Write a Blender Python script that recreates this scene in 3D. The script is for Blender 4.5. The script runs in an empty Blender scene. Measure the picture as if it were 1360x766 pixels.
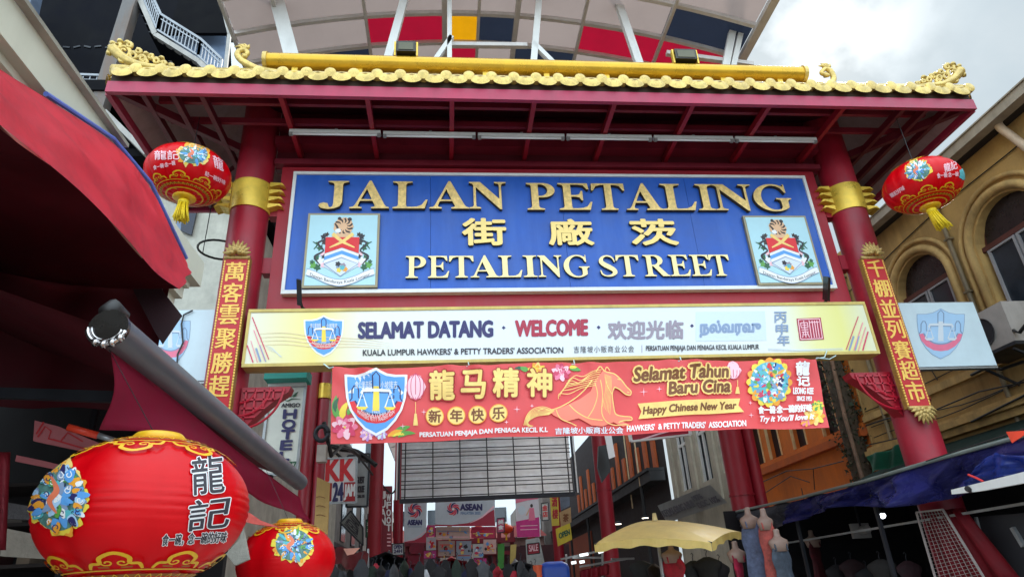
import bpy, bmesh, math, random
from mathutils import Vector, Matrix, noise
from mathutils.geometry import tessellate_polygon

rnd = random.Random(7)
scn = bpy.context.scene
COL = scn.collection
R_ = math.radians

# ---------------------------------------------------------------- camera
F = 868.0                                   # focal length in photo pixels (1360 x 766)
ROT = Matrix(((0.99474009, -0.00970048, 0.10197086),
              (-0.08805194, 0.42765743, 0.89964214),
              (-0.05233555, -0.90388883, 0.42455385)))
CAMP = Vector((0, 0, 1.6))
cam = bpy.data.cameras.new('camera')
cam.sensor_width = 36.0
cam.lens = 36.0 * F / 1360.0
cam.clip_start = 0.05
cam.clip_end = 2000
camo = bpy.data.objects.new('camera', cam)
COL.objects.link(camo)
r, d_, f_ = ROT.col[0], ROT.col[1], ROT.col[2]
mw = Matrix((r, -d_, -f_)).transposed().to_4x4()
mw.translation = CAMP
camo.matrix_world = mw
scn.camera = camo

# ---------------------------------------------------------------- sky, sun, exposure
SUN = Vector((0.49, 0.59, 0.65)).normalized()
world = bpy.data.worlds.new('World')
scn.world = world
world.use_nodes = True
nt = world.node_tree
nt.nodes.clear()
def N(t, **k):
    n = nt.nodes.new(t)
    for a, b in k.items():
        if a.startswith('i_'):
            n.inputs[int(a[2:])].default_value = b
        else:
            setattr(n, a, b)
    return n
L = lambda a, b: nt.links.new(a, b)
out = N('ShaderNodeOutputWorld')
bg = N('ShaderNodeBackground'); bg.inputs['Strength'].default_value = 0.1
sky = N('ShaderNodeTexSky', sky_type='NISHITA', sun_disc=False)
sky.sun_elevation = math.asin(SUN.z)
sky.sun_rotation = math.atan2(SUN.x, SUN.y)
sky.air_density = 1.2; sky.dust_density = 2.5
tc = N('ShaderNodeTexCoord')
mp = N('ShaderNodeMapping'); mp.inputs['Scale'].default_value = (1.0, 1.0, 1.7)
nz = N('ShaderNodeTexNoise'); nz.inputs['Scale'].default_value = 2.3; nz.inputs['Detail'].default_value = 7; nz.inputs['Roughness'].default_value = 0.55
L(tc.outputs['Generated'], mp.inputs[0]); L(mp.outputs[0], nz.inputs['Vector'])
cr = N('ShaderNodeValToRGB')
cr.color_ramp.elements[0].position = 0.36; cr.color_ramp.elements[0].color = (3.2, 4.1, 4.7, 1)
cr.color_ramp.elements[1].position = 0.66; cr.color_ramp.elements[1].color = (4.8, 5.4, 5.75, 1)
L(nz.outputs['Fac'], cr.inputs[0])
mix = N('ShaderNodeMixRGB'); mix.inputs['Fac'].default_value = 0.95
L(sky.outputs[0], mix.inputs[1]); L(cr.outputs[0], mix.inputs[2])
# thin bright patch of cloud where the sun is hidden
dot = N('ShaderNodeVectorMath', operation='DOT_PRODUCT'); dot.inputs[1].default_value = SUN
L(tc.outputs['Generated'], dot.inputs[0])
mx = N('ShaderNodeMath', operation='MAXIMUM'); mx.inputs[1].default_value = 0
L(dot.outputs['Value'], mx.inputs[0])
pw = N('ShaderNodeMath', operation='POWER'); pw.inputs[1].default_value = 160
L(mx.outputs[0], pw.inputs[0])
pm = N('ShaderNodeMath', operation='MULTIPLY'); L(pw.outputs[0], pm.inputs[0])
nz2 = N('ShaderNodeTexNoise'); nz2.inputs['Scale'].default_value = 9; nz2.inputs['Detail'].default_value = 5
L(tc.outputs['Generated'], nz2.inputs['Vector'])
nr = N('ShaderNodeMapRange'); nr.inputs[1].default_value = 0.42; nr.inputs[2].default_value = 0.62; nr.inputs[3].default_value = 0.1; nr.inputs[4].default_value = 5
L(nz2.outputs['Fac'], nr.inputs[0]); L(nr.outputs[0], pm.inputs[1])
add = N('ShaderNodeMixRGB', blend_type='ADD'); add.inputs['Fac'].default_value = 1
cmb = N('ShaderNodeCombineXYZ')
for i in range(3): L(pm.outputs[0], cmb.inputs[i])
L(mix.outputs[0], add.inputs[1]); L(cmb.outputs[0], add.inputs[2])
# sky out of view, behind the camera and overhead, boosted to light the front
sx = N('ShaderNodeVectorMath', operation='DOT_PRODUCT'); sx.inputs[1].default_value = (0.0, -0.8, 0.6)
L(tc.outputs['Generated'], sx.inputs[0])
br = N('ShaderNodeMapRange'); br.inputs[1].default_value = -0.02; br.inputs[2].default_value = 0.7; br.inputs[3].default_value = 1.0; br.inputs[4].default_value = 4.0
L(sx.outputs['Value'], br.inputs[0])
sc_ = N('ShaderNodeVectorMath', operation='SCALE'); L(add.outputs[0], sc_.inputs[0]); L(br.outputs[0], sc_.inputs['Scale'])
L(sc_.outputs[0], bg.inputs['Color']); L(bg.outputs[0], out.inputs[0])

sl = bpy.data.lights.new('sun', 'SUN')
sl.energy = 1.5; sl.angle = R_(10); sl.color = (1.0, 0.95, 0.87)
so = bpy.data.objects.new('sun', sl); COL.objects.link(so)
so.rotation_euler = SUN.to_track_quat('Z', 'Y').to_euler()

scn.view_settings.view_transform = 'Standard'
try: scn.view_settings.look = 'None'
except Exception: pass
scn.view_settings.exposure = 0.5
scn.view_settings.gamma = 1.0
scn.view_settings.use_curve_mapping = False
scn.render.engine = 'CYCLES'
scn.cycles.max_bounces = 8
scn.cycles.use_denoising = True

# ---------------------------------------------------------------- photo pixel -> place
def ray(px, py): return ROT @ Vector((px - 680.0, py - 383.0, F))
def on_x(px, py, x): d = ray(px, py); return CAMP + d * ((x - CAMP.x) / d.x)
def on_y(px, py, y): d = ray(px, py); return CAMP + d * ((y - CAMP.y) / d.y)
def on_z(px, py, z): d = ray(px, py); return CAMP + d * ((z - CAMP.z) / d.z)
def at_d(px, py, dist): return CAMP + ray(px, py) * (dist / F)

# ---------------------------------------------------------------- materials
def lin(c): 
    c = c / 255.0
    return c / 12.92 if c <= 0.04045 else ((c + 0.055) / 1.055) ** 2.4
MATS = {}
def mat(name, rgb, rough=0.6, metal=0.0, var=0.18, scale=3.0, bump=0.0, bscale=40.0, emit=0.0, trans=0.0,
        streak=0.0, sscale=2.4, spec=0.5, dirt=None, dirtamt=0.0, sheen=0.0):
    if name in MATS: return MATS[name]
    m = bpy.data.materials.new(name); m.use_nodes = True
    t = m.node_tree; nd = t.nodes; bs = nd['Principled BSDF']
    col = (lin(rgb[0]), lin(rgb[1]), lin(rgb[2]), 1)
    bs.inputs['Base Color'].default_value = col
    bs.inputs['Roughness'].default_value = rough
    bs.inputs['Metallic'].default_value = metal
    bs.inputs['Specular IOR Level'].default_value = spec
    tcn = nd.new('ShaderNodeTexCoord')
    cur = None
    if var > 0:
        n1 = nd.new('ShaderNodeTexNoise'); n1.inputs['Scale'].default_value = scale; n1.inputs['Detail'].default_value = 5
        n1.inputs['Roughness'].default_value = 0.65
        t.links.new(tcn.outputs['Object'], n1.inputs['Vector'])
        mr = nd.new('ShaderNodeMapRange'); mr.inputs[1].default_value = 0.3; mr.inputs[2].default_value = 0.7
        mr.inputs[3].default_value = 1 - var; mr.inputs[4].default_value = 1 + var
        t.links.new(n1.outputs['Fac'], mr.inputs[0])
        vm = nd.new('ShaderNodeVectorMath'); vm.operation = 'SCALE'; vm.inputs[0].default_value = col[:3]
        t.links.new(mr.outputs[0], vm.inputs['Scale']); cur = vm.outputs[0]
        rr = nd.new('ShaderNodeMapRange'); rr.inputs[1].default_value = 0.3; rr.inputs[2].default_value = 0.7
        rr.inputs[3].default_value = max(0.02, rough - 0.1); rr.inputs[4].default_value = min(1, rough + 0.1)
        t.links.new(n1.outputs['Fac'], rr.inputs[0]); t.links.new(rr.outputs[0], bs.inputs['Roughness'])
    if streak > 0 or dirt:
        mpn = nd.new('ShaderNodeMapping'); mpn.inputs['Scale'].default_value = (sscale, sscale, sscale*.14)
        t.links.new(tcn.outputs['Object'], mpn.inputs[0])
        n2 = nd.new('ShaderNodeTexNoise'); n2.inputs['Scale'].default_value = 1.3; n2.inputs['Detail'].default_value = 9
        n2.inputs['Roughness'].default_value = 0.7
        t.links.new(mpn.outputs[0], n2.inputs['Vector'])
        m2 = nd.new('ShaderNodeMapRange'); m2.inputs[1].default_value = 0.45; m2.inputs[2].default_value = 0.75
        m2.inputs[3].default_value = 0.0; m2.inputs[4].default_value = max(streak, dirtamt)*.9
        t.links.new(n2.outputs['Fac'], m2.inputs[0])
        mixn = nd.new('ShaderNodeMixRGB')
        dc = dirt or (50, 42, 38)
        mixn.inputs[2].default_value = (lin(dc[0]), lin(dc[1]), lin(dc[2]), 1)
        mixn.inputs[1].default_value = col
        if cur: t.links.new(cur, mixn.inputs[1])
        t.links.new(m2.outputs[0], mixn.inputs[0]); cur = mixn.outputs[0]
    if cur: t.links.new(cur, bs.inputs['Base Color'])
    if bump > 0:
        nb = nd.new('ShaderNodeTexNoise'); nb.inputs['Scale'].default_value = bscale; nb.inputs['Detail'].default_value = 4
        t.links.new(tcn.outputs['Object'], nb.inputs['Vector'])
        b = nd.new('ShaderNodeBump'); b.inputs['Strength'].default_value = bump; b.inputs['Distance'].default_value = 0.02
        t.links.new(nb.outputs['Fac'], b.inputs['Height']); t.links.new(b.outputs[0], bs.inputs['Normal'])
    if sheen: bs.inputs['Sheen Weight'].default_value = sheen
    if emit > 0:
        bs.inputs['Emission Color'].default_value = col; bs.inputs['Emission Strength'].default_value = emit
    if trans > 0:
        tr = nd.new('ShaderNodeBsdfTranslucent'); tr.inputs['Color'].default_value = col
        if cur: t.links.new(cur, tr.inputs['Color'])
        ms = nd.new('ShaderNodeMixShader'); ms.inputs[0].default_value = trans
        t.links.new(bs.outputs[0], ms.inputs[1]); t.links.new(tr.outputs[0], ms.inputs[2])
        o = nd['Material Output']; t.links.new(ms.outputs[0], o.inputs['Surface'])
    MATS[name] = m
    return m

# ---------------------------------------------------------------- objects
LOC = {}
def tag(o, label=None, cat=None, group=None, kind=None):
    if label: o['label'] = label
    if cat: o['category'] = cat
    if group: o['group'] = group
    if kind: o['kind'] = kind
    return o
def thing(name, label, cat, loc, group=None):
    o = bpy.data.objects.new(name, None); COL.objects.link(o)
    o.empty_display_size = 0.2
    o.location = Vector(loc); LOC[o] = Vector(loc)
    return tag(o, label, cat, group)
def link(name, me, parent=None, m=None, smooth=False):
    o = bpy.data.objects.new(name, me); COL.objects.link(o)
    if m is not None:
        for q in (m if isinstance(m, (list, tuple)) else [m]): me.materials.append(q)
    if smooth:
        for p in me.polygons: p.use_smooth = True
    if parent is not None:
        base = LOC.get(parent, Vector((0, 0, 0)))
        me.transform(Matrix.Translation(-base))
        o.parent = parent; LOC[o] = base
    else:
        LOC[o] = Vector((0, 0, 0))
    return o
def rebase(o, loc):                           # give a one-mesh thing its origin at its base
    loc = Vector(loc); o.data.transform(Matrix.Translation(-loc)); o.location = loc; LOC[o] = loc; return o
def copy_tree(o, parent=None):
    c = o.copy(); COL.objects.link(c); LOC[c] = LOC.get(o, Vector())
    if parent: c.parent = parent
    for ch in list(o.children): copy_tree(ch, c)
    return c

class MB:
    def __init__(s): s.bm = bmesh.new(); s.mi = 0
    def face(s, vs):
        try:
            f = s.bm.faces.new(vs); f.material_index = s.mi; return f
        except ValueError: return None
    def quad(s, a, b, c, d): return s.face([s.bm.verts.new(Vector(p)) for p in (a, b, c, d)])
    def box(s, lo, hi):
        x0, y0, z0 = lo; x1, y1, z1 = hi
        v = [s.bm.verts.new(p) for p in ((x0,y0,z0),(x1,y0,z0),(x1,y1,z0),(x0,y1,z0),(x0,y0,z1),(x1,y0,z1),(x1,y1,z1),(x0,y1,z1))]
        for q in ((3,2,1,0),(4,5,6,7),(0,1,5,4),(1,2,6,5),(2,3,7,6),(3,0,4,7)): s.face([v[i] for i in q])
        return s
    def obox(s, c, ax, ay, az):                # centre and three half-axis vectors
        c = Vector(c); ax = Vector(ax); ay = Vector(ay); az = Vector(az)
        v = [s.bm.verts.new(c + ax*i + ay*j + az*k) for i, j, k in ((-1,-1,-1),(1,-1,-1),(1,1,-1),(-1,1,-1),(-1,-1,1),(1,-1,1),(1,1,1),(-1,1,1))]
        for q in ((3,2,1,0),(4,5,6,7),(0,1,5,4),(1,2,6,5),(2,3,7,6),(3,0,4,7)): s.face([v[i] for i in q])
        return s
    def bar(s, p, q, w, h=None, up=(0, 0, 1)):
        p = Vector(p); q = Vector(q); h = h or w; d = q - p
        if d.length < 1e-6: return s
        dn = d.normalized(); u = Vector(up)
        if abs(dn.dot(u)) > 0.97: u = Vector((0, 1, 0))
        a = dn.cross(u).normalized(); b = a.cross(dn)
        return s.obox((p + q) / 2, d / 2, a * w / 2, b * h / 2)
    def tube(s, pts, rad, seg=10, cap=True):
        pts = [Vector(p) for p in pts]; n = len(pts)
        rr = rad if isinstance(rad, (list, tuple)) else [rad] * n
        rings = []; prev = None
        for i, p in enumerate(pts):
            t = (pts[min(i+1, n-1)] - pts[max(i-1, 0)])
            if t.length < 1e-9: t = Vector((0, 0, 1))
            t.normalize()
            if prev is None:
                a = t.cross(Vector((0, 0, 1)))
                if a.length < 0.05: a = t.cross(Vector((0, 1, 0)))
                a.normalize()
            else:
                a = (prev - t * prev.dot(t))
                if a.length < 1e-6: a = t.cross(Vector((0.3, 1, 0.2)))
                a.normalize()
            prev = a; b = t.cross(a)
            rings.append([s.bm.verts.new(p + (a * math.cos(2*math.pi*k/seg) + b * math.sin(2*math.pi*k/seg)) * rr[i]) for k in range(seg)])
        for i in range(n - 1):
            for k in range(seg):
                s.face([rings[i][k], rings[i][(k+1) % seg], rings[i+1][(k+1) % seg], rings[i+1][k]])
        if cap:
            s.face(rings[0][::-1]); s.face(rings[-1])
        return s
    def lathe(s, c, prof, seg=24, sx=1.0, sy=1.0, cap=True):      # prof: (radius, z) upward
        c = Vector(c); rings = []
        for (ra, z) in prof:
            rings.append([s.bm.verts.new(c + Vector((math.cos(2*math.pi*k/seg)*ra*sx, math.sin(2*math.pi*k/seg)*ra*sy, z))) for k in range(seg)])
        for i in range(len(rings) - 1):
            for k in range(seg):
                s.face([rings[i][k], rings[i][(k+1) % seg], rings[i+1][(k+1) % seg], rings[i+1][k]])
        if cap: s.face(rings[0][::-1]); s.face(rings[-1])
        return s
    def prism(s, pts, d):                      # planar outline pushed along the vector d
        pts = [Vector(p) for p in pts]; d = Vector(d)
        a = [s.bm.verts.new(p) for p in pts]; b = [s.bm.verts.new(p + d) for p in pts]
        n = len(pts)
        for tri in tessellate_polygon([pts]):
            s.face([a[i] for i in tri]); s.face([b[i] for i in tri][::-1])
        for i in range(n): s.face([a[i], a[(i+1) % n], b[(i+1) % n], b[i]])
        return s
    def grid(s, fn, nu, nv):
        g = [[s.bm.verts.new(fn(i/nu, j/nv)) for j in range(nv+1)] for i in range(nu+1)]
        for i in range(nu):
            for j in range(nv): s.face([g[i][j], g[i+1][j], g[i+1][j+1], g[i][j+1]])
        return s
    def build(s, name, m=None, parent=None, smooth=False, bevel=0.0, thick=0.0):
        if bevel > 0:
            bmesh.ops.bevel(s.bm, geom=[e for e in s.bm.edges if e.calc_face_angle(0) > 0.6], offset=bevel, segments=1, affect='EDGES', profile=0.5)
        if thick > 0:
            r_ = bmesh.ops.solidify(s.bm, geom=s.bm.faces[:], thickness=thick)
        bmesh.ops.recalc_face_normals(s.bm, faces=s.bm.faces[:])
        me = bpy.data.meshes.new(name); s.bm.to_mesh(me); s.bm.free()
        return link(name, me, parent, m, smooth)

def smooth_by_angle(o, ang=35):
    bm = bmesh.new(); bm.from_mesh(o.data)
    for e in bm.edges: e.smooth = e.calc_face_angle(0) < R_(ang)
    for f in bm.faces: f.smooth = True
    bm.to_mesh(o.data); bm.free(); return o

def crom(pts, n=8, closed=False):
    P = [Vector(p) for p in pts]; m = len(P); o = []
    rng = range(m if closed else m - 1)
    for i in rng:
        if closed: a, b, c, d = P[(i-1) % m], P[i], P[(i+1) % m], P[(i+2) % m]
        else: a, b, c, d = P[max(i-1, 0)], P[i], P[i+1], P[min(i+2, m-1)]
        for k in range(n):
            t = k / n
            o.append(0.5 * ((2*b) + (c-a)*t + (2*a-5*b+4*c-d)*t*t + (3*b-a-3*c+d)*t*t*t))
    if not closed: o.append(P[-1])
    return o

# ---------------------------------------------------------------- lettering
GC = {}
def glyphs(body, shear=0.0, extrude=0.0, space=1.0):
    key = (body, shear, extrude > 0, space)
    if key in GC: return GC[key]
    cu = bpy.data.curves.new('lettering_curve', 'FONT'); cu.body = body; cu.shear = shear; cu.size = 1.0
    cu.space_character = space
    cu.resolution_u = 3
    if extrude > 0: cu.extrude = 0.5
    else: cu.fill_mode = 'FRONT' if hasattr(cu, 'fill_mode') else cu.fill_mode
    o = bpy.data.objects.new('lettering_curve', cu); COL.objects.link(o)
    bpy.context.view_layer.update()
    me = bpy.data.meshes.new_from_object(o.evaluated_get(bpy.context.evaluated_depsgraph_get()))
    V = [v.co.copy() for v in me.vertices]; Fc = [tuple(p.vertices) for p in me.polygons]
    bpy.data.objects.remove(o); bpy.data.curves.remove(cu); bpy.data.meshes.remove(me)
    x0 = min(v.x for v in V); x1 = max(v.x for v in V); y0 = min(v.y for v in V); y1 = max(v.y for v in V)
    V = [Vector(((v.x-x0)/max(x1-x0, 1e-6), 1-(v.y-y0)/max(y1-y0, 1e-6), 1.0 if v.z > 0 else 0.0)) for v in V]
    GC[key] = (V, Fc); return GC[key]

def rectq(x0, y0, x1, y1): return ((x0, y0), (x1, y0), (x1, y1), (x0, y1))
def bil(q, u, v):
    a, b, c, d = q
    return ((a[0]*(1-u)+b[0]*u)*(1-v)+(d[0]*(1-u)+c[0]*u)*v, (a[1]*(1-u)+b[1]*u)*(1-v)+(d[1]*(1-u)+c[1]*u)*v)

class Art:
    """flat artwork (lettering, emblems) laid on a real surface; M maps a photo point to that surface"""
    def __init__(s, M, quad=None): s.M = M; s.q = quad; s.bm = bmesh.new(); s.mats = []; s.n = 0
    def mi(s, m):
        if m not in s.mats: s.mats.append(m)
        return s.mats.index(m)
    def P(s, u, v, off):
        if s.q: u, v = bil(s.q, u, v)
        return Vector((u, v, off*1000.0))
    def o(s, off):
        s.n += 1
        return off + s.n * 0.00004
    def poly(s, pts, m, off=0.004):
        off = s.o(off); pts = [Vector((p[0], p[1], 0)) for p in pts]
        vs = [s.bm.verts.new(s.P(p.x, p.y, off)) for p in pts]; i = s.mi(m)
        for t in tessellate_polygon([pts]):
            try: f = s.bm.faces.new([vs[k] for k in t]); f.material_index = i
            except ValueError: pass
    def stroke(s, pts, w, m, off=0.006, closed=False, n=6, asp=1.0):
        off = s.o(off); ctrl = [Vector((p[0], p[1], 0)) for p in pts]
        C = crom(ctrl, n, closed) if n > 1 else ctrl
        k = len(C); i = s.mi(m); prev = None; first = None
        for j, p in enumerate(C):
            a = C[(j-1) % k] if closed else C[max(j-1, 0)]; b = C[(j+1) % k] if closed else C[min(j+1, k-1)]
            t = b - a; t.y *= asp
            t = t.normalized() if t.length > 1e-9 else Vector((1, 0, 0))
            if isinstance(w, (list, tuple)):
                f = j/(k-1)*(len(w)-1); q = min(int(f), len(w)-2); ww = w[q]*(1-(f-q))+w[q+1]*(f-q)
            else: ww = w
            nx, ny = -t.y*ww/2, t.x*ww/2/asp
            pr = (s.bm.verts.new(s.P(p.x+nx, p.y+ny, off)), s.bm.verts.new(s.P(p.x-nx, p.y-ny, off)))
            if prev:
                f = s.bm.faces.new((prev[0], prev[1], pr[1], pr[0])); f.material_index = i
            else: first = pr
            prev = pr
        if closed:
            f = s.bm.faces.new((prev[0], prev[1], first[1], first[0])); f.material_index = i
    def disc(s, cx, cy, rx, ry, m, off=0.004, n=20, wob=0.0, k=5, rot=0.0):
        off = s.o(off); c = s.bm.verts.new(s.P(cx, cy, off)); vs = []
        ca, sa = math.cos(rot), math.sin(rot)
        for j in range(n):
            a = 2*math.pi*j/n; q = 1 + wob*math.cos(k*a)
            x, y = rx*q*math.cos(a), ry*q*math.sin(a)
            vs.append(s.bm.verts.new(s.P(cx+x*ca-y*sa, cy+x*sa+y*ca, off)))
        i = s.mi(m)
        for j in range(n):
            f = s.bm.faces.new((c, vs[j], vs[(j+1) % n])); f.material_index = i
    def text(s, body, q, m, off=0.008, bold=0.0, shear=0.0, arc=None, space=1.0):
        V, Fc = glyphs(body, shear, 0.0, space)
        if q is not None and not isinstance(q[0], (tuple, list)): q = rectq(*q)
        sh = [(0, 0)] if bold <= 0 else [(0, 0), (bold, 0), (-bold, 0), (0, bold), (0, -bold), (bold*.7, bold*.7), (-bold*.7, -bold*.7), (bold*.7, -bold*.7), (-bold*.7, bold*.7)]
        i = s.mi(m)
        for (dx, dy) in sh:
            of = s.o(off); vs = []
            for v in V:
                u, w = arc(v.x, v.y) if arc else bil(q, v.x, v.y)
                vs.append(s.bm.verts.new(s.P(u+dx, w+dy, of)))
            for f in Fc:
                try: g = s.bm.faces.new([vs[k] for k in f]); g.material_index = i
                except ValueError: pass
    def build(s, name, parent=None, cuts=0, maxlen=8.0):
        bmesh.ops.triangulate(s.bm, faces=[f for f in s.bm.faces if len(f.verts) > 4])
        for _ in range(cuts):
            es = [e for e in s.bm.edges if (e.verts[0].co.xy - e.verts[1].co.xy).length > maxlen]
            if not es: break
            bmesh.ops.subdivide_edges(s.bm, edges=es, cuts=1)
        bmesh.ops.triangulate(s.bm, faces=[f for f in s.bm.faces if len(f.verts) > 4])
        for v in s.bm.verts: v.co = s.M(v.co.x, v.co.y, v.co.z/1000.0)
        me = bpy.data.meshes.new(name); s.bm.to_mesh(me); s.bm.free()
        return link(name, me, parent, s.mats)

def plane_y(y): return lambda px, py, off: on_y(px, py, y - off)
def plane_x(x, sgn=-1): return lambda px, py, off: on_x(px, py, x + sgn * off)
# ================================================================ materials of the place
MAROON = mat('maroon_paint', (150, 20, 38), 0.45, var=0.12, scale=1.5, streak=0.35, dirt=(90, 30, 40), bump=0.05)
PINKRED = mat('sunbleached_red_paint', (158, 22, 44), 0.46, var=0.2, scale=2.2, streak=0.6, dirt=(112, 50, 62), bump=0.14, bscale=9)
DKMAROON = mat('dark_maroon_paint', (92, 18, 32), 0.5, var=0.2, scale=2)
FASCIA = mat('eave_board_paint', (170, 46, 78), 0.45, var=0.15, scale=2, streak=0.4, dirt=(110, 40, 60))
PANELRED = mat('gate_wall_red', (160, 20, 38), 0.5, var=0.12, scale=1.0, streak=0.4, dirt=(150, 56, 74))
DECKGREY = mat('soffit_board', (158, 134, 134), 0.85, var=0.15, scale=2, streak=0.4, dirt=(80, 60, 60))
GOLD = mat('gold_paint', (226, 190, 72), 0.32, metal=0.35, var=0.2, scale=4, bump=0.1, bscale=30)
GOLDTILE = mat('gold_tile_glaze', (212, 182, 100), 0.28, metal=0.25, var=0.3, scale=9, streak=0.55, dirt=(120, 92, 50), bump=0.15, bscale=25)
GOLDPIPE = mat('gold_pipe_paint', (206, 162, 44), 0.28, metal=0.5, var=0.12, scale=2, streak=0.3, dirt=(130, 100, 40))
BRASS = mat('weathered_gilt', (232, 198, 124), 0.4, metal=0.2, var=0.3, scale=14, streak=0.5, dirt=(130, 100, 60), bump=0.2)
BRIGHTGILT = mat('bright_gilt', (240, 220, 160), 0.4, metal=0.15, var=0.12, scale=14)
GILTSIDE = mat('dark_letter_side', (70, 56, 30), 0.6, var=0.2)
WHITEP = mat('white_paint', (225, 225, 222), 0.5, var=0.06, streak=0.25, dirt=(150, 145, 140))
WHITE = mat('white_print', (238, 236, 236), 0.5, var=0.03)
BLACK = mat('black_plastic', (22, 22, 24), 0.4, var=0.2)
STEEL = mat('galvanised_steel', (165, 168, 170), 0.4, metal=0.5, var=0.2, scale=6, streak=0.3, dirt=(110, 95, 80))
DKSTEEL = mat('dark_steel', (46, 48, 54), 0.45, metal=0.3, var=0.25, scale=5)
BLUE = mat('blue_signboard_paint', (20, 82, 176), 0.42, var=0.16, scale=1.2, streak=0.3, dirt=(84, 128, 208))
NAVY = mat('navy_print', (44, 40, 96), 0.5, var=0.03)
CRIMSON = mat('crimson_print', (168, 34, 62), 0.5, var=0.03)
INK = mat('black_print', (52, 48, 56), 0.6, var=0.05)
LGREY = mat('pale_grey_print', (214, 222, 230), 0.5, var=0.03)
MAUVE = mat('mauve_print', (150, 138, 152), 0.5, var=0.03)
SLATE = mat('slate_print', (132, 152, 184), 0.5, var=0.03)
SKYB = mat('sky_blue_print', (92, 158, 222), 0.5, var=0.05)
SKYB2 = mat('pale_blue_print', (170, 205, 236), 0.5, var=0.05)
REDP = mat('red_print', (222, 36, 44), 0.5, var=0.05)
PINKP = mat('pink_print', (236, 120, 150), 0.5, var=0.08)
DPINK = mat('deep_pink_print', (206, 58, 96), 0.5, var=0.08)
PALEPINK = mat('pale_pink_print', (246, 196, 206), 0.5, var=0.05)
YELP = mat('yellow_print', (240, 210, 70), 0.5, var=0.06)
ORANGEP = mat('orange_print', (240, 160, 50), 0.5, var=0.08)
GREENP = mat('green_print', (96, 160, 70), 0.5, var=0.1)
DGREENP = mat('dark_green_print', (40, 92, 60), 0.5, var=0.1)
TEALP = mat('teal_print', (90, 180, 190), 0.5, var=0.08)
PURPLEP = mat('lilac_print', (190, 140, 200), 0.5, var=0.08)
GOLDP = mat('gold_print', (246, 208, 120), 0.5, var=0.12, scale=12)
DGOLDP = mat('dark_gold_print', (150, 84, 26), 0.5, var=0.1)
DREDP = mat('dark_red_print', (176, 24, 34), 0.5, var=0.08)
BROWNP = mat('brown_print', (120, 66, 20), 0.5, var=0.08)
ZEB = mat('dark_brown_print', (60, 44, 40), 0.5, var=0.1)
FLESH = mat('peach_print', (226, 180, 140), 0.5, var=0.1)

# ================================================================ ground
g = MB(); g.quad((-200, -120, 0), (200, -120, 0), (200, 320, 0), (-200, 320, 0))
tag(g.build('ground', mat('asphalt', (66, 66, 68), 0.9, var=0.2, scale=1.5, bump=0.2)), kind='structure')
g = MB(); g.quad((-3.2, -30, .004), (7.3, -30, .004), (7.3, 110, .004), (-3.2, 110, .004))
tag(g.build('road', mat('street_paving', (168, 160, 152), 0.8, var=0.2, scale=3, bump=0.15)), kind='structure')
for (xa, xb) in ((-6.5, -3.2), (7.3, 10.5)):
    g = MB(); g.box((xa, -30, 0.0), (xb, 110, .12))
    tag(g.build('pavement', mat('pavement_slab', (120, 112, 106), 0.85, var=0.2, scale=3)), kind='structure')

# ================================================================ the gateway
GY = 9.1
gate = thing('gateway', 'tall maroon ceremonial street gateway with gold tiled roof on two round pillars', 'gateway', (1.95, GY, 0))
PX = (-3.04, 6.95)
for i, px_ in enumerate(PX):
    p = MB(); p.lathe((px_, GY, 0), [(.36, 0), (.36, .5), (.285, .55), (.285, 9.45)], 40)
    po = smooth_by_angle(p.build('pillar', PINKRED, gate))
    b = MB()
    zt, zb = (7.72, 7.22)
    b.lathe((px_, GY, 0), [(.29, zb), (.305, zb), (.305, zt), (.29, zt)], 40, cap=False)
    smooth_by_angle(b.build('gold_band', GOLD, po))
    for sgn in (-1, 1):
        fb = MB()
        for k in range(4):
            z = zb + .05 + k * .13
            pts = [(px_ + sgn*.29, GY-.12, z), (px_ + sgn*.44, GY-.12, z+.045), (px_ + sgn*.52, GY-.12, z+.02), (px_ + sgn*.47, GY-.12, z+.075), (px_ + sgn*.29, GY-.12, z+.085)]
            fb.prism(pts, (0, .24, 0))
        fb.build('band_fin', GOLD, po)
    # flanged collars where the pipe sections meet
    c = MB()
    c.lathe((px_, GY, 0), [(.287, 3.9), (.3, 3.9), (.3, 3.96), (.287, 3.96)], 40, cap=False)
    c.build('pipe_collar', PINKRED, po)
    # fretwork bracket on the inner side under the welcome board
    inn = 1 if i == 0 else -1
    q = MB(); ctr = Vector((px_ + inn*.95, GY-.1, 3.62))
    arc = [(px_ + inn*(.27+.62*k/12), GY-.17, 3.68+.60*k/12+.06*math.sin(math.pi*k/12)) for k in range(13)]
    q.prism([(px_ + inn*.27, GY-.17, 4.36)] + arc + [(px_+inn*.92, GY-.17, 4.36)], (0, .2, 0))
    bo = q.build('corner_bracket', mat('bracket_red', (150, 14, 34), 0.4, var=0.15, scale=4), gate)
    q = MB()
    for rr in (.2, .38, .56):
        pts = [(px_ + inn*(.27 + .0 + rr*math.cos(a)), GY-.185, 4.34 - rr*math.sin(a)) for a in [math.pi/2*k/10 for k in range(11)]]
        q.tube(pts, .016, 6)
    for k in range(5):
        q.bar((px_+inn*.3, GY-.185, 4.3-.12*k), (px_+inn*(.85-.12*k), GY-.185, 4.3-.12*k), .022)
        q.bar((px_+inn*(.34+.12*k), GY-.185, 4.32), (px_+inn*(.34+.12*k), GY-.185, 3.9+.09*k), .022)
    q.build('fretwork', mat('fret_red', (176, 24, 46), 0.4, var=0.1), bo)

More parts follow.
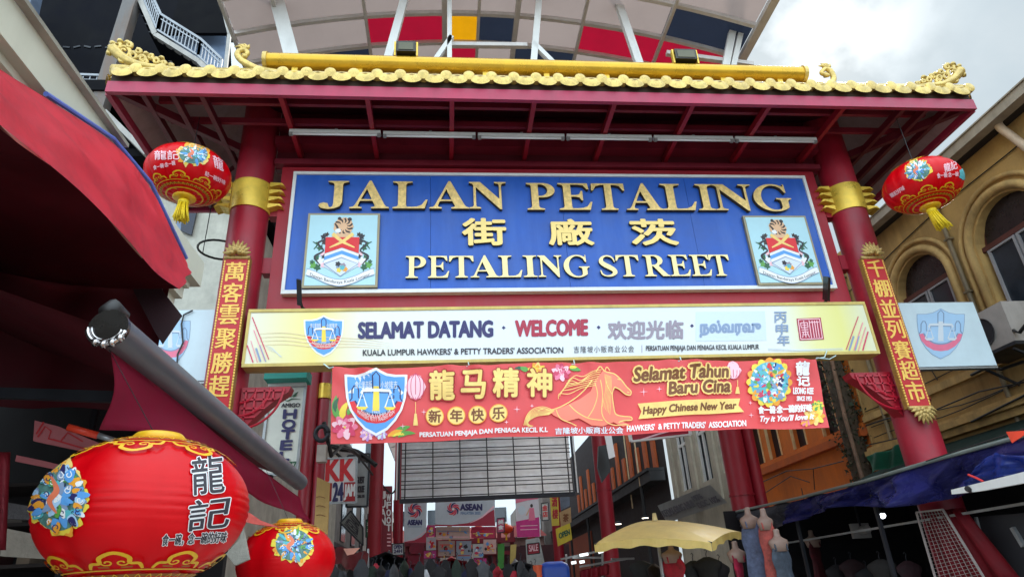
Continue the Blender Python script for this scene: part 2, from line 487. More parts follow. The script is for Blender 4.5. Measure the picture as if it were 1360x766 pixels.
# wall panel behind the signs, stepped beams and upper wall
w = MB(); w.box((-2.62, 9.09, 5.30), (6.52, 9.33, 8.12)); gw = w.build('wall_panel', PANELRED, gate, bevel=.01)
for z in (6.2, 7.2):
    for s in (0, 1):
        x = -2.76 if s == 0 else 6.55
        w = MB(); w.box((x, 9.12, z), (x+.16, 9.3, z+.26)); w.build('pillar_bracket', PINKRED, gate, bevel=.01)
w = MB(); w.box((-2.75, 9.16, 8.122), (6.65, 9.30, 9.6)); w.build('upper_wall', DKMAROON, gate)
for z0, z1, y0 in ((8.14, 8.24, 9.02), (8.46, 8.62, 8.92), (8.86, 9.0, 8.98)):
    w = MB(); w.box((-2.74, y0, z0), (6.64, 9.157, z1)); w.build('cross_beam', mat('beam_maroon', (118, 22, 40), 0.5, var=0.2, scale=2), gate, bevel=.008)

# hipped roof
X0, X1, Y0, Y1, ZE = -4.69, 8.51, 7.60, 10.70, 8.45
RX0, RX1, RY, RZ = -3.15, 6.97, 9.15, 9.88
d = MB()
def hip(dz):
    E = [Vector((X0, Y0, ZE+dz)), Vector((X1, Y0, ZE+dz)), Vector((X1, Y1, ZE+dz)), Vector((X0, Y1, ZE+dz))]
    return E, Vector((RX0, RY, RZ+dz)), Vector((RX1, RY, RZ+dz))
E_, ra, rb = hip(0)
for f in ((E_[0], E_[1], rb, ra), (E_[2], E_[3], ra, rb)): d.quad(*f)
d.face([d.bm.verts.new(v) for v in (E_[1], E_[2], rb)]); d.face([d.bm.verts.new(v) for v in (E_[3], E_[0], ra)])
bmesh.ops.remove_doubles(d.bm, verts=d.bm.verts[:], dist=1e-4)
deck = d.build('roof_deck', DECKGREY, gate, thick=0.08)
# rafters and purlins, level with the eave
rf = DKMAROON
ZR = 8.36
def slope_z(x, y):
    return ZE + min((y-Y0)/(RY-Y0), (Y1-y)/(Y1-RY), (x-X0)/(RX0-X0), (X1-x)/(X1-RX1), 1.0) * (RZ-ZE)
xs = [-4.25, -3.85, -3.45] + [-2.35 + 1.24*k for k in range(8)] + [7.35, 7.75, 8.12]
for k, x in enumerate(xs):
    b = MB(); b.bar((x, Y0+.06, ZR), (x, 10.64 if (x < -3 or x > 7) else 9.15, ZR), .07, .11); b.build('rafter', MAROON if 2 < k < 11 else rf, gate)
for (x, xi) in ((X0, -3.3), (X1, 7.2)):
    for (y, yi) in ((Y0, 8.95), (Y1, 9.3)):
        b = MB(); b.bar((x, y, ZR+.02), (xi, yi, ZR+.02), .09, .13); b.build('hip_beam', rf, gate)
for y in (8.0, 8.45):
    b = MB(); b.bar((X0+.5, y, ZR+.16), (X1-.5, y, ZR+.16), .06, .1); b.build('purlin', mat('beam_maroon', (118, 22, 40)), gate)
# sloping dark boarding between the rafters of the middle bay
b = MB(); b.quad((-2.8, Y0+.08, ZE-.02), (6.7, Y0+.08, ZE-.02), (6.7, 9.12, 9.25), (-2.8, 9.12, 9.25))
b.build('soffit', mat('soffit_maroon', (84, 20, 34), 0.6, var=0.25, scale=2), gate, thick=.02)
# eave boards
for (a, bb) in (((X0-.02, Y0-.05, 8.27), (X1+.02, Y0+.02, 8.46)), ((X0-.02, Y1-.02, 8.27), (X1+.02, Y1+.05, 8.46)),
                ((X0-.05, Y0+.024, 8.27), (X0+.02, Y1-.024, 8.46)), ((X1-.02, Y0+.024, 8.27), (X1+.05, Y1-.024, 8.46))):
    b = MB(); b.box(a, bb); b.build('eave_board', FASCIA, gate, bevel=.012)
b = MB(); b.box((X0, Y0-.02, 8.461), (X1, Y0+.1, 8.62)); b.box((X0, Y1-.1, 8.461), (X1, Y1+.03, 8.53))
b.box((X0-.03, Y0+.104, 8.461), (X0+.1, Y1-.104, 8.53)); b.box((X1-.1, Y0+.104, 8.461), (X1+.03, Y1-.104, 8.53))
b.build('tile_batten', mat('batten_dark', (58, 40, 26), 0.8), gate)
# tiles: rows of half-round barrels ending in drip tiles and round caps
def tile_run(t, p, up, side, length):
    """one barrel running from the eave point p up the slope, with its scallop-shaped drip tile"""
    p = Vector(p); up = Vector(up).normalized(); side = Vector(side).normalized(); out_ = -Vector((up.x, up.y, 0)).normalized()
    n = up.cross(side); n = n if n.z > 0 else -n
    w = .165; secs = max(1, int(length/.5)); 
    for s in range(max(1, min(secs, 5))):
        a = p + up*(s*length/max(1, min(secs, 5))); b_ = p + up*((s+1)*length/max(1, min(secs, 5))) + up*.03
        ra_, rb_ = [], []
        for k in range(9):
            an = math.pi*k/8
            ra_.append(t.bm.verts.new(a + side*math.cos(an)*w*.92 + n*(math.sin(an)*.085+.015)))
            rb_.append(t.bm.verts.new(b_ + side*math.cos(an)*w*.80 + n*(math.sin(an)*.07)))
        for k in range(8): t.face([ra_[k], ra_[k+1], rb_[k+1], rb_[k]])
    # drip tile: hanging scallop with a rounded, domed face
    c = p + out_*.05 + Vector((0, 0, .075)); rows = []
    for j in range(5):
        f = j/4; row = []
        for k in range(13):
            an = math.pi*k/12
            row.append(t.bm.verts.new(c + side*math.cos(an)*w*.94*f - Vector((0, 0, 1))*(max(0, math.sin(an))**.8*.15*f) + out_*(.028*(1-f**3)+.02 + .03*math.sin(an)*f)))
        rows.append(row)
    for j in range(4):
        for k in range(12): t.face([rows[j][k], rows[j+1][k], rows[j+1][k+1], rows[j][k+1]])
    top = []
    for k in range(13):
        an = math.pi*k/12
        top.append(t.bm.verts.new(c + side*math.cos(an)*w*.93 + Vector((0, 0, 1))*math.sin(an)*.05 + out_*.02))
    cc = t.bm.verts.new(c + out_*.06)
    for k in range(12): t.face([cc, top[k], top[k+1]])
def cap_disc(t, p, out_, r_):
    p = Vector(p); out_ = Vector(out_); side = out_.cross(Vector((0, 0, 1)))
    a = t.bm.verts.new(p + out_*.045)
    for rr, dd in ((.62, .042), (1, .03), (1, -.1)):
        ring = [t.bm.verts.new(p + side*math.cos(2*math.pi*k/14)*r_*rr + Vector((0, 0, 1))*math.sin(2*math.pi*k/14)*r_*rr + out_*dd) for k in range(14)]
        if rr == .62:
            for k in range(14): t.face([a, ring[k], ring[(k+1) % 14]])
        else:
            for k in range(14): t.face([pr[k], ring[k], ring[(k+1) % 14], pr[(k+1) % 14]])
        pr = ring
ZT = ZE + .12
for side_i in range(4):
    t = MB()
    if side_i in (0, 2):
        nT = 39; stp = (X1-X0)/nT
        for i in range(nT):
            x = X0 + stp*(i+.5)
            y = Y0-.02 if side_i == 0 else Y1+.02
            sg = 1 if side_i == 0 else -1
            frac = min(1.0, (x-X0)/(RX0-X0), (X1-x)/(X1-RX1))
            run = max(.25, frac*math.hypot(RY-Y0, RZ-ZE))
            tile_run(t, (x, y, ZT), (0, sg*(RY-Y0), RZ-ZE), (1, 0, 0), run)
            cap_disc(t, (x+stp/2, y-sg*.055, ZT+.10), (0, -sg, 0), .085)
    else:
        nT = 9; stp = (Y1-Y0)/nT
        for i in range(nT):
            y = Y0 + stp*(i+.5); x = X0-.02 if side_i == 1 else X1+.02; sg = 1 if side_i == 1 else -1
            frac = min(1.0, (y-Y0)/(RY-Y0), (Y1-y)/(Y1-RY))
            run = max(.25, frac*math.hypot(RX0-X0, RZ-ZE))
            tile_run(t, (x, y, ZT), (sg*(RX0-X0), 0, RZ-ZE), (0, 1, 0), run)
            cap_disc(t, (x-sg*.05, y+stp/2, ZT+.075), (-sg, 0, 0), .075)
    smooth_by_angle(t.build('roof_tiles', GOLDTILE, gate), 38)
# hip ridges
for (x, y) in ((X0, Y0), (X1, Y0), (X0, Y1), (X1, Y1)):
    b = MB(); rx = RX0 if x == X0 else RX1
    b.tube([(x, y, ZT+.1), ((x+rx)/2, (y+RY)/2, (ZT+RZ)/2+.16), (rx, RY, RZ+.25)], .11, 10)
    b.build('hip_ridge', GOLDTILE, gate, smooth=True)
# ridge: base wall, great pipe, supports
b = MB(); b.box((RX0-.15, RY-.14, RZ-.1), (RX1+.15, RY+.14, RZ+.12)); b.build('ridge_base', GOLDTILE, gate, bevel=.03)
pa, pb = on_y(355, 79, 9.15), on_y(1066, 102, 9.15)
zp = (pa.z + pb.z)/2
b = MB(); b.tube([(pa.x, 9.15, zp), (pb.x, 9.15, zp)], .150, 32)
pipe = smooth_by_angle(b.build('ridge_pipe', GOLDPIPE, gate))
for xx, sg in ((pa.x, -1), (pb.x, 1)):
    b = MB(); b.tube([(xx-sg*.02, 9.15, zp), (xx+sg*.05, 9.15, zp)], .172, 32); smooth_by_angle(b.build('end_cap', GOLDTILE, pipe))
for k in range(9):
    x = pa.x + .5 + k*(pb.x-pa.x-1)/8
    b = MB(); b.box((x-.05, 9.12, RZ+.10), (x+.05, 9.20, zp-.1)); b.build('pipe_support', GOLD, gate)
# ridge-end curls
for (pts, y) in (([(375, 99), (345, 93), (326, 84), (316, 75), (317, 69), (325, 67), (329, 71), (325, 75)], 9.1),
                 ([(1062, 121), (1085, 119), (1100, 114), (1107, 105), (1103, 95), (1096, 92), (1091, 97), (1096, 100)], 9.1)):
    C = crom([on_y(a, b_, y) for a, b_ in pts], 6)
    n = len(C); b = MB(); b.tube(C, [.075 - .04*(i/(n-1)) for i in range(n)], 10)
    co = b.build('ridge_curl', GOLDTILE, gate, smooth=True)
    b = MB()
    tip = C[-1]; top = max(C, key=lambda q: q.z)
    for k in range(4):
        a = .6+.6*k
        b.tube([top, top + Vector((math.cos(a)*.1, -.02, math.sin(a)*.1)), top + Vector((math.cos(a+.4)*.17, -.03, math.sin(a+.4)*.13))], [.04, .03, .008], 8)
    b.tube([tip, tip+Vector((.03, -.05, -.06))], [.06, .03], 8)
    b.build('curl_leaf', GOLDTILE, co, smooth=True)
# corner dragon scrolls standing on the hips (fretted waves)
def scroll_corner(flip):
    if not flip:
        T = lambda x, y: on_y(x, y, 7.66)
    else:                                   # mirrored on the other corner, seen smaller
        def T(x, y):
            p = on_y(x, y, 7.66); c = (X0+X1)/2
            return Vector((2*c - p.x, p.y, p.z))
    body = crom([T(*p) for p in ((290, 97), (245, 94), (210, 91), (185, 87), (168, 80), (157, 72), (150, 65))], 6)
    n = len(body)
    b = MB(); b.tube(body, [.04+.045*(i/(n-1)) for i in range(n)], 12)
    o = b.build('corner_scroll', GOLDTILE, gate, smooth=True)
    b = MB()
    for (cx, cy, r0, turns, ph) in ((166, 71, 9, 1.4, 2.6), (177, 76, 6.5, 1.3, 2.9), (190, 80, 6, 1.3, 3.0), (193, 84, 5, 1.1, 3.1), (208, 83, 5, 1.3, 2.8), (218, 86, 3.6, 1.2, 3.0), (156, 62, 5, 1.0, 1.0), (162, 80, 4, 1.1, .4), (184, 70, 4, 1.2, 2.0), (200, 78, 3, 1.2, 2.4), (228, 89, 2.6, 1.1, 3.0), (172, 62, 4.5, 1.1, 2.2)):
        pts = []
        for k in range(22):
            f = k/21; a = ph - f*turns*2*math.pi; rr = r0*(1-.8*f)
            pts.append(T(cx+rr*math.cos(a), cy-rr*math.sin(a)) + Vector((0, -.04*f, 0)))
        b.tube(pts, [.034-.018*k/21 for k in range(22)], 8)
    for (x, y, dx, dy) in ((150, 64, -7, -3), (152, 60, -6, -5), (160, 57, -2, -5), (168, 59, 3, -5), (200, 76, 4, -4), (195, 74, -3, -5), (214, 79, 3, -4), (226, 88, 5, -3), (146, 70, -5, 3)):
        b.tube([T(x, y), T(x+dx*.6, y+dy*.7), T(x+dx, y+dy)], [.05, .035, .006], 8)
    b.build('scroll_curls', GOLDTILE, o, smooth=True)
scroll_corner(False); scroll_corner(True)

# fluorescent tube fittings hung under the eave
ts = [(383, 176.6), (508, 179.5), (634, 182), (752, 183.5), (868, 185), (976, 186.5), (1087, 188)]
names = ['white fluorescent batten under the eave, nearest the left pillar', 'second white fluorescent batten from the left pillar under the eave',
         'third white fluorescent batten from the left pillar, over the word ending JALAN', 'white fluorescent batten under the eave above the first letters of PETALING',
         'second white fluorescent batten from the right pillar under the eave', 'white fluorescent batten under the eave, nearest the right pillar']
for k in range(6):
    a = on_z(ts[k][0], ts[k][1], 8.22); b_ = on_z(ts[k+1][0], ts[k+1][1], 8.22); yy = (a.y+b_.y)/2
    t = thing('fluorescent_batten', names[k], 'light fitting', ((a.x+b_.x)/2, yy, 8.22), 'fluorescent battens along the gate')
    m = MB(); m.box((a.x+.01, yy-.02, 8.235), (b_.x-.03, yy+.06, 8.29)); m.build('housing', WHITEP, t, bevel=.005)
    m = MB(); m.tube([(a.x+.06, yy+.005, 8.215), (b_.x-.08, yy+.005, 8.215)], .018, 10); m.build('lamp_tube', mat('tube_glass', (235, 235, 235), .2, var=0), t, smooth=True)
    for xx in (a.x+.03, b_.x-.06):
        m = MB(); m.box((xx-.02, yy-.02, 8.19), (xx+.03, yy+.03, 8.234)); m.build('lamp_holder', mat('holder_grey', (140, 138, 136), .5), t)
    m = MB(); m.box(((a.x+b_.x)/2-.02, yy+.0, 8.291), ((a.x+b_.x)/2+.02, yy+.04, 8.33)); m.build('hanger', STEEL, t)

# floodlights standing on the ridge pipe
for (x0, x1, y0, y1, lab) in ((523, 555, 66, 79, 'black floodlight on the ridge pipe, left one'), (897, 928, 79, 91, 'black floodlight on the ridge pipe, right one')):
    a, c = on_y(x0, y1, 9.02), on_y(x1, y0, 9.02)
    t = thing('floodlight', lab, 'floodlight', ((a.x+c.x)/2, 9.1, zp+.15), 'floodlights on the ridge')
    m = MB(); zb_ = zp+.17; m.box((a.x+.04, 8.98, zb_), (c.x-.04, 9.2, zb_+.24)); m.build('lamp_body', mat('flood_black', (34, 32, 26), .4), t, bevel=.015)
    m = MB(); m.box((a.x+.08, 8.97, zb_+.03), (c.x-.08, 8.979, zb_+.2)); m.build('glass', mat('flood_glass', (84, 82, 58), .15, var=.1), t)
    for xx in (a.x, c.x-.03):
        m = MB(); m.box((xx, 9.02, zp+.1), (xx+.03, 9.1, zb_+.26)); m.build('mount_arm', GOLD, t)
# ================================================================ blue street-name sign
sy = 9.0
sgn = thing('street_name_sign', 'wide blue street name board with raised gilt lettering and two crests', 'sign', (1.93, sy, 5.8))
bx0, bz1 = -2.405, 7.955; bx1, bz0 = 6.265, 5.785
m = MB()
for k in range(4):
    xa, xb = bx0+.04+(bx1-bx0-.08)*k/4, bx0+.04+(bx1-bx0-.08)*(k+1)/4
    m.box((xa+.0025, sy, bz0+.04), (xb-.0025, sy+.07, bz1-.04))
m.box((bx0+.05, sy+.071, bz0+.05), (bx1-.05, sy+.08, bz1-.05))
m.build('board', BLUE, sgn)
fr = MB()
for a, c in (((bx0, sy-.03, bz1-.05), (bx1, sy+.088, bz1)), ((bx0, sy-.03, bz0), (bx1, sy+.088, bz0+.06)),
             ((bx0, sy-.03, bz0+.062), (bx0+.05, sy+.088, bz1-.052)), ((bx1-.05, sy-.03, bz0+.062), (bx1, sy+.088, bz1-.052))): fr.box(a, c)
fr.build('frame', WHITEP, sgn, bevel=.006)

def arcp(cx, cy, rx, ry, a0, a1, n=10):
    return [(cx+rx*math.cos(R_(a0+(a1-a0)*i/n)), cy+ry*math.sin(R_(a0+(a1-a0)*i/n))) for i in range(n+1)]
def ribbon(pts, w, n=6):
    C = crom([(p[0], p[1], 0) for p in pts], n); k = len(C); lft, rgt = [], []
    for j, p in enumerate(C):
        t = (C[min(j+1, k-1)] - C[max(j-1, 0)]).normalized()
        f = j/(k-1)*(len(w)-1); q = min(int(f), len(w)-2); ww = w[q]*(1-(f-q)) + w[q+1]*(f-q)
        lft.append((p.x - t.y*ww/2, p.y + t.x*ww/2)); rgt.append((p.x + t.y*ww/2, p.y - t.x*ww/2))
    return lft + rgt[::-1]
SERIF = {
 'I': [[(0,0),(.40,0),(.40,.04),(.31,.07),(.285,.13),(.285,.87),(.31,.93),(.40,.96),(.40,1),(0,1),(0,.96),(.09,.93),(.115,.87),(.115,.13),(.09,.07),(0,.04)]],
 'L': [[(0,0),(.68,0),(.74,.32),(.70,.32),(.62,.14),(.52,.07),(.40,.055),(.30,.06),(.285,.12),(.285,.87),(.31,.93),(.42,.96),(.42,1),(0,1),(0,.96),(.09,.93),(.115,.87),(.115,.13),(.09,.07),(0,.04)]],
 'E': [[(0,0),(.69,0),(.75,.30),(.71,.30),(.63,.13),(.53,.07),(.40,.055),(.30,.06),(.285,.12),(.285,.49),(.38,.49),(.47,.46),(.51,.35),(.545,.35),(.545,.71),(.51,.71),(.47,.59),(.38,.55),(.285,.55),(.285,.945),(.45,.945),(.57,.92),(.65,.77),(.69,.77),(.67,1),(0,1),(0,.96),(.09,.93),(.115,.87),(.115,.13),(.09,.07),(0,.04)]],
 'T': [[(.20,0),(.60,0),(.60,.04),(.51,.07),(.485,.13),(.485,.945),(.57,.94),(.68,.90),(.76,.73),(.80,.73),(.79,1),(.01,1),(0,.73),(.04,.73),(.12,.90),(.23,.94),(.315,.945),(.315,.13),(.29,.07),(.20,.04)]],
 'A': [[(0,0),(.30,0),(.30,.04),(.22,.06),(.205,.11),(.255,.27),(.56,.27),(.625,.09),(.60,.06),(.53,.04),(.53,0),(.97,0),(.97,.04),(.90,.07),(.86,.13),(.52,1.02),(.47,1.02),(.135,.13),(.09,.06),(0,.04)],
       [(.278,.33),(.415,.715),(.538,.33)]],
 'N': [[(0,0),(.28,0),(.28,.04),(.19,.07),(.165,.12),(.165,.80),(.745,-.02),(.79,-.02),(.79,.88),(.82,.94),(.91,.96),(.91,1),(.62,1),(.62,.96),(.71,.93),(.735,.88),(.735,.36),(.27,1),(0,1),(0,.96),(.06,.94),(.105,.88),(.105,.12),(.08,.07),(0,.04)]],
 'P': [[(0,0),(.42,0),(.42,.04),(.315,.07),(.285,.13),(.285,.46),(.38,.46)] + arcp(.40,.73,.29,.27,-86,86,12) + [(.38,1),(0,1),(0,.96),(.09,.93),(.115,.87),(.115,.13),(.09,.07),(0,.04)],
       [(.285,.94),(.34,.945)] + arcp(.345,.73,.165,.213,84,-84,10) + [(.285,.515)]],
 'R': [[(0,0),(.41,0),(.41,.04),(.315,.07),(.285,.13),(.285,.47),(.33,.47),(.64,0),(.90,0),(.90,.04),(.83,.06),(.53,.485)] + arcp(.41,.74,.29,.26,-62,88,12) + [(.38,1),(0,1),(0,.96),(.09,.93),(.115,.87),(.115,.13),(.09,.07),(0,.04)],
       [(.285,.94),(.35,.945)] + arcp(.355,.74,.165,.205,84,-84,10) + [(.285,.53)]],
 'J': [[(.17,1),(.17,.96),(.27,.93),(.295,.87),(.295,.22),(.285,.09),(.25,.035),(.215,.04),(.205,.09),(.185,.18),(.10,.21),(.03,.17),(.01,.09),(.06,.01),(.18,-.03),(.31,-.01),(.42,.07),(.465,.22),(.465,.87),(.49,.93),(.58,.96),(.58,1)]],
 'G': [arcp(.49,.49,.49,.53,52,308,26) + [(.84,.12),(.84,.34),(.86,.40),(.93,.43),(.93,.47),(.55,.47),(.55,.43),(.63,.41),(.665,.35),(.665,.12),(.63,.055),(.53,.02)] + arcp(.50,.49,.31,.47,275,85,20) + [(.62,.93),(.72,.84),(.79,.68),(.83,.68),(.82,1.01),(.79,1.01)]],
 'S': [ribbon([(.055,.30),(.10,.12),(.24,.03),(.42,.06),(.53,.18),(.50,.31),(.36,.44),(.20,.56),(.10,.70),(.14,.87),(.27,.965),(.42,.94),(.51,.84),(.555,.68)], [.03,.06,.05,.10,.15,.18,.20,.20,.16,.11,.06,.07,.05,.03])
       + [] ],
}
LCACHE = {}
def serif_mesh(ch):
    if ch in LCACHE: return LCACHE[ch]
    cu = bpy.data.curves.new('letter_curve', 'CURVE'); cu.dimensions = '2D'; cu.fill_mode = 'BOTH'
    for pl in SERIF[ch]:
        sp = cu.splines.new('POLY'); sp.points.add(len(pl)-1); sp.use_cyclic_u = True
        for p, q in zip(sp.points, pl): p.co = (q[0], q[1], 0, 1)
    cu.extrude = 0.5
    o = bpy.data.objects.new('letter_curve', cu); COL.objects.link(o); bpy.context.view_layer.update()
    me = bpy.data.meshes.new_from_object(o.evaluated_get(bpy.context.evaluated_depsgraph_get()))
    V = [v.co.copy() for v in me.vertices]; Fc = [tuple(p.vertices) for p in me.polygons]
    bpy.data.objects.remove(o); bpy.data.curves.remove(cu); bpy.data.meshes.remove(me)
    x0 = min(v.x for v in V); x1 = max(v.x for v in V)
    V = [Vector(((v.x-x0)/(x1-x0), v.y, v.z+.5)) for v in V]
    LCACHE[ch] = (V, Fc); return V, Fc
def raised(name, V, Fc, x0, x1, z0, z1, depth, m, parent, flip=False, copies=((0, 0),)):
    bm = bmesh.new()
    for ci, (dx, dz) in enumerate(copies):
        vs = [bm.verts.new((x0+dx+(x1-x0)*v.x, sy-.002-(depth+ci*.0006)*v.z, z0+dz+(z1-z0)*((1-v.y) if flip else v.y))) for v in V]
        for f in Fc:
            try:
                g = bm.faces.new([vs[k] for k in f])
            except ValueError: continue
    bm.normal_update()
    for f in bm.faces:
        f.material_index = 1 if abs(f.normal.y) < .5 else 0
    bmesh.ops.recalc_face_normals(bm, faces=bm.faces[:])
    me = bpy.data.meshes.new(name); bm.to_mesh(me); bm.free()
    return link(name, me, parent, [m, GILTSIDE])
def row(word, spans, ytop, ybot, depth, m):
    zt = on_y(ytop[0], ytop[1], sy).z; zb = on_y(ybot[0], ybot[1], sy).z
    for ch, (a, b_) in zip(word, spans):
        ym = (ytop[1]+ybot[1])/2
        V, Fc = serif_mesh(ch)
        raised('raised_letter', V, Fc, on_y(a, ym, sy).x, on_y(b_, ym, sy).x, zb, zt, depth, m, sgn)
row('JALAN', [(425, 463.5), (465.5, 517.5), (522, 568), (570.5, 622.5), (623, 672)], (560, 244.5), (560, 280), .07, BRASS)
row('PETALING', [(699, 736.5), (741, 785), (785, 829), (829, 877), (877, 922), (923.5, 945.5), (946, 997), (998.5, 1047.5)], (880, 247.5), (880, 282), .07, BRASS)
row('PETALING', [(539, 566), (568.5, 596.5), (596.5, 629), (624.5, 662), (662, 693), (694.5, 712.5), (714, 746), (748, 782)], (660, 341.5), (660, 370), .05, BRIGHTGILT)
row('STREET', [(795, 818), (817.5, 848), (854, 887), (888, 915), (916, 943), (941, 968)], (880, 340.5), (880, 368.5), .05, BRIGHTGILT)
bo = .016
cps = ((0, 0), (bo, 0), (-bo, 0), (0, bo), (0, -bo), (bo*.7, bo*.7), (-bo*.7, bo*.7), (bo*.7, -bo*.7), (-bo*.7, -bo*.7))
for ch, (a, y0, b_, y1) in (('街', (615, 293, 670, 327)), ('廠', (730, 294, 784, 327)), ('茨', (840, 294, 894, 327))):
    V, Fc = glyphs(ch, 0, 1)
    pa_, pb_ = on_y(a, y1, sy), on_y(b_, y0, sy)
    raised('raised_character', V, Fc, pa_.x, pb_.x, on_y((a+b_)/2, y1, sy).z, on_y((a+b_)/2, y0, sy).z, .05, mat('gilt_character', (244, 212, 130), .4, metal=.15, var=.1), sgn, True, cps)

def crest(quad, lab):
    P = [on_y(*p, sy) for p in quad]
    x0 = (P[0].x+P[3].x)/2; x1 = (P[1].x+P[2].x)/2; z1 = (P[0].z+P[1].z)/2; z0 = (P[2].z+P[3].z)/2
    m = MB(); m.box((x0, sy-.06, z0), (x1, sy-.003, z1)); pl = m.build('crest_plaque', mat('bronze_frame', (150, 138, 110), .45, metal=.3), sgn, bevel=.008)
    pl['label'] = lab
    m = MB(); m.box((x0+.035, sy-.066, z0+.035), (x1-.035, sy-.0605, z1-.035)); m.build('crest_field', mat('crest_pale_blue', (176, 216, 226), .4, var=.05), pl)
    w_, h_ = x1-x0, z1-z0
    M = lambda u, v, off: Vector((x0+u*w_, sy-.067-off, z1-v*h_))
    A = Art(M)
    # mantling and supporters (leaves, flowers) either side
    for s in (-1, 1):
        for (u, v, r0, mm) in ((.26, .40, .045, ZEB), (.20, .48, .04, DGREENP), (.24, .56, .035, PALEPINK), (.17, .62, .04, DGREENP), (.22, .66, .05, WHITE), (.13, .71, .05, GREENP), (.19, .74, .045, DGREENP), (.26, .71, .035, PALEPINK), (.24, .33, .04, INK), (.28, .30, .03, ZEB), (.16, .42, .022, DGREENP), (.11, .67, .028, DGREENP), (.26, .60, .028, INK)):
            A.disc(.5+s*(.5-u), v, r0, r0*.9, mm, .002, 14, .35, 5, u*9)
        A.stroke([(.5+s*.21, .36), (.5+s*.33, .42), (.5+s*.25, .52), (.5+s*.36, .60), (.5+s*.29, .70)], [.012, .03, .02, .03, .012], INK, .003)
        A.stroke([(.5+s*.40, .40), (.5+s*.34, .44), (.5+s*.38, .50)], [.01, .022, .01], DGREENP, .003)
    # tiger head
    A.disc(.5, .19, .135, .125, FLESH, .003, 24, .06, 9)
    for k in range(9):
        a = -2.6+.56*k
        A.stroke([(.5+.13*math.cos(a), .19+.115*math.sin(a)), (.5+.09*math.cos(a+.25), .19+.08*math.sin(a+.25)), (.5+.05*math.cos(a+.2), .19+.05*math.sin(a+.2))], [.025, .022, .006], ZEB, .004)
    A.stroke([(.38, .15), (.42, .21), (.40, .27)], [.02, .03, .01], ZEB, .004); A.disc(.43, .25, .04, .03, WHITE, .0045); A.disc(.405, .19, .012, .01, INK, .005)
    A.disc(.58, .09, .03, .025, ZEB, .004); A.disc(.44, .08, .025, .022, ZEB, .004)
    # collar
    A.poly([(.38, .29), (.62, .29), (.66, .35), (.34, .35)], FLESH, .004)
    # red field with crossed golden keris, chevron lower edge
    A.poly([(.27, .34), (.73, .34), (.73, .56), (.5, .48), (.27, .56)], REDP, .005)
    A.stroke([(.36, .29), (.5, .40), (.67, .48)], [.05, .04, .015], GOLDP, .006); A.stroke([(.64, .29), (.5, .40), (.33, .48)], [.05, .04, .015], GOLDP, .006)
    A.poly([(.27, .565), (.5, .485), (.73, .565), (.73, .60), (.5, .52), (.27, .60)], WHITE, .005)
    A.poly([(.27, .60), (.5, .52), (.73, .60), (.73, .65), (.5, .57), (.27, .65)], SKYB, .005)
    A.poly([(.27, .65), (.5, .57), (.73, .65), (.73, .69), (.5, .61), (.27, .69)], WHITE, .005)
    A.poly([(.27, .69), (.5, .61), (.73, .69), (.73, .73), (.5, .86), (.27, .73)], LGREY, .005)
    A.stroke([(.27, .70), (.5, .615), (.73, .70), (.5, .86), (.27, .70)], .012, SLATE, .006, n=1)
    for (u, v, mm) in ((.47, .73, SLATE), (.53, .72, MAUVE), (.56, .77, ORANGEP), (.48, .78, YELP), (.52, .75, TEALP), (.46, .70, INK)): A.disc(u, v, .035, .032, mm, .0062, 14, .25, 5)
    # ribbon scroll with motto
    A.stroke([(.05, .80), (.17, .84), (.33, .91), (.5, .945), (.67, .91), (.83, .84), (.95, .80)], [.07, .085, .085, .085, .085, .085, .07], WHITE, .007)
    for dv in (-.043, .043):
        A.stroke([(.05, .80+dv), (.17, .84+dv), (.33, .91+dv), (.5, .945+dv), (.67, .91+dv), (.83, .84+dv), (.95, .80+dv)], .008, SLATE, .0075)
    def mot(s, t):
        u = .10+.80*s
        return (u, .945 - .115*((abs(u-.5)/.42)**1.5) + (t-.5)*.05)
    A.text('Dewan Bandaraya Kuala Lumpur', None, INK, .009, arc=mot)
    A.build('crest_emblem', pl)

for qd in ([(409.5, 286), (505, 286), (502, 384), (402.5, 384)], [(986, 289), (1069, 289), (1091, 380), (1004, 380)]):
    crest(qd, 'city crest plaque near the left end' if qd[0][0] < 600 else 'city crest plaque near the right end')

# small angled floodlights at the lower corners of the board
for (x, y, lab) in ((397, 393, 'small black spotlight angled up below the left end of the blue sign'), (1099, 388, 'small black spotlight angled up below the right end of the blue sign')):
    p = on_y(x, y, 8.72)
    t = thing('spotlight', lab, 'spotlight', p, 'spotlights below the sign')
    m = MB(); s = 1 if x < 700 else -1
    m.obox(p+Vector((0, 0, .06)), (.03, .02, 0), (-.02*s, .09, .05), (0, -.09, .16)); m.build('lamp_head', BLACK, t, bevel=.01)
    m = MB(); m.tube([p+Vector((.02, .06, -.08)), p+Vector((.04*s, .2, -.16)), p+Vector((.04*s, .34, -.15))], .02, 8); m.build('lamp_arm', BLACK, t)
    m = MB(); m.tube([p+Vector((.02, .08, -.1)), p+Vector((.15*s, .15, -.22)), p+Vector((.3*s, .2, -.12)), p+Vector((.45*s, .3, -.2))], .008, 6); m.build('cable', BLACK, t)

